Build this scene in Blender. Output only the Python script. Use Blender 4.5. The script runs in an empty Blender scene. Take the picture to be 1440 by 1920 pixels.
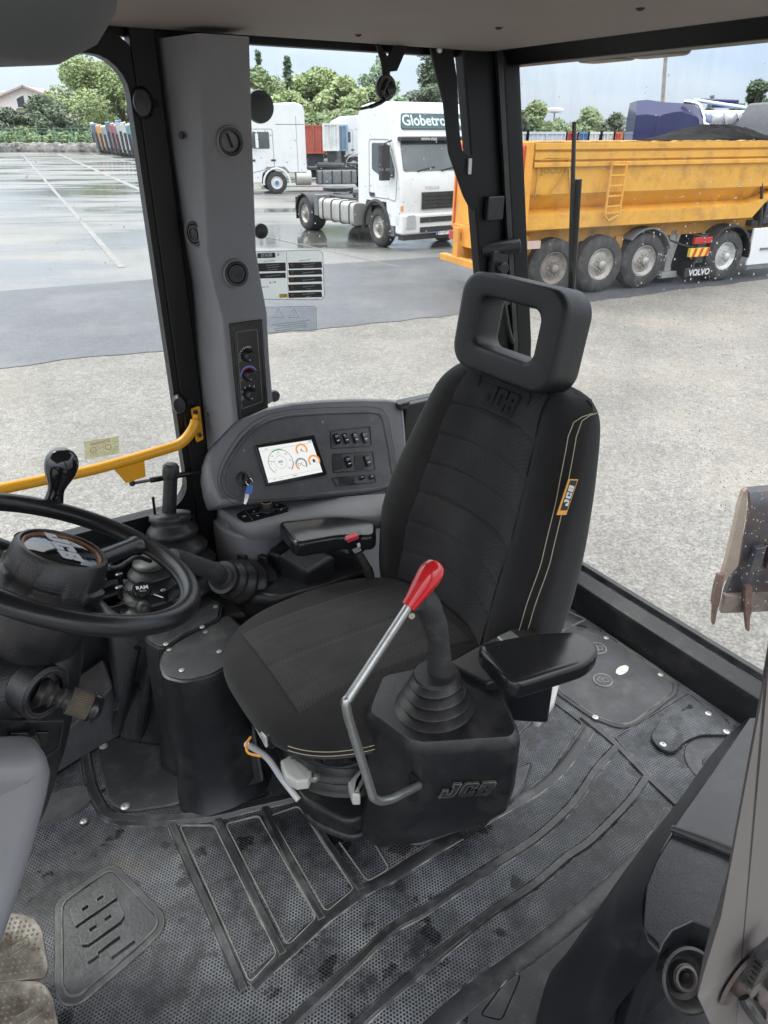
import bpy, bmesh, math, random
from mathutils import Vector, Matrix, Euler
PI = math.pi
random.seed(7)
SC = bpy.context.scene
COL = SC.collection

# ---------------------------------------------------------------- camera
FPX = 1331.0; PITCH = math.radians(28.2); CAMH = 1.5
camd = bpy.data.cameras.new('camera'); cam = bpy.data.objects.new('camera', camd); COL.objects.link(cam)
SC.camera = cam
cam.location = (0, 0, CAMH); cam.rotation_euler = (PI/2 - PITCH, 0, 0)
camd.sensor_fit = 'VERTICAL'; camd.sensor_height = 24.0
camd.lens = 24.0*FPX/1920.0
camd.clip_start = 0.02; camd.clip_end = 3000
camd.dof.use_dof = True; camd.dof.focus_distance = 1.55; camd.dof.aperture_fstop = 14.0
SC.render.resolution_x = 768; SC.render.resolution_y = 1024

# ---------------------------------------------------------------- sky, sun, exposure
SUN_EL = math.radians(52); SUN_AZ = math.radians(-60)    # azimuth from +Y towards +X
w = bpy.data.worlds.new('World'); SC.world = w; w.use_nodes = True
nt = w.node_tree; N = nt.nodes; Lk = nt.links
for n in list(N): N.remove(n)
out = N.new('ShaderNodeOutputWorld'); bg = N.new('ShaderNodeBackground')
sky = N.new('ShaderNodeTexSky'); sky.sky_type = 'NISHITA'; sky.sun_disc = False
sky.sun_elevation = SUN_EL; sky.sun_rotation = SUN_AZ; sky.air_density = 1.0; sky.dust_density = 2.0
tc = N.new('ShaderNodeTexCoord'); mp = N.new('ShaderNodeMapping'); mp.inputs['Scale'].default_value = (1.0, 1.0, 4.5)
mp.inputs['Location'].default_value = (0.35, 0.1, 0.2)
nz = N.new('ShaderNodeTexNoise'); nz.inputs['Scale'].default_value = 1.7; nz.inputs['Detail'].default_value = 7; nz.inputs['Roughness'].default_value = 0.5
rp = N.new('ShaderNodeValToRGB')
rp.color_ramp.elements[0].position = 0.40; rp.color_ramp.elements[0].color = (5.5, 6.9, 9.0, 1)
rp.color_ramp.elements[1].position = 0.58; rp.color_ramp.elements[1].color = (7.9, 8.9, 10.2, 1)
mx = N.new('ShaderNodeMix'); mx.data_type = 'RGBA'; mx.inputs['Factor'].default_value = 0.86
Lk.new(tc.outputs['Generated'], mp.inputs['Vector']); Lk.new(mp.outputs[0], nz.inputs['Vector'])
Lk.new(nz.outputs['Fac'], rp.inputs['Fac'])
Lk.new(sky.outputs[0], mx.inputs['A']); Lk.new(rp.outputs['Color'], mx.inputs['B'])
sx_ = N.new('ShaderNodeSeparateXYZ'); el = N.new('ShaderNodeMapRange'); el.inputs['From Min'].default_value = 0.02; el.inputs['From Max'].default_value = 0.75
el.inputs['To Min'].default_value = 0.68; el.inputs['To Max'].default_value = 2.3
zr = N.new('ShaderNodeMapRange'); zr.inputs['From Min'].default_value = .12; zr.inputs['From Max'].default_value = .5; zr.inputs['To Max'].default_value = .9
zm = N.new('ShaderNodeMix'); zm.data_type = 'RGBA'; zm.inputs['B'].default_value = (9.2, 9.2, 9.35, 1)
Lk.new(sx_n.outputs['Z'] if 0 else zr.outputs[0], zm.inputs['Factor']); Lk.new(mx.outputs['Result'], zm.inputs['A'])
vm = N.new('ShaderNodeVectorMath'); vm.operation = 'SCALE'          # an overcast sky is brighter overhead than at the horizon
Lk.new(tc.outputs['Generated'], sx_.inputs[0]); Lk.new(sx_.outputs['Z'], el.inputs['Value']); Lk.new(sx_.outputs['Z'], zr.inputs['Value']); Lk.new(zm.outputs['Result'], vm.inputs[0]); Lk.new(el.outputs[0], vm.inputs['Scale'])
Lk.new(vm.outputs[0], bg.inputs['Color']); bg.inputs['Strength'].default_value = 0.1
Lk.new(bg.outputs[0], out.inputs['Surface'])
sd = bpy.data.lights.new('sun', 'SUN'); so = bpy.data.objects.new('sun', sd); COL.objects.link(so)
sd.energy = 1.0; sd.angle = math.radians(14); sd.color = (1.0, 0.96, 0.9)
sv = Vector((math.sin(SUN_AZ)*math.cos(SUN_EL), math.cos(SUN_AZ)*math.cos(SUN_EL), math.sin(SUN_EL)))
so.rotation_euler = sv.to_track_quat('Z', 'Y').to_euler(); so.location = (0, 0, 30)
SC.view_settings.view_transform = 'Standard'; SC.view_settings.look = 'None'
SC.view_settings.exposure = 0.64; SC.view_settings.gamma = 1.0
SC.render.engine = 'CYCLES'
SC.cycles.max_bounces = 10; SC.cycles.diffuse_bounces = 5; SC.cycles.transparent_max_bounces = 16

# ---------------------------------------------------------------- frames of reference
AL = math.radians(32.4)
CF = Vector((-math.cos(AL), -math.sin(AL), 0)); CL = Vector((math.sin(AL), -math.cos(AL), 0))
CO = Vector((.49, 2.36, 0))
CAB = Matrix(((CF.x, CL.x, 0, CO.x), (CF.y, CL.y, 0, CO.y), (0, 0, 1, 0), (0, 0, 0, 1)))   # cab floor frame: x forward, y left, z up
CABI = CAB.inverted()
GZ = -1.3                                                                                # yard level below the cab floor
def ray(u, v):
    x = (u-720)/FPX; y = (960-v)/FPX; s, c = math.sin(PITCH), math.cos(PITCH)
    return Vector((x, c+y*s, -s+y*c))
def hit(u, v, F, ax, val):            # the spot on a real plane (axis ax of frame F at val), in F's coordinates
    Fi = F.inverted(); o = Fi @ Vector((0, 0, CAMH)); d = (Fi.to_3x3() @ ray(u, v))
    return o + d*((val-o[ax])/d[ax])
I4 = Matrix.Identity(4)
def PZ(u, v, z): return hit(u, v, CAB, 2, z)
def PY(u, v, y): return hit(u, v, CAB, 1, y)
def PX(u, v, x): return hit(u, v, CAB, 0, x)
def G(u, v, z=GZ): return hit(u, v, I4, 2, z)
def WY(u, v, y): return hit(u, v, I4, 1, y)
def hitF(u, v, F): return hit(u, v, F, 2, 0)

# ---------------------------------------------------------------- materials
MATS = {}
def mat(name, col, rough=0.5, metal=0.0, var=0.0, vscale=8.0, bump=0.0, bscale=200.0, coat=0.0, spec=0.5, emit=None, col2=None, rvar=0.0, dirt=None, dscale=6.0, damt=0.5, sheen=0, wear=None):
    if name in MATS: return MATS[name]
    m = bpy.data.materials.new(name); m.use_nodes = True; t = m.node_tree; b = t.nodes['Principled BSDF']
    b.inputs['Base Color'].default_value = (*col, 1); b.inputs['Roughness'].default_value = rough
    b.inputs['Metallic'].default_value = metal; b.inputs['Specular IOR Level'].default_value = spec
    b.inputs['Coat Weight'].default_value = coat
    if sheen: b.inputs['Sheen Weight'].default_value = sheen
    tcn = t.nodes.new('ShaderNodeTexCoord'); src = None
    if var or col2:
        n = t.nodes.new('ShaderNodeTexNoise'); n.inputs['Scale'].default_value = vscale; n.inputs['Detail'].default_value = 6; n.inputs['Roughness'].default_value = 0.62
        t.links.new(tcn.outputs['Object'], n.inputs['Vector'])
        r = t.nodes.new('ShaderNodeValToRGB'); r.color_ramp.elements[0].position = 0.3; r.color_ramp.elements[1].position = 0.7
        c2 = col2 if col2 else tuple(min(1, c*(1+var)) for c in col); c1 = col if col2 else tuple(c*(1-var) for c in col)
        r.color_ramp.elements[0].color = (*c1, 1); r.color_ramp.elements[1].color = (*c2, 1)
        t.links.new(n.outputs['Fac'], r.inputs['Fac']); t.links.new(r.outputs['Color'], b.inputs['Base Color']); src = r.outputs['Color']
        if rvar:
            mr = t.nodes.new('ShaderNodeMapRange'); mr.inputs['From Min'].default_value = .3; mr.inputs['From Max'].default_value = .7
            mr.inputs['To Min'].default_value = max(.02, rough-rvar); mr.inputs['To Max'].default_value = min(1, rough+rvar)
            t.links.new(n.outputs['Fac'], mr.inputs['Value']); t.links.new(mr.outputs[0], b.inputs['Roughness'])
    if dirt:
        n = t.nodes.new('ShaderNodeTexNoise'); n.inputs['Scale'].default_value = dscale; n.inputs['Detail'].default_value = 9; n.inputs['Roughness'].default_value = 0.72
        t.links.new(tcn.outputs['Object'], n.inputs['Vector'])
        r = t.nodes.new('ShaderNodeValToRGB'); r.color_ramp.elements[0].position = .5; r.color_ramp.elements[1].position = .72
        r.color_ramp.elements[0].color = (0, 0, 0, 1); r.color_ramp.elements[1].color = (damt, damt, damt, 1)
        t.links.new(n.outputs['Fac'], r.inputs['Fac'])
        x = t.nodes.new('ShaderNodeMix'); x.data_type = 'RGBA'; x.inputs['A'].default_value = (*col, 1); x.inputs['B'].default_value = (*dirt, 1)
        if src: t.links.new(src, x.inputs['A'])
        t.links.new(r.outputs['Color'], x.inputs['Factor']); t.links.new(x.outputs['Result'], b.inputs['Base Color'])
    if wear:                            # rubbed, dusty edges
        bv = t.nodes.new('ShaderNodeBevel'); bv.samples = 4; bv.inputs['Radius'].default_value = wear[1]; ge = t.nodes.new('ShaderNodeNewGeometry')
        vd = t.nodes.new('ShaderNodeVectorMath'); vd.operation = 'DOT_PRODUCT'; t.links.new(bv.outputs[0], vd.inputs[0]); t.links.new(ge.outputs['Normal'], vd.inputs[1])
        mr = t.nodes.new('ShaderNodeMapRange'); t.links.new(vd.outputs['Value'], mr.inputs['Value']); mr.inputs['From Min'].default_value = .985; mr.inputs['From Max'].default_value = .88; mr.inputs['To Max'].default_value = wear[2]
        wn = t.nodes.new('ShaderNodeTexNoise'); wn.inputs['Scale'].default_value = 22; wn.inputs['Detail'].default_value = 5; t.links.new(tcn.outputs['Object'], wn.inputs['Vector'])
        wr = t.nodes.new('ShaderNodeMapRange'); t.links.new(wn.outputs['Fac'], wr.inputs['Value']); wr.inputs['From Min'].default_value = .40; wr.inputs['From Max'].default_value = .62
        mm = t.nodes.new('ShaderNodeMath'); mm.operation = 'MULTIPLY'; t.links.new(mr.outputs[0], mm.inputs[0]); t.links.new(wr.outputs[0], mm.inputs[1])
        x2 = t.nodes.new('ShaderNodeMix'); x2.data_type = 'RGBA'; x2.inputs['A'].default_value = (*col, 1); x2.inputs['B'].default_value = (*wear[0], 1)
        if b.inputs['Base Color'].links: t.links.new(b.inputs['Base Color'].links[0].from_socket, x2.inputs['A'])
        t.links.new(mm.outputs[0], x2.inputs['Factor']); t.links.new(x2.outputs['Result'], b.inputs['Base Color'])
    if bump:
        n = t.nodes.new('ShaderNodeTexNoise'); n.inputs['Scale'].default_value = bscale; n.inputs['Detail'].default_value = 3
        t.links.new(tcn.outputs['Object'], n.inputs['Vector'])
        bp = t.nodes.new('ShaderNodeBump'); bp.inputs['Strength'].default_value = bump; bp.inputs['Distance'].default_value = 0.002
        t.links.new(n.outputs['Fac'], bp.inputs['Height']); t.links.new(bp.outputs[0], b.inputs['Normal'])
    if emit: b.inputs['Emission Color'].default_value = (*emit[0], 1); b.inputs['Emission Strength'].default_value = emit[1]
    MATS[name] = m; return m
def glassmat(name, tint=(1, 1, 1), refl=1.0, ior=1.45, dust=0.0):
    if name in MATS: return MATS[name]
    m = bpy.data.materials.new(name); m.use_nodes = True; t = m.node_tree
    for n in list(t.nodes): t.nodes.remove(n)
    o = t.nodes.new('ShaderNodeOutputMaterial'); mxs = t.nodes.new('ShaderNodeMixShader'); tr = t.nodes.new('ShaderNodeBsdfTransparent')
    gl = t.nodes.new('ShaderNodeBsdfGlossy'); fr = t.nodes.new('ShaderNodeFresnel'); mu = t.nodes.new('ShaderNodeMath'); mu.operation = 'MULTIPLY'
    fr.inputs['IOR'].default_value = ior; mu.inputs[1].default_value = refl; tr.inputs['Color'].default_value = (*tint, 1); gl.inputs['Roughness'].default_value = 0.02
    t.links.new(fr.outputs[0], mu.inputs[0]); t.links.new(mu.outputs[0], mxs.inputs[0]); t.links.new(tr.outputs[0], mxs.inputs[1]); t.links.new(gl.outputs[0], mxs.inputs[2])
    if dust:                            # dried streaks and dust on the pane
        df = t.nodes.new('ShaderNodeBsdfDiffuse'); df.inputs['Color'].default_value = (.8, .8, .78, 1); m2 = t.nodes.new('ShaderNodeMixShader'); tcn = t.nodes.new('ShaderNodeTexCoord'); mpn = t.nodes.new('ShaderNodeMapping'); mpn.inputs['Scale'].default_value = (9, 9, 2.2)
        n = t.nodes.new('ShaderNodeTexNoise'); n.inputs['Scale'].default_value = 1.6; n.inputs['Detail'].default_value = 9; n.inputs['Roughness'].default_value = .72; t.links.new(tcn.outputs['Object'], mpn.inputs['Vector']); t.links.new(mpn.outputs[0], n.inputs['Vector'])
        r = t.nodes.new('ShaderNodeMapRange'); t.links.new(n.outputs['Fac'], r.inputs['Value']); r.inputs['From Min'].default_value = .42; r.inputs['From Max'].default_value = .8; r.inputs['To Max'].default_value = dust
        t.links.new(r.outputs[0], m2.inputs[0]); t.links.new(mxs.outputs[0], m2.inputs[1]); t.links.new(df.outputs[0], m2.inputs[2]); t.links.new(m2.outputs[0], o.inputs['Surface'])
    else: t.links.new(mxs.outputs[0], o.inputs['Surface'])
    MATS[name] = m; return m

# ---------------------------------------------------------------- mesh builder
def V(*a): return Vector(a)
def smooth_path(pts, k=6, closed=False):
    P = [Vector(p) for p in pts]; n = len(P); o = []
    rng = range(n) if closed else range(n-1)
    for i in rng:
        p0 = P[(i-1) % n] if (closed or i > 0) else P[0]; p1 = P[i]; p2 = P[(i+1) % n]
        p3 = P[(i+2) % n] if (closed or i+2 < n) else P[-1]
        for j in range(k):
            t = j/k
            o.append(0.5*((2*p1)+(p2-p0)*t+(2*p0-5*p1+4*p2-p3)*t*t+(3*p1-p0-3*p2+p3)*t**3))
    if not closed: o.append(P[-1])
    return o
def rrect(w, h, r, n=5, cx=0, cy=0):
    o = []
    for sx, sy, a0 in ((1, 1, 0), (-1, 1, 90), (-1, -1, 180), (1, -1, 270)):
        for i in range(n+1):
            a = math.radians(a0+90*i/n)
            o.append((cx+sx*(w/2-r)+r*math.cos(a), cy+sy*(h/2-r)+r*math.sin(a)))
    return o
def inset(poly, d):                    # shrink a 2-D polygon by d (positive = inwards for either winding)
    n = len(poly); A = sum(poly[i][0]*poly[(i+1) % n][1]-poly[(i+1) % n][0]*poly[i][1] for i in range(n))
    sg = 1 if A > 0 else -1; o = []
    for i in range(n):
        p0, p1, p2 = Vector(poly[i-1][:2]), Vector(poly[i][:2]), Vector(poly[(i+1) % n][:2])
        e1 = (p1-p0).normalized(); e2 = (p2-p1).normalized()
        n1 = Vector((-e1.y, e1.x))*sg; n2 = Vector((-e2.y, e2.x))*sg; b = n1+n2
        if b.length < 1e-6: b = n1
        b.normalize(); k = max(0.35, b.dot(n1)); o.append(tuple(p1+b*(d/k)))
    return o
def roundpoly(poly, r, n=4):           # round the corners of a 2-D polygon
    m = len(poly); o = []
    for i in range(m):
        p0, p1, p2 = Vector(poly[i-1][:2]), Vector(poly[i][:2]), Vector(poly[(i+1) % m][:2])
        a = (p0-p1); c = (p2-p1); rr = min(r, a.length*.45, c.length*.45)
        s = p1+a.normalized()*rr; e = p1+c.normalized()*rr
        for j in range(n+1):
            t = j/n; o.append(tuple(s*(1-t)**2+p1*2*t*(1-t)+e*t*t))
    return o
def WM(o):                             # world matrix of an object straight from its parents' matrices
    m = o.matrix_basis.copy()
    while o.parent: o = o.parent; m = o.matrix_basis @ m
    return m
class MB:
    def __init__(s): s.v = []; s.f = []
    def _add(s, vs, fs, M=None):
        k = len(s.v)
        for p in vs:
            p = Vector(p); s.v.append(M @ p if M else p)
        for f in fs: s.f.append([k+i for i in f])
        return s
    def box(s, c, d, M=None, rz=0, ry=0, rx=0):
        x, y, z = d[0]/2, d[1]/2, d[2]/2; R = Euler((rx, ry, rz)).to_matrix()
        vs = [Vector(c)+R @ Vector((i, j, k)) for k in (-z, z) for j in (-y, y) for i in (-x, x)]
        return s._add(vs, [(0, 2, 3, 1), (4, 5, 7, 6), (0, 1, 5, 4), (2, 6, 7, 3), (0, 4, 6, 2), (1, 3, 7, 5)], M)
    def bb(s, x0, x1, y0, y1, z0, z1, M=None): return s.box(((x0+x1)/2, (y0+y1)/2, (z0+z1)/2), (abs(x1-x0), abs(y1-y0), abs(z1-z0)), M)
    def loft(s, rings, cap=True, closed=False, M=None):
        n = len(rings[0]); vs = [p for r in rings for p in r]; fs = []
        m = len(rings)
        for i in range(m if closed else m-1):
            for j in range(n):
                a = i*n+j; b = i*n+(j+1) % n; i2 = (i+1) % m
                fs.append((a, b, i2*n+(j+1) % n, i2*n+j))
        if cap and not closed:
            fs.append(tuple(range(n))[::-1]); fs.append(tuple((m-1)*n+j for j in range(n)))
        return s._add(vs, fs, M)
    def tube(s, pts, r, n=12, closed=False, cap=True, M=None, flat=1.0):
        P = [Vector(p) for p in pts]; m = len(P); rings = []
        rad = r if isinstance(r, (list, tuple)) else [r]*m
        up = None
        for i in range(m):
            a = P[(i-1) % m] if (closed or i > 0) else P[i]; b = P[(i+1) % m] if (closed or i+1 < m) else P[i]
            t = (b-a)
            if t.length < 1e-9: t = Vector((0, 0, 1))
            t.normalize()
            if up is None:
                up = Vector((0, 0, 1)) if abs(t.z) < .9 else Vector((1, 0, 0))
            x = up-t*up.dot(t)
            if x.length < 1e-6: x = t.orthogonal()
            x.normalize(); y = t.cross(x); up = x
            rings.append([P[i]+(x*math.cos(2*PI*j/n)*flat+y*math.sin(2*PI*j/n))*rad[i] for j in range(n)])
        return s.loft(rings, cap, closed, M)
    def cyl(s, p0, p1, r0, r1=None, n=24, M=None): return s.tube([p0, p1], [r0, r0 if r1 is None else r1], n, M=M)
    def lathe(s, prof, c=(0, 0, 0), ax=(0, 0, 1), n=32, M=None, sx=1, sy=1, cap=True):
        q = Vector(ax).normalized().to_track_quat('Z', 'Y').to_matrix(); rings = []
        for r, z in prof:
            rings.append([Vector(c)+q @ Vector((sx*max(r, 1e-5)*math.cos(2*PI*j/n), sy*max(r, 1e-5)*math.sin(2*PI*j/n), z)) for j in range(n)])
        return s.loft(rings, cap, False, M)
    def prism(s, poly, z0, z1, M=None, top=0.0, tstep=None):      # poly in XY, from z0 to z1; top = inset of a chamfered top edge
        if top: 
            rings = [[(x, y, z0) for x, y in poly], [(x, y, z1-math.copysign(top, z1-z0)) for x, y in poly], [(x, y, z1) for x, y in inset(poly, top)]]
        else: rings = [[(x, y, z0) for x, y in poly], [(x, y, z1) for x, y in poly]]
        return s.loft(rings, True, False, M)
    def ball(s, c, r, n=16, sc=(1, 1, 1), M=None):
        prof = [(math.sin(PI*i/n), -math.cos(PI*i/n)) for i in range(n+1)]; rings = []
        for a, z in prof: rings.append([Vector(c)+Vector((max(a, 1e-4)*math.cos(2*PI*j/(2*n))*r*sc[0], max(a, 1e-4)*math.sin(2*PI*j/(2*n))*r*sc[1], z*r*sc[2])) for j in range(2*n)])
        return s.loft(rings, True, False, M)
    def ngon(s, pts, M=None): return s._add(pts, [tuple(range(len(pts)))], M)
    def rib(s, pts, w, h, M=None, z=0.0, closed=False):           # raised flat-topped bead on a surface, pts in XY
        P = [Vector((p[0], p[1])) for p in pts]; m = len(P); rings = []
        for i in range(m):
            a = P[i-1] if (closed or i > 0) else P[i]; b = P[(i+1) % m] if (closed or i+1 < m) else P[i]
            t = (b-a).normalized(); nn = Vector((-t.y, t.x))
            rings.append([(P[i].x+nn.x*k*w/2, P[i].y+nn.y*k*w/2, z+hh) for k, hh in ((1, 0), (.55, h), (-.55, h), (-1, 0))])
        return s.loft(rings, True, closed, M)
    def build(s, name, m, parent=None, frame=None, smooth=True, bevel=0, bseg=2, sub=0, angle=35, label=None, tri=False):
        # frame: matrix taking the builder's coordinates to the world
        Wm = frame if frame is not None else (WM(parent) if parent else I4)
        L = WM(parent).inverted() @ Wm if parent else Wm
        me = bpy.data.meshes.new(name); me.from_pydata([L @ p for p in s.v], [], s.f)
        bm = bmesh.new(); bm.from_mesh(me)
        bmesh.ops.remove_doubles(bm, verts=bm.verts, dist=1e-6)
        bmesh.ops.recalc_face_normals(bm, faces=bm.faces)
        if smooth:
            for f in bm.faces: f.smooth = True
            if not sub:
                ca = math.radians(angle)
                for e in bm.edges:
                    if len(e.link_faces) == 2 and e.calc_face_angle(0) > ca: e.smooth = False
        bm.to_mesh(me); bm.free()
        me.materials.append(m)
        o = bpy.data.objects.new(name, me); COL.objects.link(o)
        if parent: o.parent = parent
        if bevel:
            d = o.modifiers.new('bevel', 'BEVEL'); d.width = bevel; d.segments = bseg; d.limit_method = 'ANGLE'; d.angle_limit = math.radians(30); d.harden_normals = True
        if sub:
            d = o.modifiers.new('sub', 'SUBSURF'); d.levels = sub; d.render_levels = sub
        if label: o['label'] = label
        return o
def tag(o, label, cat, group=None, kind=None):
    if label: o['label'] = label
    if cat: o['category'] = cat
    if group: o['group'] = group
    if kind: o['kind'] = kind
    return o
def thing(name, label, cat, frame=None, loc=(0, 0, 0), group=None):
    o = bpy.data.objects.new(name, None); COL.objects.link(o); o.empty_display_size = .1
    o.matrix_world = (frame if frame is not None else I4) @ Matrix.Translation(Vector(loc))
    bpy.context.view_layer.update()
    return tag(o, label, cat, group)
def struct(o): o['kind'] = 'structure'; return o
def copy_tree(o, M, label=None, parent=None):
    c = o.copy(); COL.objects.link(c)
    if parent: c.parent = parent
    else:
        c.matrix_world = M
        if label: c['label'] = label
    for ch in o.children: copy_tree(ch, None, None, c)
    return c
def text(body, size, M, m, parent, name='lettering', ext=0.0008, bold=0.0, shear=0.0, align='CENTER', sx=1.0, space=1.0):
    cu = bpy.data.curves.new(name, 'FONT'); cu.body = body; cu.size = size; cu.extrude = ext; cu.offset = bold*size; cu.shear = shear
    cu.align_x = align; cu.align_y = 'CENTER'; cu.resolution_u = 3; cu.space_character = space
    t = bpy.data.objects.new(name+'_c', cu); COL.objects.link(t); bpy.context.view_layer.update()
    me = bpy.data.meshes.new_from_object(t.evaluated_get(bpy.context.evaluated_depsgraph_get()))
    bpy.data.objects.remove(t); bpy.data.curves.remove(cu)
    L = WM(parent).inverted() @ M if parent else M
    for vv in me.vertices: vv.co = L @ Vector((vv.co.x*sx, vv.co.y, vv.co.z))
    me.materials.clear(); me.materials.append(m); me.name = name
    o = bpy.data.objects.new(name, me); COL.objects.link(o)
    if parent: o.parent = parent
    return o
def frame3(o, x, y):                   # right-handed frame from origin, x direction and rough y direction
    x = Vector(x).normalized(); z = x.cross(Vector(y)).normalized(); y = z.cross(x)
    return Matrix(((x.x, y.x, z.x, o[0]), (x.y, y.y, z.y, o[1]), (x.z, y.z, z.z, o[2]), (0, 0, 0, 1)))
# bold italic block letters built as polygons, one unit tall (used for the maker's mark)
def jcb_polys():
    J = [[(0.30, 1), (0.62, 1), (0.62, .22), (.56, .08), (.44, 0), (0, 0), (0, .55), (.24, .55), (.24, .24), (.38, .24), (.38, .76), (.30, .76)]]
    Cc = [[(1.30, 1), (.84, 1), (.74, .88), (.74, .12), (.84, 0), (1.30, 0), (1.36, .08), (1.36, .40), (1.12, .40), (1.12, .24), (.98, .24), (.98, .76), (1.12, .76), (1.12, .60), (1.36, .60), (1.36, .92)]]
    B = [[(1.46, 0), (1.98, 0), (2.06, .1), (2.06, .42), (2.0, .5), (2.06, .58), (2.06, .9), (1.98, 1), (1.46, 1), (1.46, .76), (1.82, .76), (1.82, .61), (1.70, .61), (1.70, .40), (1.82, .40), (1.82, .24), (1.46, .24)]]
    return J, Cc, B
def jcb(M, h, m, parent, ext=0.001, shear=0.2, frame=None, name='lettering', width=1.0, label=None, z0=0.0):
    b = MB()
    for grp in jcb_polys():
        for p in grp: b.prism([((x-1.03+shear*(y-.5))*h*width, (y-.5)*h) for x, y in p], z0, z0+ext, M=M)
    # upright of the B, butted to the bowls
    b.prism([((x-1.03+shear*(y-.5))*h*width, (y-.5)*h) for x, y in ((1.46, .24), (1.70, .24), (1.70, .76), (1.46, .76))], z0, z0+ext, M=M)
    return b.build(name, m, parent, frame=frame, smooth=False, label=label)
# ================================================================ THE YARD
def ground_mat(name, c1, c2, scale, speck=0.0, speck_scale=60, rough=0.85, wet=None, bump=0.3, stains=None):
    m = bpy.data.materials.new(name); m.use_nodes = True; t = m.node_tree; b = t.nodes['Principled BSDF']; nn = t.nodes.new; lk = t.links.new
    tcn = nn('ShaderNodeTexCoord')
    def noise(sc, det, ro, stretch=None):
        n = nn('ShaderNodeTexNoise'); n.inputs['Scale'].default_value = sc; n.inputs['Detail'].default_value = det; n.inputs['Roughness'].default_value = ro
        if stretch:
            mpn = nn('ShaderNodeMapping'); mpn.inputs['Scale'].default_value = stretch; lk(tcn.outputs['Object'], mpn.inputs['Vector']); lk(mpn.outputs[0], n.inputs['Vector'])
        else: lk(tcn.outputs['Object'], n.inputs['Vector'])
        return n
    def ramp(src, p0, p1, a, c):
        r = nn('ShaderNodeValToRGB'); r.color_ramp.elements[0].position = p0; r.color_ramp.elements[1].position = p1
        r.color_ramp.elements[0].color = (*a, 1); r.color_ramp.elements[1].color = (*c, 1); lk(src, r.inputs['Fac']); return r
    def mixc(fac, a, c, mode='MIX'):
        x = nn('ShaderNodeMix'); x.data_type = 'RGBA'; x.blend_type = mode
        if isinstance(fac, float): x.inputs['Factor'].default_value = fac
        else: lk(fac, x.inputs['Factor'])
        for k, q in (('A', a), ('B', c)):
            if isinstance(q, tuple): x.inputs[k].default_value = (*q, 1)
            else: lk(q, x.inputs[k])
        return x.outputs['Result']
    base = ramp(noise(scale, 8, .65).outputs['Fac'], .3, .7, c1, c2).outputs['Color']
    if speck:
        s1 = ramp(noise(speck_scale, 3, .7).outputs['Fac'], .38, .64, (1-speck,)*3, (1+speck*.6,)*3).outputs['Color']
        base = mixc(1.0, base, s1, 'MULTIPLY')
        s2 = ramp(noise(speck_scale*.28, 4, .7).outputs['Fac'], .35, .68, (1-speck*.55,)*3, (1+speck*.35,)*3).outputs['Color']
        base = mixc(1.0, base, s2, 'MULTIPLY')
    if stains:
        s3 = ramp(noise(stains[0], 6, .6).outputs['Fac'], .5, .68, (0, 0, 0), (stains[1],)*3)
        base = mixc(s3.outputs['Color'], base, stains[2])
    if wet:
        ws = noise(wet[0], 5, .6, wet[1]); wr = ramp(ws.outputs['Fac'], wet[2], wet[3], (0, 0, 0), (1, 1, 1))
        base = mixc(wr.outputs['Color'], base, mixc(1.0, base, (wet[4],)*3, 'MULTIPLY'))
        mr = nn('ShaderNodeMapRange'); lk(wr.outputs['Color'], mr.inputs['Value']); mr.inputs['To Min'].default_value = rough; mr.inputs['To Max'].default_value = wet[5]
        lk(mr.outputs[0], b.inputs['Roughness'])
    else: b.inputs['Roughness'].default_value = rough
    lk(base, b.inputs['Base Color'])
    bp = nn('ShaderNodeBump'); bp.inputs['Strength'].default_value = bump; bp.inputs['Distance'].default_value = 0.01
    lk(noise(speck_scale, 4, .7).outputs['Fac'], bp.inputs['Height']); lk(bp.outputs[0], b.inputs['Normal'])
    return m
concrete = ground_mat('yard concrete', (.185, .176, .160), (.285, .272, .25), .45, .40, 48, .85, bump=.45, wet=(.42, (1, 1.6, 1), .55, .72, .80, .6), stains=(.35, .35, (.30, .265, .21)))
asphalt = ground_mat('damp asphalt', (.085, .09, .098), (.12, .126, .136), .5, .30, 40, .55, stains=(.6, .5, (.17, .17, .17)), wet=(.25, (1, 1, 1), .5, .62, .8, .38), bump=.15)
wetcon = ground_mat('wet concrete', (.165, .163, .156), (.25, .245, .235), .25, .12, 14, .5, wet=(.16, (.55, 1.9, 1), .42, .56, .52, .10), bump=.04, stains=(.12, .4, (.34, .31, .26)))
joint = ground_mat('joint', (.215, .21, .198), (.265, .258, .242), 1, .1, 10, .6, bump=.1)
def sheet(name, pts, z, m):
    b = MB(); b.ngon([(x, y, z) for x, y in pts]); o = b.build(name, m, smooth=False); return struct(o)
sheet('ground', [(-1500, -300), (1500, -300), (1500, 1800), (-1500, 1800)], GZ, concrete)
far = [G(-2200, 640), G(0, 547), G(320, 522), G(480, 505), G(800, 484), G(1000, 474), G(1700, 440)]
yard = [(p.x, p.y) for p in far]+[(320, 135), (-320, 152)]
sheet('wet_yard', yard, GZ+.004, wetcon)
near = [G(-2200, 850), G(-600, 745), G(0, 689), G(330, 656), G(500, 626), G(700, 606), G(870, 590), G(1000, 578), G(1120, 564), G(1300, 540), G(1440, 524), G(2200, 470)]
rnd = random.Random(77); nr = []
for a_, c_ in zip(near, near[1:]):
    k_ = max(1, int((c_-a_).length/.35))
    nr += [a_.lerp(c_, i/k_)+Vector((rnd.uniform(-.04, .04), rnd.uniform(-.07, .07), 0)) for i in range(k_)]
near = nr+[near[-1]]
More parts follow.
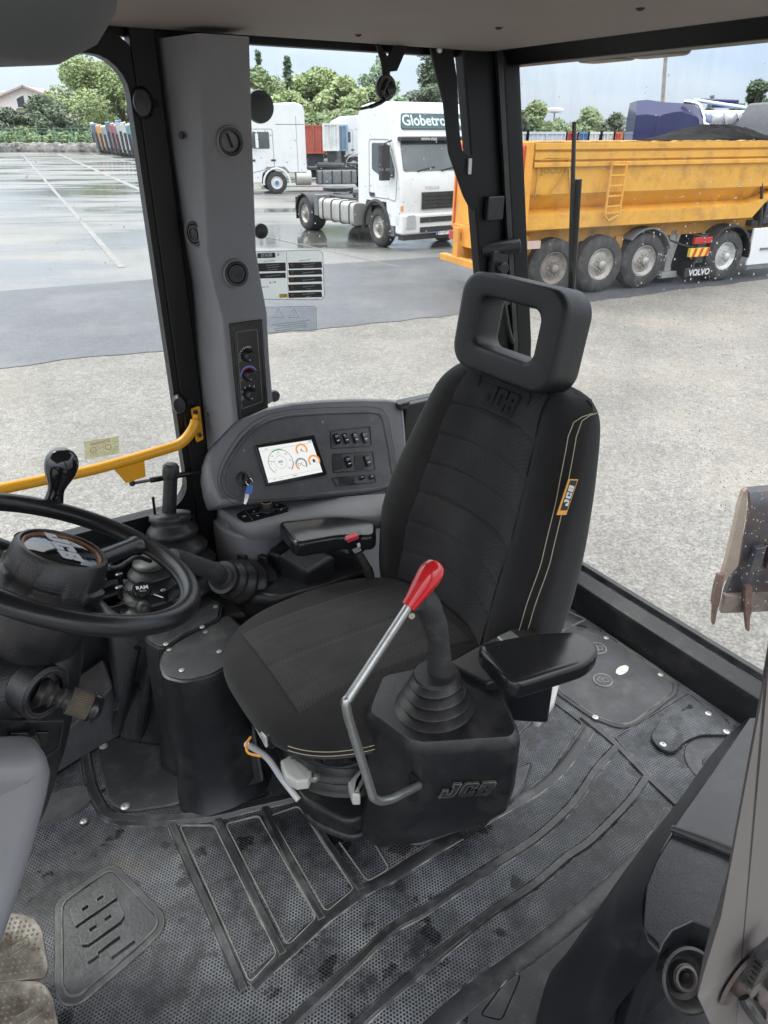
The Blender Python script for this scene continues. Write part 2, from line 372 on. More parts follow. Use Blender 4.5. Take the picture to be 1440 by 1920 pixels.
sheet('road', [(p.x, p.y) for p in near]+[(p.x, p.y) for p in (G(2200, 415), G(1700, 439))]+[(p.x, p.y) for p in [G(1000, 473.5), G(800, 483.5), G(480, 504.5), G(320, 521.5), G(0, 546.5), G(-2200, 639)]], GZ+.008, asphalt)
for a, c_, wd in (((42, 290), (218, 490), .16), ((108, 288), (300, 372), .34), ((170, 288), (300, 316), .4), ((0, 333), (300, 330), .2), ((0, 420), (330, 412), .07), ((478, 402), (760, 402), .07), ((480, 440), (700, 490), .05)):
    p, q = G(*a), G(*c_); d = (q-p).normalized(); n_ = Vector((-d.y, d.x, 0))*wd/2; q = q+d*1
    sheet('yard_joint', [(p+n_)[:2], (p-n_)[:2], (q-n_)[:2], (q+n_)[:2]], GZ+.012, joint)

# ---------------------------------------------------------------- trees
barkm = mat('bark', (.12, .10, .08), .9, var=.3)
def leafm(name, c, c2):
    m = mat(name, c, .6, col2=c2, vscale=.35); b = m.node_tree.nodes['Principled BSDF']
    b.inputs['Subsurface Weight'].default_value = 0.0; b.inputs['Transmission Weight'].default_value = 0.0
    return m
LV = {'bright': leafm('leaves bright', (.19, .26, .10), (.38, .45, .21)), 'mid': leafm('leaves mid', (.15, .21, .09), (.29, .36, .17)),
      'dark': leafm('leaves dark', (.06, .10, .06), (.13, .18, .10)), 'grey': leafm('leaves greyish', (.085, .12, .075), (.18, .22, .14)), 'pale': leafm('leaves pale', (.17, .25, .15), (.30, .40, .24))}
def foliage(blobs, n, size, rnd):      # leaf-sized faces scattered through a set of ellipsoid clumps
    vs, fs = [], []; tot = sum(b[3]*b[4]*b[5] for b in blobs)
    for bx, by, bz, rx, ry, rz in blobs:
        for _ in range(int(n*rx*ry*rz/tot)+12):
            d = Vector((rnd.gauss(0, 1), rnd.gauss(0, 1), rnd.gauss(0, 1))).normalized()*(rnd.random()**.38)
            c = Vector((bx+d.x*rx, by+d.y*ry, bz+d.z*rz)); s_ = size*rnd.uniform(.5, 1.4)
            u = Vector((rnd.gauss(0, 1), rnd.gauss(0, 1), rnd.gauss(0, .6))).normalized(); vv = u.orthogonal().normalized()
            k = len(vs); vs += [c-u*s_, c+vv*s_*.55, c+u*s_, c-vv*s_*.6]; fs.append((k, k+1, k+2, k+3))
    return vs, fs
def tree(x, y, h, r, leaf, label, group, seed, n=2600, kind='round', size=.3, base=0.25, name='tree', cat='tree'):
    rnd = random.Random(seed); t = thing(name, label, cat, loc=(x, y, GZ), group=group); b = MB()
    blobs = []
    if kind == 'round':
        nb = 30
        b.tube([(0, 0, 0), (rnd.uniform(-.1, .1)*r, 0, h*.4), (rnd.uniform(-.1, .1)*r, 0, h*.8)], [h*.022, h*.016, h*.006], 8)
        for i in range(nb):
            q = rnd.random(); zz = h*(base+(1-base)*(.12+.82*q)); rr = r*(.85*math.sin(PI*min(.97, .18+q*.78)))
            a = rnd.uniform(0, 2*PI); px_, py_ = rr*rnd.uniform(.35, .92)*math.cos(a), rr*rnd.uniform(.35, .92)*math.sin(a)
            s_ = r*rnd.uniform(.18, .36); blobs.append((px_, py_, zz, s_, s_, s_*rnd.uniform(.6, .9)))
            b.tube([(0, 0, h*.3), (px_*.5, py_*.5, h*.15+zz*.7), (px_, py_, zz)], [h*.010, h*.007, h*.003], 6)
    elif kind == 'cone':
        b.tube([(0, 0, 0), (0, 0, h*.97)], [h*.02, .03], 8)
        for i in range(16):
            q = i/15; rr = r*(1-q)**.8; 
            for k in range(3):
                a = rnd.uniform(0, 2*PI); blobs.append((rr*.5*math.cos(a), rr*.5*math.sin(a), h*(.12+.86*q), max(.3, rr*.6), max(.3, rr*.6), h*.035))
    elif kind == 'poplar':
        b.tube([(0, 0, 0), (0, 0, h*.9)], [h*.02, .04], 8)
        for i in range(18):
            q = i/17; rr = r*math.sin(PI*(.12+.84*q))**.6; a = rnd.uniform(0, 2*PI)
            blobs.append((rr*.45*math.cos(a), rr*.45*math.sin(a), h*(.14+.86*q), rr*.55, rr*.55, h*.07))
    elif kind == 'bush':
        for i in range(9):
            a = rnd.uniform(0, 2*PI); q = rnd.random(); blobs.append((r*.6*math.cos(a)*q, r*.6*math.sin(a)*q, h*rnd.uniform(.3, .78), r*.45, r*.45, h*.26))
        b.tube([(0, 0, 0), (.1, 0, h*.6)], [.12, .05], 6)
        for k in range(5):
            a = k*1.3; b.tube([(0, 0, .1), (r*.3*math.cos(a), r*.3*math.sin(a), h*.5)], [.07, .03], 5)
    b.build('trunk', barkm, t)
    vs, fs = foliage(blobs, n, size, rnd); f = MB(); f.v = vs; f.f = fs
    me = bpy.data.meshes.new('crown'); me.from_pydata(vs, [], fs); me.materials.append(LV[leaf])
    o = bpy.data.objects.new('crown', me); COL.objects.link(o); o.parent = t
    return t
def at(u, v, dist):                    # standing place at a horizontal distance along a sight line
    p = WY(u, v, dist); return p
def tree_px(u, vtop, dist, rpx, leaf, label, group, seed, **k):
    p = at(u, vtop, dist); h = p.z-GZ; r = rpx*dist/1180.0*1.3; k['n'] = int(k.get('n', 2600)*2.1); k['size'] = k.get('size', .3)*.74
    return tree(p.x, p.y, h, r, leaf, label, group, seed, **k)
gl_ = 'trees behind the left end of the yard'
tree_px(165, 112, 158, 62, 'bright', 'tall loose bright green tree right of the pinkish house', gl_, 3, n=9000, size=.36, base=.12)
tree_px(222, 150, 160, 38, 'bright', 'bright green tree just right of the tallest left tree, half behind it', gl_, 4, n=2600, size=.36, base=.12)
tree_px(262, 122, 150, 24, 'bright', 'thin pale green tree at the right edge of the left window', gl_, 5, n=700, size=.36, base=.3)
tree_px(85, 184, 138, 38, 'grey', 'greyish olive tree in front of the right end of the pinkish house', gl_, 6, n=4200, size=.34, base=.08)
tree_px(14, 206, 136, 32, 'grey', 'greyish low tree under the gable of the pinkish house at the far left', gl_, 7, n=3200, size=.34, base=.05)
tree_px(136, 228, 134, 24, 'dark', 'small dark bush between the olive tree and the bright green tree', gl_, 8, n=2200, size=.3, kind='bush')
tree_px(50, 230, 134, 26, 'mid', 'low green bush below the pinkish house behind the fence', gl_, 9, n=2000, size=.3, kind='bush')
hd = MB(); rnd = random.Random(5)
p0, p1 = G(-60, 283), G(190, 284)
bl = [(p0.x+(p1.x-p0.x)*i/30, p0.y+(p1.y-p0.y)*i/30+1.5, rnd.uniform(.8, 1.8)+GZ, 1.3, 1.1, 1.3) for i in range(31)]
vs, fs = foliage(bl, 5000, .26, rnd); me = bpy.data.meshes.new('hedge'); me.from_pydata(vs, [], fs); me.materials.append(LV['mid'])
o = bpy.data.objects.new('hedge', me); COL.objects.link(o); tag(o, 'long clipped green hedge behind the low rubble wall', 'hedge')
gm_ = 'trees behind the parked white trucks'
mids = [(486, 128, 88, 46, 'mid', 'round', 'leafy green tree directly above the cab of the rearmost white truck at the pillar', 2600), (483, 98, 98, 16, 'dark', 'cone', 'dark conifer tip rising at the left edge of the middle window', 1300),
        (538, 108, 92, 24, 'dark', 'cone', 'dark pointed conifer left of the tall maple behind the trucks', 2200), (596, 116, 84, 44, 'bright', 'round', 'tall loose light green tree above the red container', 3600),
        (640, 150, 80, 42, 'bright', 'round', 'bright rounded tree above the white and blue containers', 3000), (545, 165, 80, 36, 'bright', 'round', 'light green tree just right of the rear white truck roof', 2600),
        (706, 112, 104, 30, 'pale', 'poplar', 'pale narrow poplar left of the hanging window latch', 2200), (690, 160, 84, 34, 'mid', 'round', 'mid green tree left of the roof of the nearest white truck', 2300),
        (800, 88, 108, 28, 'grey', 'poplar', 'tall grey green poplar behind the window stay arm', 2600), (842, 112, 112, 24, 'grey', 'poplar', 'grey green poplar right of the window stay arm', 2000),
        (752, 176, 96, 26, 'pale', 'round', 'low pale tree between the two poplar clumps', 1400), (504, 210, 82, 40, 'mid', 'bush', 'green shrub low behind the rear white truck cab', 1400), (600, 205, 78, 46, 'mid', 'bush', 'green shrub low behind the red container', 2000), (668, 205, 78, 40, 'mid', 'bush', 'green shrub low behind the white truck rear wall', 1500)]
for i, (u, v, d, rp_, lf, kd, lb, n_) in enumerate(mids): tree_px(u, v, d, rp_, lf, lb, gm_, 20+i, n=n_, kind=kd, size=.33, base=.06)
gr_ = 'trees beyond the yellow tipper trailer'
rights = [(972, 200, 92, 18, 'grey', 'round', 'round green tree at the left edge of the rear window', 900), (1003, 198, 95, 34, 'mid', 'round', 'rounded green tree left of the lamp mast', 2200), (1045, 224, 95, 22, 'mid', 'bush', 'low green bush under the lamp mast', 1200),
          (1108, 208, 95, 32, 'mid', 'round', 'rounded green tree above the blue container', 2100), (1155, 212, 95, 20, 'grey', 'round', 'grey green tree just left of the blue truck roof', 1300), (1336, 180, 130, 16, 'grey', 'cone', 'small pointed pine above the white roof at right', 900),
          (1428, 148, 85, 28, 'dark', 'round', 'dark spreading pine at the right edge of the rear window', 2600), (1290, 205, 140, 40, 'grey', 'bush', 'distant low greenery behind the blue truck roof', 900), (1380, 206, 140, 46, 'grey', 'bush', 'distant low greenery below the pointed pine', 900)]
for i, (u, v, d, rp_, lf, kd, lb, n_) in enumerate(rights): tree_px(u, v, d, rp_, lf, lb, gr_, 50+i, n=n_, kind=kd, size=.33, base=.05)

for nm, u0, u1, dd, hh, lf, lb in (('woodland', 440, 900, 112, 5.2, 'mid', 'green wood filling the gap low behind the parked white trucks'), ('distant_woods', 940, 1700, 150, 4.6, 'grey', 'low grey green wood on the skyline beyond the yellow trailer')):
    rnd = random.Random(u0); a, c = at(u0, 240, dd), at(u1, 240, dd); nb_ = int((c.x-a.x)/2.2)
    bl = [(a.x+(c.x-a.x)*i/nb_, dd+rnd.uniform(-2, 2), GZ+hh*rnd.uniform(.3, .8), 2.2, 2, hh*rnd.uniform(.3, .55)) for i in range(nb_)]+[(a.x+(c.x-a.x)*i/nb_, dd, GZ+hh*.25, 2.2, 1.5, hh*.3) for i in range(nb_)]
    vs, fs = foliage(bl, 16000, .3, rnd); me = bpy.data.meshes.new(nm); me.from_pydata(vs, [], fs); me.materials.append(LV[lf]); o = bpy.data.objects.new(nm, me); COL.objects.link(o); tag(o, lb, 'woodland', kind='stuff')
# ---------------------------------------------------------------- house, fence, rubble wall
pink = mat('pinkish render', (.74, .67, .65), .9, var=.05); rooft = mat('roof tiles', (.42, .35, .32), .9, var=.2, vscale=3)
darkglass = mat('dark window', (.05, .06, .07), .15); whitep = mat('white trim', (.75, .74, .72), .6)
Y0 = 185; pa = WY(-40, 240, Y0); pb = WY(100, 240, Y0); ap = WY(45, 163, Y0); ev = WY(0, 180, Y0)
HF = Matrix.Translation((ap.x, Y0, GZ)) @ Matrix.Rotation(math.radians(6), 4, 'Z')
hs = thing('house', 'pinkish gabled house with two dark attic windows behind the left trees', 'house', HF)
hz = ap.z-GZ; hw = 12; ez = hz-4.3
b = MB(); b.prism([(-hw, 0), (hw, 0), (hw, ez), (0, hz), (-hw, ez)], 0, 14, M=Matrix.Rotation(PI/2, 4, 'X') @ Matrix.Scale(-1, 4, (0, 0, 1))); b.build('wall', pink, hs, smooth=False)
rf = MB(); sl = math.atan2(4.3, hw); LL = math.hypot(hw, 4.3)+.9
for s in (-1, 1): rf.box((s*(hw+.55)/2, 6.7, (hz+ez)/2+.05), (LL, 15.6, .35), ry=s*sl)
rf = rf.build('roof', rooft, hs, smooth=False)
for cx in (-6.9, 4.6):
    ch = MB(); ch.bb(cx-.8, cx+.8, 3, 4.4, hz-3.2, hz-.9); ch.bb(cx-1.0, cx+1.0, 2.8, 4.6, hz-.9, hz-.6); ch.build('chimney', whitep, rf, smooth=False)
for s in (-1, 1):
    f = MB(); f.prism([(s*.25, hz-4.1), (s*2.3, hz-4.1), (s*2.3, hz-2.1), (s*.25, hz-1.3)], .02, .2, M=Matrix.Rotation(PI/2, 4, 'X')); f = f.build('window', whitep, hs, smooth=False)
    g_ = MB(); g_.prism([(s*.45, hz-3.95), (s*2.1, hz-3.95), (s*2.1, hz-2.3), (s*.45, hz-1.6)], .2, .24, M=Matrix.Rotation(PI/2, 4, 'X')); g_.build('pane', darkglass, f, smooth=False)
b = MB(); b.bb(9.3, 12.6, 4, 10, 0, hz-2.0); b.bb(9.0, 12.9, 3.6, 10.4, hz-2.0, hz-1.5); b.build('side_tower', whitep, hs, smooth=False)
b = MB(); b.bb(-2.5, 2.5, -.5, -.1, hz-4.6, hz-4.2); b.build('window_box', mat('geraniums', (.25, .12, .08), .8, col2=(.1, .2, .06), vscale=3), hs)
postm = mat('green metal posts', (.13, .30, .24), .6); stone = mat('rubble stone', (.09, .09, .085), .9, col2=(.42, .40, .37), vscale=.9, bump=.5, bscale=6)
fe = thing('wire_fence', 'thin wire fence on green posts above the low rubble wall', 'fence', loc=(p0.x, p0.y, GZ))
wl0, wl1 = G(-80, 284.5), G(242, 286.5)
for i in range(11):
    q = wl0+(wl1-wl0)*(i/10); b = MB(); b.cyl((q.x, q.y, GZ), (q.x, q.y, GZ+3.3), .07, n=8); b.build('post', postm, fe, frame=I4)
b = MB()
for k in range(5):
    z = GZ+1.2+k*.5; b.cyl((wl0.x, wl0.y, z), (wl1.x, wl1.y, z), .018, n=5)
b.build('wire', postm, fe, frame=I4)
b = MB(); rnd = random.Random(11); n_ = 150
for i in range(n_):
    q = wl0+(wl1-wl0)*(i/n_); s = rnd.uniform(.45, .95); c = Vector((q.x, q.y-.6, GZ+s*.45))
    b.ball(c, s*.75, 4, (rnd.uniform(.8, 1.3), .8, rnd.uniform(.7, 1.3)))
    b.ball(c+Vector((rnd.uniform(-.4, .4), .2, .55)), s*.6, 4, (1.2, .8, .8))
rw = b.build('rubble_wall', stone); tag(rw, 'low wall of pale broken rocks along the far left of the yard', 'stone wall')
# row of leaning vehicle cab panels / booms at the end of the yard
pal = [(.55, .55, .55), (.10, .13, .18), (.75, .38, .04), (.35, .38, .42), (.12, .13, .16), (.50, .06, .08), (.16, .2, .3), (.62, .64, .66), (.7, .7, .7), (.10, .35, .36), (.28, .30, .32), (.60, .56, .48), (.30, .32, .33), (.5, .5, .48)]
steel = mat('dark steel', (.06, .06, .065), .6, .3, var=.3, vscale=5)
nms = ['pale grey', 'navy', 'orange', 'mid grey', 'black', 'red', 'blue', 'light grey', 'white', 'turquoise', 'charcoal', 'cream', 'slate', 'stone grey']
for i, c in enumerate(pal):
    u = 180+i*7.8; base = G(u+6, 286+i*1.3); D = base.y; k = D/1180.0; top = WY(u-3, 233-(.5*i if i < 8 else 4-.2*i)+((i*37) % 7)*1.3, D)
    t = thing('crane_boom', f'{nms[i]} folded crane boom in the leaning row at the yard end', 'crane boom', loc=(base.x, base.y, GZ), group='leaning booms stored at the yard end')
    c = tuple(q*.62+.07 for q in c); m = mat('boom '+nms[i], c, .5, var=.15, vscale=2)
    b = MB(); hgt = (top.z-GZ); w_ = (4.4+((i*29) % 5)*.5)*k; ln = .7+((i*17) % 6)*.16
    b.loft([[(-4*k*(.35+q)*ln+dx, dy, hgt*q) for dx, dy in ((-w_*.5, -.4), (w_*.5, -.4), (w_*.5, .5), (-w_*.5, .5))] for q in (.14, .5, .8, 1.0)])
    b.build('boom', m, t, bevel=.08)
    b = MB(); b.box((-1*k, .2, hgt*.12), (w_*.8, 1.4, hgt*.2)); b.cyl((-w_*.5, -.2, .45), (w_*.4, -.2, .45), .42, n=12); b.cyl((-1.8*k, -.6, hgt*.2), (-3.4*k, -.55, hgt*.75), .16, n=8); b.build('foot', steel, t)
    b = MB(); b.ball((-4*k*1.35*ln, 0, hgt*1.03), w_*.55, 6, (1.3, .8, .5)); b.cyl((-7*k*ln, 0, hgt*1.0), (-2*k*ln, 0, hgt*1.05), .14, n=6); b.build('head', mat('boom head %d' % (i % 3), ((.7, .7, .7), (.15, .25, .5), (.6, .45, .4))[i % 3], .5), t)
def pole(u0, v0, v1, dist, r, name, label, cat, m, lean=0):
    p = WY(u0, v1, dist); q = WY(u0+lean, v0, dist); t = thing(name, label, cat, loc=(p.x, p.y, GZ)); b = MB()
    b.tube([(0, 0, 0), (q.x-p.x, 0, q.z-GZ)], [r, r*.75], 10); b.build('pole', m, t); return t, q
wood = mat('weathered timber', (.30, .29, .25), .9, var=.25, vscale=4)
t, q = pole(1253, 40, 200, 60, .17, 'telephone_pole', 'weathered timber telephone pole behind the blue truck', 'pole', wood)
b = MB(); b.box((q.x-t.location.x, 0, q.z-GZ-.6), (1.6, .1, .12)); b.build('crossarm', wood, t)
t, q = pole(246, 172, 240, 105, .12, 'lamp_post', 'thin grey post leaning behind the row of booms', 'post', mat('grey post', (.3, .31, .31), .6), lean=-6)
b = MB(); b.ball((q.x-t.location.x, 0, q.z-GZ+.15), .28, 6); b.build('cap', mat('grey post', (.3, .31, .31), .6), t)
t, q = pole(1040, 206, 240, 110, .12, 'lighting_mast', 'slim floodlight mast above the bushes seen through the rear window', 'lamp mast', mat('grey post', (.3, .31, .31), .6))
b = MB(); b.lathe([(.2, -.4), (1.3, -.2), (1.3, .1), (.3, .3)], c=(q.x-t.location.x, 0, q.z-GZ), n=12); b.build('lamp_head', whitep, t)

# ---------------------------------------------------------------- containers
def container(u0, u1, vtop, dist, col, label, depth=2.4, vb=None, name='shipping_container', rz=0):
    a = WY(u0, vtop, dist); c = WY(u1, vtop, dist); Wd = c.x-a.x; h = a.z-GZ
    t = thing(name, label, 'container', loc=(a.x, dist, GZ), group='containers at the back of the yard')
    z0 = max(0, h-2.6) if vb is None else WY(u0, vb, dist).z-GZ
    m = mat('container %s' % (col,), col, .55, var=.12, vscale=1.5, dirt=(.25, .16, .1), dscale=1.2, damt=.35)
    nx = max(4, int(Wd/.28)); xs = []
    for i in range(nx): 
        x = Wd*i/nx; s = Wd/nx; xs += [(x, 0), (x+s*.3, 0), (x+s*.45, .05), (x+s*.85, .05)]
    b = MB(); b.prism(xs+[(Wd, 0), (Wd, depth), (0, depth)], z0+.1, h-.1); b.build('body', m, t, smooth=False)
    b = MB()
    for x in (0, Wd): b.bb(x-.08, x+.08, -.05, .1, z0, h)
    b.bb(.08, Wd-.08, -.05, .1, z0, z0+.14); b.bb(.08, Wd-.08, -.05, .1, h-.12, h); b.bb(Wd*.5-.03, Wd*.5+.03, -.07, -.02, z0+.14, h-.12)
    b.build('frame', m, t, smooth=False)
    if z0 > .3:
        b = MB(); b.bb(.2, Wd-.2, .3, depth-.3, 0, z0); b.build('plinth', steel, t, smooth=False)
    return t
container(568, 606, 234, 62, (.42, .10, .07), 'rusty red container between the two white trucks', vb=288)
container(606, 633, 231, 58, (.68, .69, .68), 'white container right of the rusty red one', vb=283)
container(633, 650, 234, 60, (.25, .36, .48), 'narrow grey blue container behind the white cab', vb=283)
strip = [(955, 990, (.62, .63, .65), 'white'), (990, 1062, (.58, .62, .68), 'pale grey blue'), (1064, 1084, (.45, .08, .10), 'red'), (1085, 1104, (.10, .22, .42), 'dark blue'), (1105, 1128, (.70, .70, .68), 'white'), (1128, 1152, (.62, .62, .60), 'off white'), (1153, 1166, (.55, .13, .07), 'orange red')]
lb = ['white container roof edge at the left side of the rear window', 'long pale grey blue container left of the wiper blade', 'short red container right behind the wiper blade', 'dark blue container between the red and a white one', 'white container right of the dark blue one', 'off white container left of the orange red one', 'orange red container beside the blue truck']
for (u0, u1, c, nm), l in zip(strip, lb): container(u0, u1, 247, 48, c, l)

# ---------------------------------------------------------------- wheels and trucks
rubber = mat('tyre rubber', (.045, .045, .048), .85, var=.25, vscale=9, dirt=(.2, .18, .15), dscale=5, damt=.5)
rimm = mat('worn steel rim', (.42, .40, .37), .5, .4, var=.3, vscale=9, dirt=(.16, .12, .09), dscale=7, damt=.7)
rimd = mat('dirty steel rim', (.25, .22, .20), .7, .2, var=.3, vscale=8)
whitet = mat('white truck paint', (.74, .75, .75), .35, coat=.3, dirt=(.45, .42, .36), dscale=1.5, damt=.3)
blackp = mat('black plastic trim', (.03, .03, .033), .5, var=.2); greyp = mat('grey truck plastic', (.16, .165, .17), .6, var=.2)
tglass = mat('truck glass', (.07, .09, .10), .08, spec=.7, var=.3, vscale=1.2)
alu = mat('dull aluminium', (.50, .49, .46), .45, .5, var=.2, vscale=4, dirt=(.3, .25, .18), dscale=2, damt=.5)
lampm = mat('lamp lens', (.6, .62, .64), .12, .3); redl = mat('red lens', (.45, .03, .03), .3); orl = mat('orange lens', (.8, .3, .05), .3)
def wheel(parent, x, y, r, w_, side=-1, rim=None, hub=None, name='wheel'):
    # y = outer face of the tyre; side -1: the outer face looks to -y
    e = bpy.data.objects.new(name, None); COL.objects.link(e); e.parent = parent; e.location = (x, y, r); bpy.context.view_layer.update()
    s = -side
    b = MB(); b.lathe([(r*.56, .03*s), (r*.60, .0), (r*.80, -.015*s), (r*.93, .015*s), (r, .06*s), (r, (w_-.06)*s), (r*.9, w_*s), (r*.56, w_*s)], ax=(0, 1, 0), n=36, cap=False); b.build('tyre', rubber, e)
    b = MB(); b.lathe([(r*.57, .03*s), (r*.54, .02*s), (r*.50, .06*s), (r*.42, .085*s), (r*.30, .07*s), (r*.27, .045*s), (r*.16, .04*s), (r*.15, -.03*s), (r*.10, -.05*s), (.001, -.055*s)], ax=(0, 1, 0), n=28, cap=False)
    for k in range(10):
        a = 2*PI*k/10; b.cyl((r*.225*math.cos(a), .05*s, r*.225*math.sin(a)), (r*.225*math.cos(a), .0, r*.225*math.sin(a)), r*.03, n=6)
    b.build('rim', rim or rimm, e)
    return e
def yz(x): return Matrix(((0, 0, 1, x), (1, 0, 0, 0), (0, 1, 0, 0), (0, 0, 0, 1)))     # XY polygon -> YZ plane at x
def xz(y): return Matrix(((1, 0, 0, 0), (0, 0, -1, y), (0, 1, 0, 0), (0, 0, 0, 1)))    # XY polygon -> XZ plane facing -y
def truck(label, F, name='truck', paint=None, H=3.5, sign=None, wheels=(0, -4.4), hood=1.15, back=-.95, cw=2.45, tank=True, wr=.5, plate=None, group=None, glassdark=True):
    paint = paint or whitet
    t = thing(name, label, 'truck', F, group=group)
    zb = 1.05; WB, WT = 1.88, H-.82                        # bottom of the cab, windscreen bottom and top
    prof = [(back, zb), (back, H-.25), (back+.18, H-.05), (back+.5, H), (hood-.85, H), (hood-.58, H-.07), (hood-.44, H-.30), (hood-.30, WT+.06), (hood-.28, WT), (hood+.02, WB), (hood+.07, 1.3), (hood+.05, .62), (.62, .62), (.62, zb-.1), (.5, zb+.12), (-.5, zb+.12), (-.62, zb-.05), (-.62, zb)]
    def sec(y, sh):                                       # side profile, tucked in a little near the sides
        return [(x+(-sh*.9 if x > .6 and z > .6 else (sh*.2 if x < -.5 else 0)), y, z-(sh*.6 if z > H-.5 else 0)) for x, z in prof]
    b = MB(); b.loft([sec(0, .10), sec(.05, .04), sec(.22, 0), sec(cw-.22, 0), sec(cw-.05, .04), sec(cw, .10)]); b.build('cab_body', paint, t, angle=28)
    fx = lambda z: hood+(.05 if z < 1.7 else .05-(z-1.62)/(H-1.02-1.62)*.07)
    # windscreen and the dark band above it
    SLn = math.hypot(.30, WT-WB); b = MB(); b.prism(roundpoly([(.10, .03), (cw-.10, .03), (cw-.16, SLn-.03), (.16, SLn-.03)], .1), -.02, .02, M=frame3((hood+.02, 0, WB), (0, 1, 0), (-.30, 0, WT-WB))); ws = b.build('windscreen', tglass, t, smooth=False)
    b = MB()
    for k in (.5, 1.25): b.tube([(hood+.03, k, WB+.03), (hood+.0, k+.55, WB+.12)], .02, 6)
    b.build('wiper', blackp, ws)
    b = MB(); b.bb(hood-.32, hood-.10, .1, cw-.1, WT-.06, WT+.05); b.build('sun_visor', mat('smoked visor', (.04, .045, .05), .25), t, bevel=.03)
    b = MB(); b.prism(roundpoly([(.42, H-.72), (cw-.42, H-.72), (cw-.5, H-.30), (.5, H-.30)], .09), 0, .05, M=frame3((hood-.115, 0, 0), (0, 1, 0), (-.36, 0, 1)) @ Matrix.Translation((0, 0, 0))) if False else None
    # grille, bumper, lamps
    b = MB(); b.bb(hood+.06, hood+.11, .62, cw-.62, 1.02, 1.42)
    for k in range(4): b.bb(hood+.11, hood+.13, .64, cw-.64, 1.06+k*.09, 1.10+k*.09)
    b.build('grille', blackp, t, smooth=False)
    b = MB(); b.bb(hood-.25, hood+.12, .0, cw, .42, .92); b.build('bumper', paint, t, bevel=.06)
    b = MB()
    for z in (.76, .52): b.bb(hood+.12, hood+.14, .55, cw-.55, z-.06, z+.07)
    b.bb(hood-.2, hood+.06, .08, cw-.08, .28, .42); b.build('bumper_intake', blackp, t, smooth=False)
    for y0 in (.1, cw-.42):
        b = MB(); b.prism(roundpoly([(y0, .58), (y0+.32, .58), (y0+.28, .9), (y0+.04, .9)], .05), 0, .03, M=yz(hood+.12)); b.build('headlight', lampm, t, smooth=False)
    b = MB(); b.bb(hood-.02, hood+.06, .02, .06, 1.0, 1.12); b.build('indicator', orl, t)
    # door outline, side window, handle
    b = MB(); dl = roundpoly([(-.35, zb+.2), (-.35, WT-.02), (.62, WT-.02), (hood-.14, WB+.02), (hood-.2, 1.2), (.62, zb+.2)], .1)
    pts = [(x, z) for x, z in dl]; b.rib([(x, z) for x, z in pts], .02, .006, M=xz(-.001) @ Matrix.Identity(4), closed=True); b.build('door_seam', greyp, t, smooth=False)
    b = MB(); b.prism(roundpoly([(-.2, WB+.04), (-.2, WT-.10), (.55, WT-.10), (.90, WB+.08), (.88, WB-.12), (.3, WB-.12)], .07), 0, .012, M=xz(0)); b.build('side_window', tglass, t, smooth=False)
    b = MB(); b.bb(-.3, -.08, -.03, .0, 1.28, 1.36); b.build('door_handle', blackp, t)
    for y0 in (-.34, cw+.1):
        b = MB(); b.bb(.66, .82, y0, y0+.24, 1.98, 2.50); b.bb(.68, .82, y0, y0+.24, 1.70, 1.92); b.tube([(.9, y0+.3 if y0 < 0 else y0, 1.8), (.76, y0+.12, 1.76), (.76, y0+.12, 2.54), (.8, y0+.3 if y0 < 0 else y0, 2.6)], .022, 6); b.build('mirror', blackp, t, bevel=.02)
    # arch, steps
    b = MB(); arc = [(-.0+.66*math.cos(a), .5+.66*math.sin(a)) for a in [math.radians(k) for k in range(-8, 189, 14)]]
    b.tube([(x, .0, z) for x, z in arc], .055, 8); b.build('wheel_arch', blackp, t)
    b = MB(); b.bb(.6, hood-.3, .0, .3, .35, .62); b.bb(.62, hood-.35, -.04, .0, .44, .5); b.build('step', greyp, t, bevel=.02)
    # chassis
    xr = wheels[-1]-.9; b = MB()
    for y0 in (.75, cw-.85): b.bb(xr, hood-.3, y0, y0+.1, .72, 1.0)
    for k in range(6): b.bb(xr+k*.9, xr+k*.9+.12, .85, cw-.85, .74, .96)
    b.bb(-3.9, -1.15, .55, cw-.55, .98, 1.06); b.cyl((-1.5, .8, 1.2), (-2.6, .9, 1.15), .13, n=10); b.box((-1.25, 1.2, 1.35), (.25, 1.4, .7)); b.lathe([(.05, .0), (.48, .0), (.5, .1), (.1, .14)], c=(wheels[-1]+.1, cw/2, 1.12), n=20)
    b.build('chassis', steel, t)
    if tank:
        b = MB(); x0, x1 = -3.35, -1.25
        b.prism(roundpoly([(-.0, .42), (.62, .42), (.62, 1.02), (0.0, 1.02)], .14, 5), x0, x1, M=yz(0)); tk = b.build('fuel_tank', alu, t, bevel=.02)
        b = MB()
        for k in range(4):
            x = x0+.25+k*.53; b.prism(roundpoly([(-.015, .40), (.635, .40), (.635, 1.04), (-.015, 1.04)], .15, 5), x, x+.05, M=yz(0))
        b.build('strap', steel, tk)
        b = MB(); b.bb(-3.75, -3.5, .05, .5, .5, 1.1); b.build('battery_box', greyp, t, bevel=.02)
    for i, x in enumerate(wheels):
        for y, s in ((.04, -1), (cw-.04, 1)): wheel(t, x, y, wr, .32 if i == 0 else .55, s, rimm)
        if i > 0:
            for y0 in (.0, cw-.6):
                b = MB(); aa = [math.radians(k) for k in range(10, 171, 16)]
                b.loft([[(x+(wr+q)*math.cos(a), y, wr+(wr+q)*math.sin(a)) for q, y in ((.06, y0), (.10, y0), (.10, y0+.6), (.06, y0+.6))] for a in aa]); b.build('mudguard', blackp, t)
            b = MB(); b.bb(x-wr-.14, x-wr-.11, .05, .55, .3, .95); b.build('mudflap', blackp, t, smooth=False)
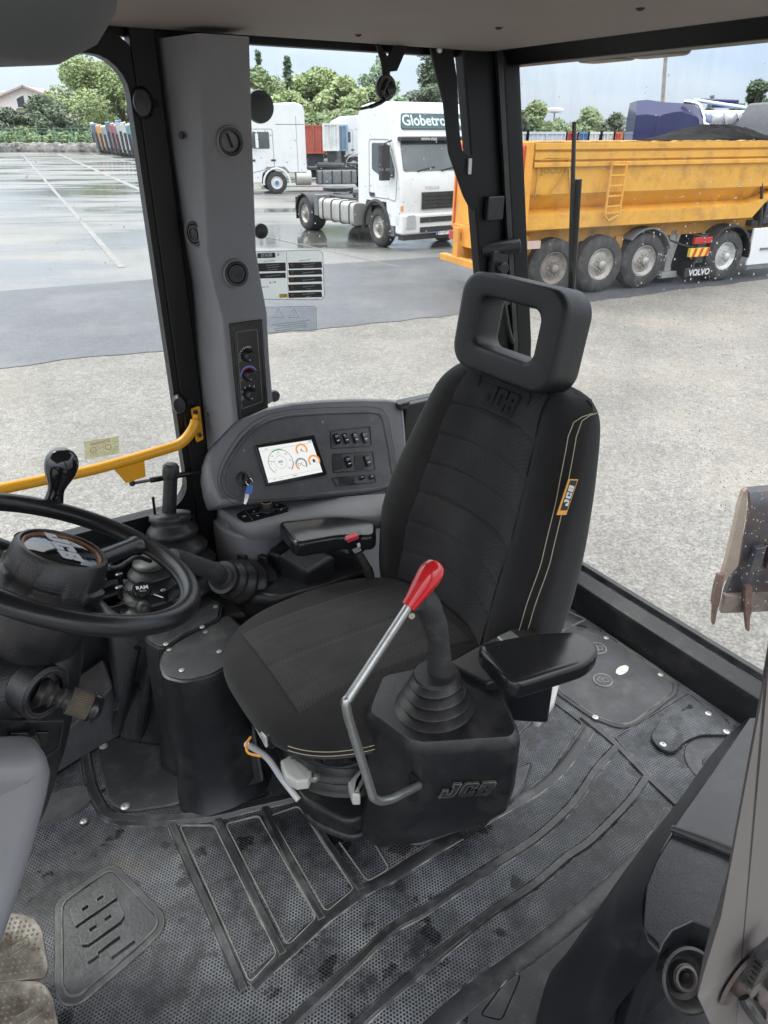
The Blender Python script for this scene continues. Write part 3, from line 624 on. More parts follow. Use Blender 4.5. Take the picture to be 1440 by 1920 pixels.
    if sign:
        P_ = frame3((hood-.40, cw/2, H-.44), (0, 1, 0), (-.42, 0, 1))
        b = MB(); b.prism(roundpoly([(-1.0, -.19), (1.0, -.19), (.94, .19), (-.94, .19)], .08), -.14, .03, M=P_); sg = b.build('roof_sign', mat('sign dark teal', (.05, .10, .11), .4), t, bevel=.01)
        text(sign, .36, P_w(F, P_) @ Matrix.Translation((0, 0, .036)), mat('sign letters', (.62, .72, .73), .5), sg, bold=.02, ext=.004)
        P2 = frame3((hood-.097, cw/2, WT), (0, 1, 0), (0, 0, 1)); 
        text('www.nau', .13, P_w(F, P2) @ Matrix.Translation((-.3, 0, .002)), whitep, t, ext=.002)
        P3 = frame3((hood+.082, cw/2, 1.52), (0, 1, 0), (0, 0, 1)); text('VOLVO', .10, P_w(F, P3) @ Matrix.Translation((-.28, 0, .004)), mat('chrome letters', (.35, .36, .37), .3, .6), t, ext=.002, space=1.5)
    if plate:
        P4 = frame3((hood+.125, cw/2+.15, .44), (0, 1, 0), (0, 0, 1)); b = MB(); b.bb(-.3, .3, -.07, .07, 0, .012, M=P4); pl = b.build('number_plate', mat('plate white', (.75, .75, .74), .4), t, smooth=False)
        b = MB(); b.bb(-.3, -.24, -.069, .069, .0125, .014, M=P4); b.build('plate_band', mat('plate blue', (.03, .12, .5), .4), pl, smooth=False)
        text(plate, .13, P_w(F, P4) @ Matrix.Translation((.03, 0, .0135)), mat('plate letters', (.03, .03, .03), .5), pl, ext=.001)
    return t
def P_w(F, P): return F @ P
def gframe(p, d): d = Vector((d[0], d[1], 0)).normalized(); return Matrix(((d.x, -d.y, 0, p[0]), (d.y, d.x, 0, p[1]), (0, 0, 1, GZ), (0, 0, 0, 1)))
vp = G(706, 463); VF = gframe((vp.x, vp.y), (.535, -.845))
truck('white tractor truck with a dark roof sign parked nearest, behind the glass stickers', VF, sign='Globetrotter', plate='57-27-XG', H=3.46)
dp = G(521, 364); truck('white tractor truck with a plain high roof, half hidden by the left pillar', gframe((dp.x-.1, dp.y), (-.92, -.39)), H=3.85, wheels=(0, -4.6), cw=2.5, wr=.56, back=-1.9, hood=1.7, group=None) if False else None
# rear truck: faces left, its left-hand side is seen
DF = gframe((dp.x, dp.y), (.94, .25)) 
def mirror_truck(label, F, H, name='truck'):
    t = thing(name, label, 'truck', F); cw = 2.5
    prof = [(1.55, 1.0), (1.55, H-.35), (1.45, H-.12), (1.15, H), (-.5, H-.08), (-1.25, H-.42), (-1.42, H-1.15), (-1.5, 1.5), (-1.5, .55), (-.75, .55), (-.68, .95), (-.45, 1.25), (.45, 1.25), (.68, 1.0)]
    def sec(y, sh): return [(x+(sh*.9 if x < -.9 else -sh*.2), y, z-(sh*.6 if z > H-.6 else 0)) for x, z in prof]
    b = MB(); b.loft([sec(0, .10), sec(.05, .04), sec(.22, 0), sec(cw-.22, 0), sec(cw-.05, .04), sec(cw, .10)]); b.build('cab_body', whitet, t, angle=28)
    b = MB(); b.prism(roundpoly([(-1.15, 2.05), (-.25, 2.05), (-.25, 2.78), (-1.05, 2.78)], .06), 0, .012, M=xz(0)); b.build('side_window', tglass, t, smooth=False)
    b = MB(); b.rib(roundpoly([(-1.28, .95), (-1.22, 2.9), (-.08, 2.9), (-.08, 1.25)], .08), .025, .006, M=xz(-.001), closed=True)
    b.rib([(.1, H-.95), (1.5, H-.95)], .03, .006, M=xz(-.001)); b.rib([(1.1, 1.0), (1.1, H-.6)], .02, .006, M=xz(-.001)); b.build('door_seam', greyp, t, smooth=False)
    b = MB(); b.bb(-.22, 0, -.03, 0, 1.5, 1.58); b.bb(-1.2, -1.0, -.03, 0, 1.5, 1.58); b.build('door_handle', blackp, t)
    b = MB(); b.bb(-.95, -.82, -.36, -.14, 2.1, 2.7); b.tube([(-1.1, 0, 2.05), (-.88, -.25, 2.0), (-.88, -.25, 2.8), (-1.1, 0, 2.85)], .025, 6); b.build('mirror', whitet, t, bevel=.03)
    arc = [(.66*math.cos(a), .5+.68*math.sin(a)) for a in [math.radians(k) for k in range(-10, 191, 14)]]
    b = MB(); b.tube([(x, .02, z) for x, z in arc], .05, 8); b.build('wheel_arch', whitet, t)
    b = MB(); b.bb(-1.45, -.8, .02, .4, .2, .55); b.build('step', mat('dirty white', (.55, .52, .44), .6, var=.15), t, bevel=.03)
    b = MB(); b.bb(1.6, 7.4, .75, .88, .7, 1.0); b.bb(1.6, 7.4, 1.6, 1.73, .7, 1.0)
    for k in range(7): b.bb(1.8+k*.85, 1.95+k*.85, .88, 1.6, .74, .96)
    b.box((3.0, 1.2, 1.12), (2.4, 1.3, .12)); b.box((4.4, 1.2, 1.3), (.9, 1.5, .1)); b.cyl((2.2, .6, 1.25), (3.6, .7, 1.2), .16, n=10); b.lathe([(.05, 0), (.55, 0), (.55, .12), (.1, .14)], c=(4.9, 1.25, 1.15), n=20); b.build('chassis', steel, t)
    b = MB(); b.cyl((1.0, .25, .72), (1.75, .25, .72), .34, n=20); b.build('air_tank', alu, t)
    b = MB(); b.prism(roundpoly([(.02, .4), (.7, .4), (.7, 1.05), (.02, 1.05)], .1), 2.1, 4.1, M=yz(0)); tk = b.build('fuel_tank', greyp, t)
    b = MB()
    for k in range(4): b.bb(2.3+k*.5, 2.36+k*.5, .0, .02, .42, 1.03)
    b.build('strap', blackp, tk)
    wheel(t, 0, .04, .52, .3, -1, mat('white rim', (.7, .7, .68), .5)); wheel(t, 0, cw-.04, .52, .3, 1); wheel(t, 5.0, .04, .52, .55, -1); wheel(t, 5.0, cw-.04, .52, .55, 1)
    for s_, lb_ in ((.04, 1),):
        b = MB(); aa = [math.radians(k) for k in range(20, 161, 14)]; b.loft([[(5.0+(.58+q)*math.cos(a), y, .52+(.58+q)*math.sin(a)) for q, y in ((0, .0), (.05, .0), (.05, .6), (0, .6))] for a in aa]); b.build('mudguard', blackp, t)
    b = MB(); b.lathe([(.001, -.06), (.09, -.06), (.1, 0)], ax=(0, 1, 0), c=(0, .02, .52), n=12); b.build('hub_cap', mat('hub blue', (.05, .18, .45), .4), t)
    return t
mirror_truck('white tractor truck with a plain high roof, half hidden behind the left pillar', DF, 4.05)
tp = G(700, 330); TFm = gframe((tp.x-1.0, tp.y+6), (.94, .30))
mirror_truck('white truck seen only by its rear wall behind the nearest truck', TFm @ Matrix.Translation((-.6, 0, 0)), 3.9)
# ---------------------------------------------------------------- tipper trailer
p2 = G(1127, 551); p3 = G(1364, 527); TD = (p3.x-p2.x, p3.y-p2.y); TF = gframe((p2.x, p2.y), TD)
TPL = TF @ Matrix.Translation((0, 0, 0)) @ xz(0) @ Matrix.Scale(1, 4)
def TP(u, v, y=0.0):                   # point on the near side of the trailer
    return hit(u, v, TF, 1, y)
yel = mat('tipper yellow paint', (.62, .31, .045), .45, col2=(.74, .39, .065), vscale=1.2, dirt=(.30, .15, .05), dscale=2.6, damt=.75)
yrust = mat('rusty yellow', (.55, .28, .06), .7, dirt=(.16, .07, .03), dscale=3, damt=.8); redm = mat('red marking tape', (.62, .05, .03), .5, var=.2, vscale=6)
tt = thing('tipper_trailer', 'yellow half-pipe tipper semi-trailer with three axles behind the rear window', 'trailer', TF)
z1 = 1.31-GZ; z0 = -.10-GZ; X0, X1 = -1.86, 3.7; WD = 2.45
secp = [(0.0, z1), (0.0, z1-.10), (.03, z1-.30), (.05, z0+.62), (.30, z0+.36), (.02, z0+.28), (.02, z0+.04), (.12, z0)]
def bodysec(x, k=1): return [(x, y, z) for y, z in secp]+[(x, WD-y, z) for y, z in secp[::-1]]
b = MB()
outer = [(X0, 0), (X0, 0)]
def hull(x, f):                        # f: 0 full section .. 1 raised floor at the sloping front wall
    o = []
    for y, z in secp+[(WD-y, z) for y, z in secp[::-1]]: o.append((x, y, max(z, z0+f*(z1-z0-.25))))
    return o
b.loft([hull(X0, 0), hull(X1-.05, 0), hull(X1+.45, .45), hull(X1+.85, .85)]); body = b.build('tipper_body', yel, tt, smooth=False)
b = MB(); b.bb(X0, X1+.95, -.05, .09, z1-.09, z1+.02); b.bb(X0+.02, X1+.9, -.03, .05, z1-.36, z1-.28); b.bb(X0+.02, X1+.9, -.02, .05, z1-.25, z1-.12); b.bb(X0, X1+.95, WD-.09, WD+.05, z1-.09, z1+.02); b.build('top_rail', yel, body, bevel=.015)
b = MB(); rnd = random.Random(3); pr = [(X0+i*.12, z1+.02+rnd.uniform(0, .02)) for i in range(55)]; b.loft([[(x, -.045, z1+.02), (x, .085, z1+.02), (x, .085, z+.006), (x, -.045, z+.006)] for x, z in pr]); b.build('rusty_edge', yrust, body)
# ladder traced on the side
b = MB(); L1, L2, L3, L4 = TP(1148, 303, -.08), TP(1134, 405, -.08), TP(1176, 303, -.08), TP(1161, 402, -.08)
for p, q in ((L1, L2), (L3, L4)): b.tube([p, q], .022, 6)
for k in range(6):
    q = k/5.2; b.tube([L1+(L2-L1)*(q+.06 if q < .9 else q), L3+(L4-L3)*(q+.06 if q < .9 else q)], .018, 6)
b.tube([L2, L2+(L4-L2)*.3+Vector((0, 0, -.09)), L4], .022, 6); b.build('ladder', yel, tt)
# rear corner panel with pressed outline and maker's name
b = MB(); pp = [TP(1000, 305), TP(1015, 305), TP(1022, 297), TP(1065, 297), TP(1068, 365)]; b.rib([(p.x, p.z) for p in pp], .03, .02, M=xz(-.0), z=.0)
pp = [TP(1002, 368), TP(1010, 304), TP(1018, 299)]; b.rib([(p.x, p.z) for p in pp], .025, .02, M=xz(0))
pp = [TP(1012, 366), TP(1028, 366), TP(1062, 322)]; b.rib([(p.x, p.z) for p in pp], .02, .02, M=xz(0)); b.build('pressed_panel', mat('yellow in seam', (.42, .22, .04), .7), tt, smooth=False)
c = TP(1041, 319, -.02); text('JOCOVI', .17, TF @ frame3((c.x, -.02, c.z), (1, 0, 0), (0, 0, 1)), mat('faded letters', (.22, .12, .03), .6), tt, ext=.002)
# tailgate and its markings (plane facing the rear)
b = MB(); tg = [(-.02, z0+.04), (-.02, z1+.03), (WD+.02, z1+.03), (WD+.08, z0-.12), (WD-.2, z0-.25), (.15, z0-.25)]
b.prism(tg, X0-.14, X0-.01, M=yz(0)); tgo = b.build('tailgate', mat('tailgate orange yellow', (.75, .34, .05), .5, var=.12, vscale=2, dirt=(.35, .15, .05), dscale=3, damt=.4), tt, bevel=.01)
b = MB(); tp_ = [(.06, z0-.05), (.06, z1-.06), (WD-.1, z1-.06), (WD-.04, z0-.1)]; b.rib(tp_, .11, .012, M=Matrix.Translation((X0-.152, 0, 0)) @ Matrix.Scale(-1, 4, (1, 0, 0)) @ yz(0), closed=True)
b.rib([(.35, z0+.25), (.35, z0+.55), (1.3, z0+.55), (1.3, z0+.25)], .06, .012, M=Matrix.Translation((X0-.152, 0, 0)) @ Matrix.Scale(-1, 4, (1, 0, 0)) @ yz(0), closed=True); b.build('warning_border', redm, tgo, smooth=False)
b = MB(); b.bb(X0-.158, X0-.152, .42, 1.23, z0+.32, z0+.48); b.build('reflector_plate', mat('reflective yellow', (.85, .75, .08), .4), tgo, smooth=False)
for yy, s in ((1.75, '60'), (1.38, '80')):
    b = MB(); b.lathe([(.16, 0), (.16, .012)], c=(X0-.15, yy, z0+.92), ax=(-1, 0, 0), n=24); dk = b.build('speed_disc', mat('disc white', (.8, .8, .78), .5), tgo)
    text(s, .22, TF @ frame3((X0-.165, yy, z0+.92), (0, -1, 0), (0, 0, 1)), mat('plate letters', (.03, .03, .03), .5), dk, ext=.001)
# rear bumper, lights, chassis, axles
b = MB(); b.bb(X0-.35, X0-.2, -.15, WD+.15, .42, .55); b.bb(X0-.3, X0+.3, .3, .5, .5, 1.1); b.bb(X0-.3, X0+.3, WD-.5, WD-.3, .5, 1.1); b.bb(X0-.2, X0+.1, .1, WD-.1, .75, 1.15); b.build('rear_bumper', mat('bumper orange', (.66, .30, .05), .6, var=.15, vscale=3), tt, bevel=.01)
for y0 in (.05, WD-.5):
    b = MB(); b.bb(X0-.26, X0-.2, y0, y0+.45, .85, 1.02); b.build('tail_lamp', redl, tt, bevel=.01)
b = MB(); b.bb(X0+.02, X0+.30, -.03, .05, .93, 1.06); b.build('marker_lamp', mat('pale lamp', (.55, .4, .35), .4), tt)
b = MB(); b.bb(X0, 5.2, .35, .55, .95, 1.18); b.bb(X0, 5.2, WD-.55, WD-.35, .95, 1.18)
for x in (-1.1, -.6, .4, 1.4, 2.0): b.bb(x, x+.12, .55, WD-.55, .97, 1.15)
for x in (-1.62, -.55, .52, 1.6): b.bb(x-.09, x+.09, .3, .45, .55, 1.0)
for x in (-1.12, -.05, 1.0): b.cyl((x, .3, .52), (x, WD-.3, .52), .09, n=10)
b.build('chassis', yrust, tt)
for x in (-1.10, 0.0, 1.06):
    wheel(tt, x, .10, .53, .36, -1, rimd if x < -.5 else rimm); wheel(tt, x, WD-.10, .53, .36, 1)
b = MB(); aa = [math.radians(k) for k in range(20, 150, 13)]; b.loft([[(1.06+(.60+q)*math.cos(a), y, .53+(.60+q)*math.sin(a)) for q, y in ((0, .06), (.03, .06), (.03, .5), (0, .5))] for a in aa]); b.build('mudguard', greyp, tt)
b = MB(); b.bb(1.86, 2.02, .35, .52, .22, 1.05); b.tube([(2.15, .4, 1.1), (1.98, .4, .3)], .05, 6); b.bb(1.74, 2.14, .28, .6, .12, .24); b.box((1.94, .42, .17), (.5, .25, .05), ry=.1); b.bb(1.86, 2.02, WD-.52, WD-.35, .22, 1.05); b.build('landing_leg', mat('grey leg', (.33, .33, .32), .6, var=.2), tt, bevel=.01)
b = MB(); b.tube(smooth_path([(3.6, .1, z1-.2), (3.95, .05, 1.2), (3.9, .1, .9), (3.2, .2, .95)], 6), .03, 8); b.tube(smooth_path([(1.6, .1, .9), (2.2, .05, .75), (2.7, .15, .95)], 6), .02, 6); b.build('air_hose', blackp, tt)
# rolled black tarpaulin lying on the trailer
b = MB(); rnd = random.Random(9); rings = []
for i in range(64):
    q = i/63; x = 2.35+q*2.35; hh = (.03+.25*math.sin(PI*min(1, q*1.35)*.74)**1.2)*(1 if q < .62 else 1-(q-.62)*1.5); rr = [(x, WD*.42*math.cos(a)*-1+WD*.5+.1, z1+max(.01, hh)*math.sin(a)*(1+rnd.uniform(-.07, .07)+.12*math.sin(x*9+a*5))+.012) for a in [PI*j/12 for j in range(13)]]
    rings.append(rr)
b.loft(rings); tz = b.build('tarpaulin', mat('black tarpaulin', (.010, .010, .011), .9, var=.5, vscale=5, bump=1.0, bscale=7, spec=.15), frame=TF); tag(tz, 'crumpled black tarpaulin heaped on the front of the yellow trailer', 'tarpaulin')
# tractor coupled to it
tr = thing('truck', 'tractor unit with a white side skirt coupled to the yellow tipper trailer', 'truck', TF, loc=(3.19, 0, 0))
wheel(tr, 0, .05, .50, .5, -1, mat('pale rim', (.55, .55, .53), .4, .4, var=.2)); wheel(tr, 0, WD-.05, .5, .5, 1)
b = MB(); aa = [math.radians(k) for k in range(-5, 186, 13)]; b.loft([[((.58+q)*math.cos(a), y, .5+(.58+q)*math.sin(a)) for q, y in ((0, .0), (.04, .0), (.04, .6), (0, .6))] for a in aa]); b.build('mudguard', blackp, tr)
b = MB(); b.bb(.62, 3.6, .02, .08, .28, 1.02); sk = b.build('side_skirt', mat('skirt white', (.75, .76, .77), .4), tr, bevel=.02)
b = MB(); b.bb(.9, 3.5, -.005, .015, .58, .62); b.bb(.62, 3.6, .0, .04, .2, .27); b.build('skirt_trim', greyp, sk)
b = MB(); b.bb(-.9, 3.6, .6, .75, .8, 1.05); b.bb(-.9, 3.6, WD-.75, WD-.6, .8, 1.05); b.bb(.7, 1.6, .2, WD-.2, 1.05, 1.15); b.bb(.9, 1.5, .1, 1.2, 1.1, 1.5); b.build('chassis', steel, tr)
b = MB(); b.bb(-.88, -.66, .02, .62, .42, .95); b.build('mudflap_holder', blackp, tr, bevel=.01)
b = MB(); b.bb(-.93, -.885, .0, .6, .14, .46); fl = b.build('mudflap', mat('flap rubber', (.035, .035, .037), .6), tr, smooth=False)
text('VOLVO', .17, TF @ frame3((2.45, -.02, .24), (1, .0, 0), (0, 0, 1)), whitep, fl, ext=.002, bold=.02)
b = MB(); b.bb(-1.12, -.42, -.012, .02, .17, .34); b.build('flap_face', mat('flap rubber', (.035, .035, .037), .6), fl, smooth=False)
b = MB(); b.bb(-1.1, -.6, -.03, .04, .56, .72); cp = b.build('chevron_plate', mat('plate yellow', (.78, .60, .08), .5), tr, smooth=False)
b = MB()
for k in range(3): b.prism([(-1.05+k*.17, .56), (-.98+k*.17, .56), (-.92+k*.17, .72), (-.99+k*.17, .72)], .0, .006, M=xz(-.031))
b.build('chevron', redm, cp, smooth=False)
b = MB(); b.bb(-1.02, -.55, -.02, .05, .80, .92); b.build('tail_lamp', redl, tr, bevel=.01)

# ---------------------------------------------------------------- blue truck and far right vehicles
BY = 22.0
a_ = WY(1204, 196, BY); BF = gframe((a_.x, BY), (.97, -.2))
blue = mat('dark blue truck paint', (.014, .02, .10), .35, coat=.4, var=.15, vscale=1)
bt = thing('truck', 'dark blue bonneted truck cab with a chrome lamp bar behind the yellow trailer', 'truck', BF)
HB = a_.z-GZ+.12
b = MB(); 
def bs(x, zt, w0, w1): return [(x, .0+w0, .8), (x, w0*.8, zt-.35), (x, w0+.3, zt), (x, 2.3-w0, zt), (x, 2.5-w0, zt-.35), (x, 2.5-w0, .8)]
b.loft([bs(-.12, HB-.02, .0, 0), bs(.15, HB, .0, 0), bs(.62, HB-.06, .02, 0), bs(1.35, HB-.10, .05, 0), bs(1.75, HB-.35, .12, 0), bs(1.9, HB-.9, .15, 0)]); b.build('cab_body', blue, bt, angle=25)
b = MB(); b.prism(roundpoly([(.40, HB-1.3), (.48, HB-.36), (1.0, HB-.26), (1.52, HB-.42), (1.62, HB-1.3)], .14), 0, .03, M=xz(-.0)); b.build('side_panel', blue, bt, bevel=.02)
b = MB(); b.bb(1.25, 4.2, .5, 2.3, .8, HB-.36); b.build('sleeper_roof', mat('blue grey roof', (.16, .20, .36), .4, var=.15, vscale=2), bt, bevel=.18, bseg=4)
chrome = mat('chrome tube', (.75, .76, .78), .12, 1.0)
b = MB(); b.tube(smooth_path([(1.1, .25, HB-.05), (1.45, .12, HB-.12), (1.62, .05, HB-.4), (1.8, .0, HB-.62), (3.0, .0, HB-.66), (3.3, .05, HB-.5), (3.2, .3, HB-.3), (2.9, .6, HB-.22), (1.4, .7, HB-.0)], 6), .045, 8); b.build('lamp_bar', chrome, bt)
for k in range(4):
    b = MB(); b.lathe([(.02, .12), (.14, .08), (.17, 0), (.16, -.03), (.01, -.04)], c=(1.98+k*.33, -.02, HB-.46), ax=(0, 1, 0), n=16); lp = b.build('spot_lamp', chrome, bt)
    b = MB(); b.lathe([(.14, 0), (.08, .03), (.001, .04)], c=(1.98+k*.33, -.06, HB-.46), ax=(0, -1, 0), n=16); b.build('lens', lampm, lp)
b = MB(); b.tube([(1.6, .9, HB), (2.6, .9, HB-.04)], .05, 6); b.box((2.2, 1.2, HB-.1), (.5, .5, .16)); b.build('air_horn', blue, bt)
b = MB(); b.bb(-.1, 4.2, .4, 2.1, .3, .8); b.build('chassis', steel, bt)
for x in (1.0, 3.8): wheel(bt, x, .1, .5, .3, -1)
q = WY(1462, 200, 19.0); t = thing('truck', 'dark grey truck cab at the far right edge beyond the tarpaulin', 'truck', loc=(q.x, 19.0, GZ))
dg = mat('dark grey cab', (.10, .10, .11), .5, var=.2); hh = WY(1400, 188, 19.0).z-GZ
b = MB(); b.prism([(0, .6), (.0, hh-.5), (.22, hh), (2.6, hh), (2.6, .6)], -2.2, 0, M=xz(0)); b.build('cab_body', dg, t, bevel=.06)
b = MB(); b.prism([(-.05, hh-.45), (.1, hh-.06), (.18, hh-.06), (.05, hh-.5)], 0, .03, M=xz(-.01)); b.bb(-.02, .3, -.06, -.01, hh-.75, hh-.5); b.build('pillar_trim', alu, t)
b = MB(); b.prism(roundpoly([(.2, hh-.95), (.35, hh-.2), (1.6, hh-.2), (1.6, hh-.95)], .06), 0, .03, M=xz(-.01)); b.build('side_window', tglass, t, smooth=False)
for x in (.6, 2.2): wheel(t, x, -.02, .5, .3, -1)
q = WY(1322, 214, 30); q2 = WY(1420, 214, 30); t = thing('trailer', 'white box trailer roof behind the tarpaulin and the lamp bar', 'trailer', loc=(q.x, 30, GZ)); wq = q2.x-q.x; hh = q.z-GZ+.12
b = MB(); b.bb(0, wq, 0, 2.5, 1.1, hh); b.build('box_body', whitet, t, bevel=.08)
for x in (.7, wq-.8): wheel(t, x, .1, .5, .35, -1)
b = MB(); b.bb(.1, wq-.1, .3, 2.2, .8, 1.1); b.build('chassis', steel, t)

# ---------------------------------------------------------------- backhoe bucket outside the rear window
BD = 2.75; bk = WY(1340, 1170, BD)
KF = Matrix.Translation(WY(1400, 930, BD))
rustb = mat('worn bucket steel', (.035, .045, .065), .38, .3, col2=(.09, .06, .05), vscale=7, dirt=(.24, .11, .06), dscale=5, damt=.45)
rust2 = mat('muddy rust', (.10, .072, .055), .8, col2=(.22, .185, .155), vscale=9, bump=.6, bscale=60)
bu = thing('excavator_bucket', 'rusty digging bucket with worn teeth hanging outside the rear window', 'bucket', KF)
def K(u, v, d=BD): return WY(u, v, d)
def inv(p): return p-KF.translation
le = [K(1402, 916), K(1395, 922), K(1386, 950), K(1378, 990), K(1366, 1040), K(1354, 1085), K(1346, 1120), K(1358, 1092), K(1384, 1060), K(1392, 1010), K(1400, 960)]
b = MB(); b.loft([[p for p in le], [p+Vector((.0, .03, 0)) for p in le]]); b.build('side_plate', mat('dusty plate', (.26, .20, .155), .85, col2=(.36, .30, .245), vscale=6), bu, frame=I4, smooth=False)
shell = [(1400, 917, .06), (1405, 924, .02), (1408, 945, -.015), (1405, 975, -.035), (1401, 1000, -.045), (1394, 1030, -.045), (1386, 1056, -.03), (1373, 1082, -.02), (1362, 1108, -.02), (1358, 1128, -.03)]
b = MB(); rings = []
for q in smooth_path([(u, v, dy) for u, v, dy in shell], 4):
    p = K(q.x, q.y, BD+.05+q.z); rings.append([p, p+Vector((.62, .10, .0)), p+Vector((.62, .13, -.004)), p+Vector((0, .03, -.004))])
b.loft(rings); b.build('shell', rustb, bu, frame=I4)
b = MB(); p, q = K(1360, 1118, BD), K(1352, 1150, BD); sd = Vector((.62, .10, -.045)); th_ = Vector((0, .03, 0)); b.loft([[p, q, q+th_, p+th_], [p+sd, q+sd, q+sd+th_, p+sd+th_]]); b.build('cutting_edge', rust2, bu, frame=I4)
toothm = mat('rusty tooth', (.085, .045, .032), .75, col2=(.16, .095, .07), vscale=20)
for (u0, v0, u1, v1, w0) in ((1353, 1078, 1338, 1172, .030), (1404, 1100, 1403, 1184, .034), (1468, 1112, 1464, 1196, .034)):
    b = MB(); p, q = K(u0, v0, BD-.01), K(u1, v1, BD-.03); rg = []
    for t, wq, hq in ((0, 1, .012), (.3, 1.05, .02), (.6, .95, .022), (.66, .62, .018), (.95, .5, .012), (1, .4, .006)):
        c = p.lerp(q, t); rg.append([c+Vector((-wq*w0*.5, 0, 0)), c+Vector((wq*w0*.5, 0, 0)), c+Vector((wq*w0*.5, hq*2, 0)), c+Vector((-wq*w0*.5, hq*2, 0))])
    b.loft(rg); b.build('tooth', toothm, bu, frame=I4, bevel=.004)
b = MB(); p = K(1408, 1045); b.box(p+Vector((.02, -.01, 0)), (.055, .03, .13), rz=.2); b.box(p+Vector((.10, .01, .0)), (.05, .03, .12), rz=.2); b.build('wear_strap', rustb, bu, frame=I4, bevel=.006)
b = MB(); p = K(1490, 990)+Vector((.1, .1, 0)); b.cyl(p, p+Vector((.3, .1, .9)), .07, n=12); b.box(p+Vector((.05, .05, .0)), (.18, .2, .22)); b.build('linkage', rustb, bu, frame=I4)
# ================================================================ THE CAB
def slab(b, poly, z0, z1, r=.01, n=4, M=None):      # plate with rounded top and bottom edges
    rings = []
    for i in range(n+1):
        a = PI/2*i/n; rings.append([(x, y, z0+r*(1-math.sin(a))) for x, y in inset(poly, r*(1-math.cos(PI/2-a)) if 0 else r*(1-math.sin(PI/2*(1-0)*i/n)) if 0 else r*(1-math.cos(a)) if 0 else r*(1-math.sin(a)))][:])
    rings = []
    for i in range(n+1):
        a = PI/2*i/n; rings.append([(x, y, z0+r*(1-math.sin(a))) for x, y in inset(poly, r*(1-math.cos(a)))][:]) if 0 else rings.append([(x, y, z0+r-r*math.cos(a)) for x, y in inset(poly, r-r*math.sin(a)+1e-5)])
    for i in range(n+1):
        a = PI/2*i/n; rings.append([(x, y, z1-r+r*math.sin(a)) for x, y in inset(poly, r-r*math.cos(a)+1e-5)])
    return b.loft(rings, M=M)
def bellows(b, c, ax, r0, r1, h, n, amp=.008, sx=1, sy=1, M=None):
    prof = []; k = n*8
    for i in range(k+1):
        q = i/k; r = r0+(r1-r0)*q; w_ = math.cos(2*PI*n*q); prof.append((r+amp*w_*(1 if w_ > 0 else 1.2), h*q))
    return b.lathe(prof, c=c, ax=ax, n=40, sx=sx, sy=sy, M=M)
def crisp(n, r0, r1, neck=None):       # (radius, 0..1) profile of a bellows with sharp lips, wide end first
    o = []
    for k in range(n):
        R = r0+(r1-r0)*k/max(1, n-1); q0, dq = k/n, 1/n
        o += [(R*.80, q0), (R*.95, q0+dq*.10), (R*1.02, q0+dq*.24), (R*1.03, q0+dq*.40), (R*.97, q0+dq*.56), (R*.82, q0+dq*.78), (R*.76, q0+dq*.92)]
    return [(a, b*.9) for a, b in o]+([(neck*1.05, .93), (neck, .99), (neck*.4, 1.0)] if neck else [])
rubberb = mat('black rubber', (.016, .0165, .018), .42, var=.25, vscale=14, dirt=(.11, .095, .08), dscale=14, damt=.5, bump=.12, bscale=300, wear=((.16, .14, .12), .004, .5))
plast = mat('black cab plastic', (.013, .0135, .0155), .32, var=.3, vscale=6, dirt=(.085, .08, .075), dscale=7, damt=.42, bump=.35, bscale=420, wear=((.15, .15, .155), .004, .6))
plasts = mat('smooth black plastic', (.010, .0105, .012), .2, var=.2, vscale=8, bump=.03, bscale=200)
framem = mat('black painted frame', (.0045, .0045, .005), .42, var=.3, vscale=7, spec=.3)
gtrim = mat('grey cab trim', (.205, .205, .215), .55, var=.05, vscale=5, dirt=(.11, .105, .10), dscale=6, damt=.35, bump=.35, bscale=420, wear=((.36, .35, .34), .004, .5))
gtrim2 = mat('warm grey pillar trim', (.125, .113, .108), .6, var=.05, vscale=4, dirt=(.30, .29, .28), dscale=7, damt=.3, bump=.25, bscale=600)
ceilm = mat('headlining', (.25, .215, .19), .8, var=.05, vscale=3, bump=.3, bscale=500)
white_l = mat('pale lever plastic', (.55, .56, .52), .45, var=.08, dirt=(.25, .24, .2), dscale=20, damt=.5)
orange = mat('yellow bar paint', (.83, .38, .01), .3, coat=.4, dirt=(.4, .2, .02), dscale=14, damt=.25)
ink = mat('white ink', (.62, .63, .64), .6); inkd = mat('black ink', (.02, .02, .02), .6)
steelr = mat('zinc plated rod', (.52, .53, .52), .32, .85, var=.25, vscale=25, dirt=(.2, .17, .13), dscale=25, damt=.6)
redk = mat('red knob', (.62, .015, .02), .18, coat=.6)
screwm = mat('screw zinc', (.5, .5, .48), .35, .7, var=.2)
orl2 = mat('logo orange', (.80, .36, .06), .6)
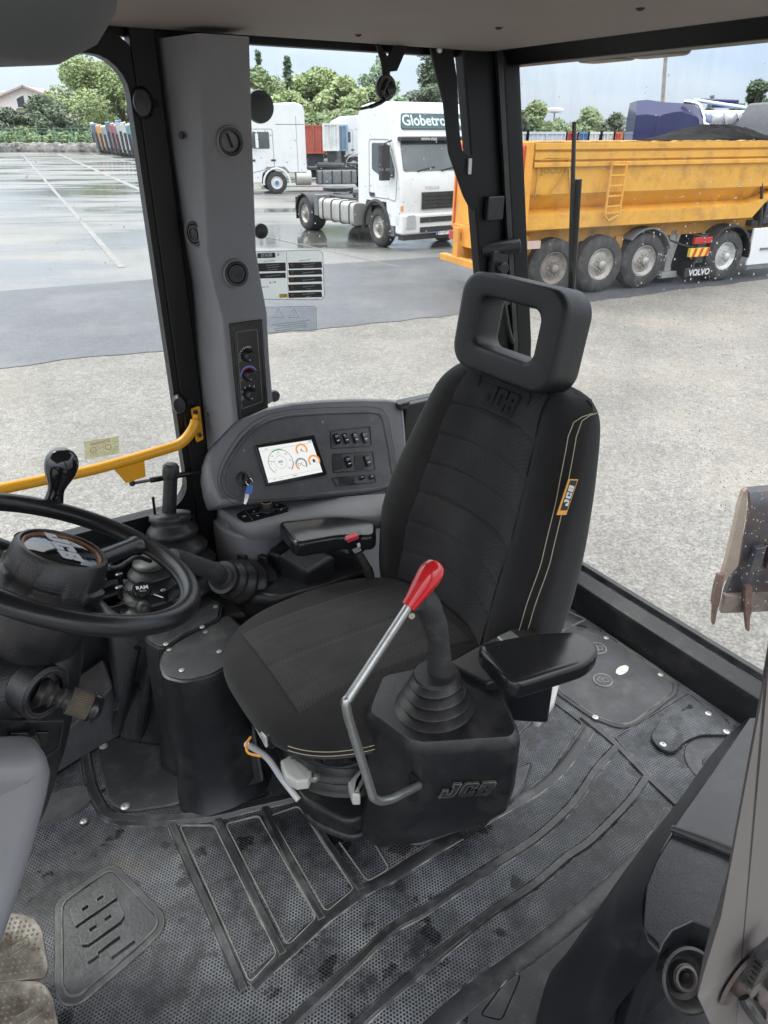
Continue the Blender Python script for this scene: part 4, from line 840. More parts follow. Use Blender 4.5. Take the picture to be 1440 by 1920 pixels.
# ---------------------------------------------------------------- floor mat
def mat_floor():
    m = bpy.data.materials.new('dimpled rubber mat'); m.use_nodes = True; t = m.node_tree; b = t.nodes['Principled BSDF']; nn = t.nodes.new; lk = t.links.new
    tcn = nn('ShaderNodeTexCoord'); sp = nn('ShaderNodeSeparateXYZ'); lk(tcn.outputs['Object'], sp.inputs[0])
    def mth(op, a, c=None, k=None):
        n = nn('ShaderNodeMath'); n.operation = op
        for i, q in enumerate((a, c, k)):
            if q is None: continue
            if isinstance(q, (int, float)): n.inputs[i].default_value = q
            else: lk(q, n.inputs[i])
        return n.outputs[0]
    p = .0073
    def cell(off):
        fx_ = mth('SUBTRACT', mth('FRACT', mth('ADD', mth('DIVIDE', sp.outputs['X'], p), 100+off)), .5); fy_ = mth('MULTIPLY', mth('SUBTRACT', mth('FRACT', mth('ADD', mth('DIVIDE', sp.outputs['Y'], p*1.732), 100+off)), .5), 1.732)
        return mth('SQRT', mth('ADD', mth('MULTIPLY', fx_, fx_), mth('MULTIPLY', fy_, fy_)))
    d = mth('MINIMUM', cell(0), cell(.5))
    mr = nn('ShaderNodeMapRange'); lk(d, mr.inputs['Value']); mr.inputs['From Min'].default_value = .26; mr.inputs['From Max'].default_value = .40; mr.interpolation_type = 'SMOOTHSTEP'
    def noise(sc, det, ro=.6):
        n = nn('ShaderNodeTexNoise'); n.inputs['Scale'].default_value = sc; n.inputs['Detail'].default_value = det; n.inputs['Roughness'].default_value = ro; lk(tcn.outputs['Object'], n.inputs['Vector']); return n.outputs['Fac']
    def ramp(src, p0, p1, a, c):
        r = nn('ShaderNodeValToRGB'); r.color_ramp.elements[0].position = p0; r.color_ramp.elements[1].position = p1; r.color_ramp.elements[0].color = (*a, 1); r.color_ramp.elements[1].color = (*c, 1); lk(src, r.inputs['Fac']); return r.outputs['Color']
    def mixc(fac, a, c, mode='MIX'):
        x = nn('ShaderNodeMix'); x.data_type = 'RGBA'; x.blend_type = mode
        for k, q in (('Factor', fac), ('A', a), ('B', c)):
            if isinstance(q, (int, float)): x.inputs[k].default_value = q
            elif isinstance(q, tuple): x.inputs[k].default_value = (*q, 1)
            else: lk(q, x.inputs[k])
        return x.outputs['Result']
    worn = ramp(noise(5.5, 10, .78), .38, .64, (.015, .017, .021), (.265, .28, .305))           # scuffed tops between the dimples, plus pale sheen painted into the colour
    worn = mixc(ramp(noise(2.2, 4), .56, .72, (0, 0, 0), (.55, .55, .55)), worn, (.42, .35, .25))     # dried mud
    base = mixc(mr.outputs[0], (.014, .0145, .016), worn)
    base = mixc(1.0, base, ramp(noise(1.6, 5, .6), .36, .6, (.42, .43, .46), (1, 1, 1)), 'MULTIPLY'); wet = ramp(noise(13, 3, .5), .60, .635, (0, 0, 0), (1, 1, 1))
    base = mixc(wet, base, mixc(1.0, base, (.30, .29, .29), 'MULTIPLY'))
    lk(base, b.inputs['Base Color'])
    rr = nn('ShaderNodeMapRange'); lk(wet, rr.inputs['Value']); rr.inputs['To Min'].default_value = .42; rr.inputs['To Max'].default_value = .2; lk(rr.outputs[0], b.inputs['Roughness'])
    bp = nn('ShaderNodeBump'); bp.inputs['Strength'].default_value = .8; bp.inputs['Distance'].default_value = .0012; lk(mr.outputs[0], bp.inputs['Height']); lk(bp.outputs[0], b.inputs['Normal'])
    return m
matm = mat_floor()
ridge = mat('mat ridge rubber', (.014, .0145, .0165), .33, col2=(.036, .038, .042), vscale=7, dirt=(.22, .225, .235), dscale=8, damt=.4, bump=.25, bscale=160, wear=((.34, .32, .28), .0035, .9))
platem = mat('smooth mat panel', (.026, .0275, .031), .42, col2=(.042, .044, .048), vscale=5, dirt=(.16, .16, .155), dscale=12, damt=.4, bump=.25, bscale=250, wear=((.26, .25, .22), .003, .8))
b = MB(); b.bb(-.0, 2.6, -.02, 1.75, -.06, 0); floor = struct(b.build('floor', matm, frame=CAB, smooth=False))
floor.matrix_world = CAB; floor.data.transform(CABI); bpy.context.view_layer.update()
def fl(pts, z=0.0): return [tuple(PZ(u, v, z)[:2]) for u, v in pts]
BH = [0]
def band(pts, w_, h=.004, k=5, closed=False):
    BH[0] += 1; h += BH[0]*.00018
    q = smooth_path([(x, y, 0) for x, y in fl(pts)], k, closed); b = MB(); b.rib([(p.x, p.y) for p in q], w_, h, closed=closed); return b.build('ridge', ridge, floor, frame=CAB)
Al = [(470, 1850), (500, 1818), (560, 1765), (612, 1718), (683, 1668), (733, 1643), (792, 1606), (875, 1556), (945, 1515), (1000, 1484), (1043, 1450), (1080, 1405), (1105, 1368)]
Be = [(420, 2060), (485, 1985), (554, 1910), (610, 1858), (667, 1806), (733, 1743), (792, 1710), (854, 1668), (917, 1627), (1000, 1575), (1060, 1522), (1090, 1485), (1120, 1440), (1157, 1400)]
Ga = [(560, 2050), (620, 1980), (679, 1914), (767, 1835), (833, 1781), (917, 1714), (1000, 1660), (1062, 1608), (1103, 1580), (1147, 1538), (1185, 1497), (1212, 1458)]
De = [(740, 2000), (825, 1918), (896, 1857), (958, 1812), (1042, 1750), (1100, 1702), (1147, 1662), (1193, 1617), (1237, 1570), (1262, 1522)]
band(Al, .034); band(Be, .026); band(Ga, .026); band(De, .046)
band([(1092, 1345), (1153, 1395), (1212, 1455), (1268, 1508)], .026)
for q in ([(320, 1540), (352, 1615), (400, 1722), (458, 1858)], [(408, 1537), (450, 1625), (490, 1710), (531, 1790)], [(496, 1512), (530, 1590), (565, 1655), (604, 1725)], [(583, 1530), (620, 1590), (678, 1670)]): band(q, .024)
band([(150, 1300), (156, 1375), (168, 1460), (186, 1508), (217, 1535), (310, 1538), (397, 1530), (469, 1513), (560, 1492), (640, 1470)], .034, .008)
for q in ([(325, 1551), (310, 1560), (400, 1760), (447, 1868), (468, 1850), (458, 1858)],): pass
def outline(pts, w_=.004, h=.0025, r=.02, name='groove', m=None, z=0.0):
    b = MB(); b.rib(roundpoly(fl(pts), r), w_, h, z=z, closed=True); return b.build(name, m or ridge, floor, frame=CAB)
edge = mat('worn pale edge', (.25, .25, .24), .6, var=.4, vscale=20)
for q in ([(337, 1549), (402, 1549), (520, 1790), (469, 1845)], [(423, 1546), (485, 1530), (594, 1722), (540, 1775)], [(507, 1530), (560, 1512), (664, 1668), (612, 1712)], [(600, 1530), (680, 1545), (730, 1630), (690, 1655)]): outline(q, .003, .0045, .012, m=edge)
plate = MB(); plate.prism(roundpoly(fl([(178, 1398), (230, 1383), (330, 1380), (400, 1480), (330, 1512), (240, 1526), (205, 1508)]), .03), 0, .007, top=.003); plate = plate.build('access_plate', platem, floor, frame=CAB, smooth=False)
def screw(px, z, parent, r=.009):
    p = PZ(*px, z); b = MB(); b.lathe([(r*1.3, 0), (r*1.3, .0015), (r*.8, .003), (r*.45, .003), (r*.4, .001), (.0002, .001)], c=p, n=14); b.build('screw', screwm, parent, frame=CAB)
for q in ((194, 1399), (235, 1512)): screw(q, .0075, plate, .009)
# pressed emblem panel
o1 = fl([(102, 1693), (200, 1625), (222, 1625), (310, 1714), (310, 1743), (267, 1787), (148, 1887), (117, 1887), (102, 1862)])
b = MB(); b.prism(roundpoly(o1, .02), 0, .004, top=.002); lp = b.build('emblem_panel', ridge, floor, frame=CAB, smooth=False)
b = MB(); b.rib(roundpoly(inset(o1, .016), .02), .005, .003, z=.0042, closed=True); b.build('rim', ridge, lp, frame=CAB)
pa, pb = PZ(202, 1775, .006), PZ(166, 1680, .006); up = PZ(133, 1718, .006)-PZ(221, 1660, .006)
FJ = CAB @ frame3(PZ(190, 1735, .0045), pb-pa, up); jcb(I4, .092, ridge, lp, ext=.005, shear=-.15, frame=FJ, name='raised_lettering', width=.86)
smq = fl([(1253, 1545), (1150, 1690), (1042, 1778), (958, 1838), (880, 1898), (860, 1990), (1010, 1990), (1040, 1830), (1110, 1730), (1200, 1625), (1275, 1540)])
b = MB(); b.prism(smq, 0, .003); b.build('smooth_border', platem, floor, frame=CAB, smooth=False)
# rear hatch
hp = fl([(1030, 1200), (1060, 1172), (1095, 1180), (1140, 1190), (1240, 1257), (1270, 1283), (1270, 1302), (1192, 1363), (1160, 1368), (1108, 1348), (1040, 1300)])
fine = mat('fine ribbed mat', (.045, .047, .052), .5, col2=(.11, .112, .118), vscale=7, bump=1.0, bscale=900, dirt=(.28, .26, .22), dscale=6, damt=.4)
b = MB(); b.prism(roundpoly(hp, .025), 0, .006, top=.002); hh = b.build('floor_hatch', fine, floor, frame=CAB, smooth=False)
b = MB(); b.rib(roundpoly(inset(hp, .012), .025), .006, .002, z=.006, closed=True); b.build('seam', ridge, hh, frame=CAB)
for u, v in ((1130, 1276), (1120, 1216)):
    p = PZ(u, v, .006); b = MB(); b.prism(rrect(.052, .052, .0255, 8, p.x, p.y), .006, .0075); ov = b.build('arrow_disc', platem, hh, frame=CAB, smooth=False)
    b = MB(); b.rib(rrect(.056, .056, .0275, 8, p.x, p.y), .004, .003, z=.0065, closed=True); b.build('rim', edge, ov, frame=CAB)
    F_ = CAB @ frame3((p.x, p.y, .0076), (-.8, -.6, 0), (.6, -.8, 0)) @ Matrix.Rotation(.4, 4, 'Z')
    b = MB(); b.rib([(-.008, -.016), (-.008, .002), (-.016, .002), (0, .019), (.016, .002), (.008, .002), (.008, -.016)], .0025, .0015, closed=True); b.build('arrow', edge, ov, frame=F_)
    text('360' if v > 1250 else 'OPEN', .011, F_ @ Matrix.Translation((0, 0, .0004)), edge, ov)
for q in ((1137, 1196), (1239, 1265), (1116, 1345)): screw(q, .0065, hh, .007)
p = PZ(1167, 1256, .008); F_ = CAB @ frame3((p.x, p.y, .008), PZ(1185, 1238, .008)-PZ(1150, 1268, .008), (0, 1, 0))
b = MB(); rg = []
for q in [i/10 for i in range(11)]:
    w_ = .0145*math.sin(PI*(.06+.88*q))**.6*(1-.15*q)+.001; h_ = .016*math.sin(PI*(.04+.92*q))**.5
    rg.append([(-.028+.056*q, w_*math.cos(a), max(0, h_*math.sin(a))) for a in [2*PI*j/16 for j in range(16)]])
b.loft(rg); hd_ = b.build('latch_handle', mat('worn aluminium', (.55, .54, .50), .4, .8, var=.2, vscale=40), hh, frame=F_)
b = MB(); b.bb(.006, .015, -.005, .005, .0155, .0175); b.build('slot', inkd, hd_, frame=F_)
# kidney shaped step cover, recessed disc and outline
kp = fl([(1293, 1333), (1330, 1331), (1375, 1370), (1369, 1383), (1313, 1382), (1283, 1395), (1263, 1415), (1237, 1411), (1217, 1387), (1237, 1353)])
b = MB(); b.prism(roundpoly(kp, .02), 0, .0115); kd = b.build('kidney_cover', ridge, floor, frame=CAB, smooth=False, bevel=.003)
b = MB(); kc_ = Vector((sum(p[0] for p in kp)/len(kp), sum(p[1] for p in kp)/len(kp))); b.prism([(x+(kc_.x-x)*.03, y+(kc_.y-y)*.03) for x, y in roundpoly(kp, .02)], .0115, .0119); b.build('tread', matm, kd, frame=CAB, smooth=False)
for q in ((1328, 1338), (1362, 1372), (1243, 1396)): screw(q, .0125, kd, .007)
p = PZ(1352, 1432, 0); b = MB(); b.lathe([(.095, 0), (.092, .003), (.05, .003), (.048, .0015), (.0002, .0015)], c=(p.x, p.y, 0), n=40); dk = b.build('round_cover', platem, floor, frame=CAB)
p2_ = PZ(1335, 1436, 0); b = MB(); b.lathe([(.026, .003), (.024, .0055), (.0002, .0055)], c=(p2_.x, p2_.y, 0), n=24); b.build('pad', fine, dk, frame=CAB)
outline([(1153, 1384), (1290, 1300), (1420, 1400), (1320, 1494), (1268, 1506)], .004, .003, .012)
outline([(1050, 1140), (1098, 1162), (1048, 1184)], .004, .003, .006, m=edge)
outline([(962, 1505), (900, 1450), (1035, 1315), (1092, 1358), (1030, 1450)], .005, .004, .01)
outline([(900, 1905), (962, 1822), (976, 1832), (940, 1915)], .004, .003, .01, m=edge)
b = MB(); p = PZ(118, 1510, 0); b.lathe([(.05, 0), (.048, .006), (.0002, .006)], c=p, n=32, sx=1.5); rc = b.build('round_cover', fine, floor, frame=CAB); screw((157, 1540), .0065, rc, .007)

# ---------------------------------------------------------------- shell: walls, sills, posts, ceiling
b = MB(); sec = [(.005, 0), (-.002, .085), (-.012, .10), (-.055, .118), (-.062, .105), (-.072, .105), (-.08, .128), (-.10, .128), (-.12, -.10), (.005, -.10)]
b.loft([[(x, y, z) for x, z in sec] for y in (-.15, 1.7)]); b = b.build('rear_sill', plast, frame=CAB, bevel=.003); struct(b)
b = MB(); b.bb(-.1, 1.16, -.08, -.045, -.1, .745); b.bb(1.16, 2.6, -.08, -.045, -.1, .57); b.bb(.0, 1.20, -.045, -.02, 0, .745); b = b.build('side_wall', plast, frame=CAB, bevel=.004); struct(b)
b = MB(); b.bb(-.12, 2.6, -.08, 1.78, -.22, -.062); struct(b.build('cab_underside', framem, frame=CAB))
def post(name, pts, m=framem, bev=.006, label=None):
    b = MB(); b.loft([[(x, y, z) for x, y in rr] if 0 else [(x, y, z) for x, y in rr] for z, rr in pts]); return b.build(name, m, frame=CAB, bevel=bev)
def rx(z): return -.04+(z-.15)*.103 if z < .887 else .036+(z-.887)*.186
zs = [.1, .5, .887, 1.25, 1.69]
o = post('rear_corner_post', [(z, [(rx(z)-.03, -.07), (rx(z)-.03, .012), (rx(z)+.03, .012), (rx(z)+.035, -.005), (rx(z)+.15, -.005), (rx(z)+.15, -.045), (rx(z)+.06, -.07)]) for z in zs]); struct(o)
b = MB()
b.loft([[(rx(z)+.032, .0135, z), (rx(z)+.05, .0135, z), (rx(z)+.05, .002, z), (rx(z)+.032, .002, z)] for z in zs]); o = b.build('rubber_seal', rubberb, frame=CAB); struct(o)
b = MB()
for k, z in enumerate((1.30, 1.15, 1.05)): b.bb(rx(z)+.06, rx(z)+.12, -.005, .015+.005*k, z-.03, z+.035)
b.cyl((rx(1.2)+.13, -.02, 1.185), (rx(1.2)+.02, .03, 1.195), .022, n=16); b.cyl((rx(1.2)+.08, .0, 1.135), (rx(1.2)+.08, .04, 1.135), .018, n=14)
b.tube(smooth_path([(rx(1.05)+.09, .01, 1.08), (rx(1)+.1, .03, 1.03), (rx(1)+.08, .035, .95), (rx(.9)+.07, .03, .9)], 5), .009, 8)
b = b.build('window_latch', plast, frame=CAB, bevel=.004); tag(b, 'black latch and hinge block bolted to the rear corner post above the headrest', 'latch')
b = MB(); b.loft([[(.13, y, 1.655), (.13, y, 1.75), (.27, y, 1.75), (.27, y, 1.70), (.215, y, 1.69), (.19, y, 1.655)] for y in (-.05, 1.75)]); struct(b.build('rear_header', framem, frame=CAB, bevel=.004))
b = MB(); b.bb(.2, 2.6, -.06, -.03, 1.672, 1.78); struct(b.build('side_header', framem, frame=CAB, bevel=.004))
# side window sections
b = MB(); b.bb(1.135, 1.19, -.05, -.0, .3, 1.69); b.bb(1.10, 1.14, -.06, -.02, .3, 1.69); struct(b.build('door_post', framem, frame=CAB, bevel=.006))
b = MB(); P_ = [(1.195, .60), (2.3, .60), (2.3, 1.645), (1.195, 1.645)]
ro = rrect(1.3, 1.13, .07, 6, 1.825, 1.115); ri = rrect(1.26, 1.045, .06, 6, 1.825, 1.1225)
ri = rrect(1.235, 1.04, .07, 6, 1.822, 1.118)
b.loft([[(x, -.045, z) for x, z in ro], [(x, -.008, z) for x, z in ro], [(x, -.008, z) for x, z in ri], [(x, -.045, z) for x, z in ri]], cap=False, closed=True); o = b.build('door_frame', framem, frame=CAB); tag(o, 'black window frame of the right hand door at the left of the picture', 'door frame')
clear = glassmat('window glass', (.97, .985, .98), .12, dust=.045)
b = MB(); b.prism(ri, 0, .005, M=Matrix.Translation((0, -.028, 0)) @ Matrix(((1, 0, 0, 0), (0, 0, -1, 0), (0, 1, 0, 0), (0, 0, 0, 1)))); b.build('window_pane', clear, o, frame=CAB, smooth=False)
b = MB(); b.loft([[(.2, -.045, .74), (.2, -.04, .74), (1.10, -.04, .74), (1.10, -.045, .74)], [(.36, -.045, 1.70), (.36, -.04, 1.70), (1.10, -.04, 1.70), (1.10, -.045, 1.70)]]); pane2 = b.build('side_window_pane', clear, frame=CAB, smooth=False); tag(pane2, 'clear side window glass carrying the stickers, between the vent pillar and rear post', 'window pane')
b = MB(); b.loft([[(rx(z)-.012, y, z) for y in (.0, 1.7)]+[(rx(z)-.016, y, z) for y in (1.7, .0)] for z in (.12, .3, .5, .7, .887, 1.1, 1.3, 1.5, 1.66)]); pane3 = b.build('rear_window_pane', glassmat('rear glass', (.975, .985, .98), .04, dust=.085), frame=CAB); tag(pane3, 'large curved rear window glass speckled with rain drops', 'window pane')
# rain drops
def drops(name, n, fn, seed, rr, label, cluster=None):
    rnd = random.Random(seed); b = MB()
    for i in range(n):
        p, nrm = fn(rnd); r = rr*rnd.uniform(.4, 1.0)**1.5
        q = nrm.to_track_quat('Z', 'Y').to_matrix().to_4x4(); M = Matrix.Translation(p) @ q
        b.lathe([(r, 0), (r*.92, r*.4), (r*.7, r*.7), (r*.35, r*.9), (.00005, r*.95)], n=8, M=M, sy=rnd.uniform(1, 1.5))
    o = b.build(name, dropm, frame=CAB); tag(o, label, 'rain drops', kind='stuff'); return o
dropm = bpy.data.materials.new('water'); dropm.use_nodes = True; _b = dropm.node_tree.nodes['Principled BSDF']
_b.inputs['Transmission Weight'].default_value = 1; _b.inputs['Roughness'].default_value = 0.0; _b.inputs['IOR'].default_value = 1.33
def f_rear(r):
    if r.random() < .6: y, z = min(1.2, abs(r.gauss(.62, .10))), r.uniform(.75, 1.42)
    else: y, z = r.uniform(.02, 1.1), r.uniform(.35, 1.62)
    if r.random() < .4: z = r.uniform(.35, .75); y = r.uniform(.55, 1.0)
    return Vector((rx(z)-.017, y, z)), Vector((-1, 0, .15))
drops('rain_drops', 1100, f_rear, 2, .0021, 'rain drops on the outside of the rear window')
drops('rain_drops', 170, lambda r: (Vector((r.uniform(.35, .93), -.0455, r.uniform(1.2, 1.62))), Vector((0, -1, 0))), 3, .0022, 'rain drops on the side window in front of the white trucks')
drops('rain_drops', 40, lambda r: (Vector((r.uniform(1.25, 1.45), -.034, r.uniform(1.2, 1.58))), Vector((0, -1, 0))), 4, .002, 'rain drops on the door glass at the left')
# ceiling
b = MB(); cp_ = roundpoly([(.225, -.028), (2.7, -.028), (2.7, 1.86), (.225, 1.86)], .06)
slab(b, cp_, 1.685, 1.78, .03, 5); ceil = b.build('ceiling', ceilm, frame=CAB); struct(ceil)
for u, v in ((935, 57), (1200, 22), (672, 70)):
    p = PZ(u, v, 1.68); b = MB(); b.lathe([(.008, .012), (.008, 0), (.004, -.003), (.0002, -.003)], c=(p.x, p.y, 1.684), n=12); b.build('screw', inkd, ceil, frame=CAB)
p = hit(10, 12, CAB, 1, .75); 
b = MB(); b.lathe([(.0005, -.075), (.05, -.07), (.085, -.05), (.105, -.02), (.11, .0), (.11, .012)], c=(p.x+.02, p.y, p.z+.02), n=48, sx=1.25); vs_ = thing('cab_lamp', 'dark grey domed housing hanging from the ceiling in the upper left corner', 'lamp housing', CAB, loc=(p.x, p.y, 1.68))
b.build('dome', mat('dark grey textured plastic', (.10, .105, .11), .6, bump=.4, bscale=500), vs_, frame=CAB)
b = MB(); b.lathe([(.114, .0), (.125, .01), (.125, .03), (.07, .05), (.0005, .05)], c=(p.x+.02, p.y, p.z+.025), n=48, sx=1.25); b.build('rim', plasts, vs_, frame=CAB)
# work lamps outside above the rear window
for u0, u1 in ((1075, 1162), (1165, 1262)):
    a, c = PX(u0, 100, .12), PX(u1, 97, .12); t = thing('work_lamp', 'left' if 0 else ('black work lamp peeking below the roof edge, nearer the rear post' if u0 < 1100 else 'black work lamp peeking below the roof edge, in front of the pole'), 'work lamp', CAB, loc=(.08, (a.y+c.y)/2, 1.672), group='work lamps on the cab roof')
    wd = (c.y-a.y); b = MB(); slab(b, rrect(.08, wd, .025, 5), -.018, .06, .012); b.build('housing', plast, t)
    b = MB(); b.bb(-.045, -.041, -wd*.35, wd*.35, -.0, .05); b.build('lens', lampm, t)
# sun strip / wiper
w1, w2 = PX(1077, 228, rx(1.5)-.03), PX(1068, 575, rx(1.0)-.03)
wp = thing('wiper', 'black rear wiper arm parked upright on the rear window left of the tyres', 'wiper', CAB, loc=w1)
b = MB(); b.tube([w1, w2], [.006, .009], 8, flat=.8); b.build('blade', rubberb, wp, frame=CAB)
b = MB(); w3 = w1+(w2-w1)*.28; b.tube([w3+Vector((-.012, .010, 0)), w2+Vector((-.014, .022, -.4))], [.010, .013], 8, flat=.8); b.build('arm', framem, wp, frame=CAB)

# ---------------------------------------------------------------- hinge arm, hanging catch
def planecut(pts, y, th, name, m, parent=None, bev=.0015, frame=None):
    q = [PY(u, v, y) for u, v in pts]; b = MB(); b.prism([(p.x, p.z) for p in q], 0, th, M=Matrix(((1, 0, 0, 0), (0, 0, 1, y), (0, 1, 0, 0), (0, 0, 0, 1)))); return b.build(name, m, parent, frame=CAB, bevel=bev, smooth=False)
def z3(l, ox, oy, s): return [(ox+x/s, oy+y/s) for x, y in l]
ha = thing('window_stay', 'black curved stay arm hanging beside the rear corner post', 'stay arm', CAB, loc=(.35, .0, 1.65))
planecut(roundpoly(z3([(5, 48), (75, 45), (104, 85), (122, 200), (130, 400), (142, 500), (165, 520), (205, 520), (210, 640), (205, 740), (185, 758), (150, 690), (88, 510), (66, 300), (30, 160)], 800, 60, 2.25), 6, 3), -.012, .008, 'arm_plate', framem, ha)
b = MB(); p = PY(822, 93, .0); b.lathe([(.008, 0), (.008, .006), (.003, .008), (.0002, .008)], c=p, ax=(0, 1, 0), n=12); b.build('bolt', screwm, ha, frame=CAB)
b = MB(); p = PY(880, 312, .0); b.bb(p.x-.006, p.x+.006, -.004, .004, p.z-.02, p.z+.02); b.build('clip', screwm, ha, frame=CAB, bevel=.001)
ct = thing('window_catch', 'black round turn catch on a forked bracket hanging in the side window', 'window catch', CAB, loc=(.58, .0, 1.66))
planecut(z3([(790, 60), (815, 70), (868, 152), (915, 55), (1005, 55), (925, 240), (880, 245), (885, 320), (842, 300), (830, 190)], 460, 60, 3.2727), .0, .006, 'bracket', framem, ct)
b = MB(); p = PY(722, 164, .01); b.lathe([(.0005, -.006), (.026, -.006), (.0285, 0), (.0285, .006), (.024, .010), (.0005, .010)], c=p, ax=(0, 1, 0), n=28); b.build('disc', rubberb, ct, frame=CAB)
b = MB(); p = PY(733, 167, .022); b.lathe([(.0005, -.012), (.015, -.010), (.0155, .0), (.013, .005), (.0005, .006)], c=p, ax=(0, 1, 0), n=24); b.build('hub', plasts, ct, frame=CAB)
b = MB(); b.tube(smooth_path([PY(u, v, .022) for u, v in ((727, 150), (718, 172), (722, 186), (705, 196), (690, 201), (675, 204))], 6), [.006]*7+[.005]*16+[.0035]*8, 8); b.build('lever', plasts, ct, frame=CAB)

# ---------------------------------------------------------------- vent pillar
pl_t = thing('vent_pillar', 'grey trim pillar with round air vents and the heater knobs', 'pillar', CAB, loc=(1.06, .05, .5))
YB, YC = .115, .115
def sec4(A, B, Cc, ya=-.02, yb=YB, yc=YC): 
    a = PY(*A, ya); bq = PY(*B, yb); cq = PY(*Cc, yc); z = bq.z
    return (a, bq, cq)
levels = [((296, 62), (372, 62), (468, 60), YB), ((318, 250), (380, 250), (474, 250), YB), ((350, 480), (389, 480), (479, 440), YB), ((362, 545), (402, 545), (492, 536), YB), ((366, 590), (417, 598), (502, 590), .15), ((371, 680), (427, 690), (506, 672), .15), ((384, 850), (437, 793), (513, 752), .15)]
rings = []
for A, B, Cc, yb in levels:
    bq = PY(*B, yb); z = bq.z; a = PY(*A, -.02); c = PY(*Cc, yb-.004)
    last = A == (384, 850)
    a = Vector((a.x, -.02, a.z if last else z)); c = Vector((c.x, yb-.004, c.z if last else z)); d = Vector((c.x-.006, -.02, c.z))
    m1 = a.lerp(bq, .93)+Vector((0, .0, 0)); m2 = bq.lerp(c, .06); m3 = bq.lerp(c, .95); m4 = c.lerp(d, .07); rings.append([a, m1, bq*.5+(m1+m2)*.25, m2, m3, c*.5+(m3+m4)*.25, m4, d])
b = MB(); b.loft(rings); b.build('pillar_cover', gtrim, pl_t, frame=CAB, angle=50)
def vent(px, r, nrm, plane, open_=False):
    c = PY(*px, plane); ax = Vector(nrm).normalized(); q = Matrix.Translation(c) @ ax.to_track_quat('Z', 'X').to_matrix().to_4x4()
    b = MB(); b.lathe([(r*1.17, -.004), (r*1.15, .003), (r*1.05, .0045), (r*1.0, .003)], n=40, M=q, cap=False); ring = b.build('vent_surround', gtrim, pl_t, frame=CAB)
    b = MB(); b.lathe([(r*1.0, .002), (r*.98, .006), (r*.80, .005), (r*.76, -.002), (r*.70, -.012 if open_ else .0)], n=40, M=q, cap=False); vn = b.build('vent', plast, pl_t, frame=CAB)
    b = MB()
    if open_:
        b.lathe([(r*.72, -.01), (r*.70, -.02), (.0002, -.02)], n=32, M=q); b.box((r*.12, .0, -.004), (r*1.1, .0025, .018), M=q @ Matrix.Rotation(.35, 4, 'Z'))
    else:
        b.lathe([(r*.76, .0), (r*.70, .0045), (.0002, .0055)], n=32, M=q); b.lathe([(r*.52, .004), (r*.50, .0068), (r*.46, .0068), (r*.44, .004)], n=32, M=q, sy=.99, cap=False)
    b.build('flap', plast if not open_ else inkd, vn, frame=CAB)
vent((432, 266), .0265, (0, 1, 0), YB+.002, True); vent((443, 513), .0275, (0, 1, 0), YB+.004)
A_, B_ = PY(350, 438, -.0), PY(386, 438, YB); vent((366, 438), .0265, (.95, .42, 0), .060)
b = MB(); p = PY(341, 254, .045); b.lathe([(.008, 0), (.007, .004), (.0002, .004)], c=p, ax=(.95, .42, 0), n=14); b.build('screw', inkd, pl_t, frame=CAB)
b = MB(); p = PY(388, 776, .045); b.lathe([(.006, 0), (.005, .003), (.0002, .003)], c=p, ax=(.95, .42, 0), n=14); b.build('screw', inkd, pl_t, frame=CAB)
# heater control panel
q = [PY(u, v, .152) for u, v in ((431, 607), (490, 600), (501, 762), (448, 790))]
hx = sum((p.x for p in q))/4
HPF = CAB @ frame3(((q[0].x+q[1].x+q[2].x+q[3].x)/4, .152, (q[0].z+q[1].z+q[2].z+q[3].z)/4), (-1, 0, 0), (0, 0, 1))
def onH(u, v, z=0.0): return hit(u, v, HPF, 2, z)
fr = [tuple(onH(u, v)[:2]) for u, v in ((430, 607), (491, 599), (502, 764), (447, 788))]
b = MB(); b.prism(fr, -.01, .003, top=.001); hc = b.build('heater_panel', plasts, pl_t, frame=HPF, smooth=False)
b = MB(); b.rib(inset(fr, .006), .003, .002, z=.003, closed=True); b.build('bezel', plast, hc, frame=HPF)
fr2 = [tuple(onH(u, v)[:2]) for u, v in ((442, 622), (481, 617), (491, 752), (453, 766))]
b = MB(); b.rib(roundpoly(fr2, .003), .0015, .0012, z=.003, closed=True); b.build('trim_line', gtrim, hc, frame=HPF)
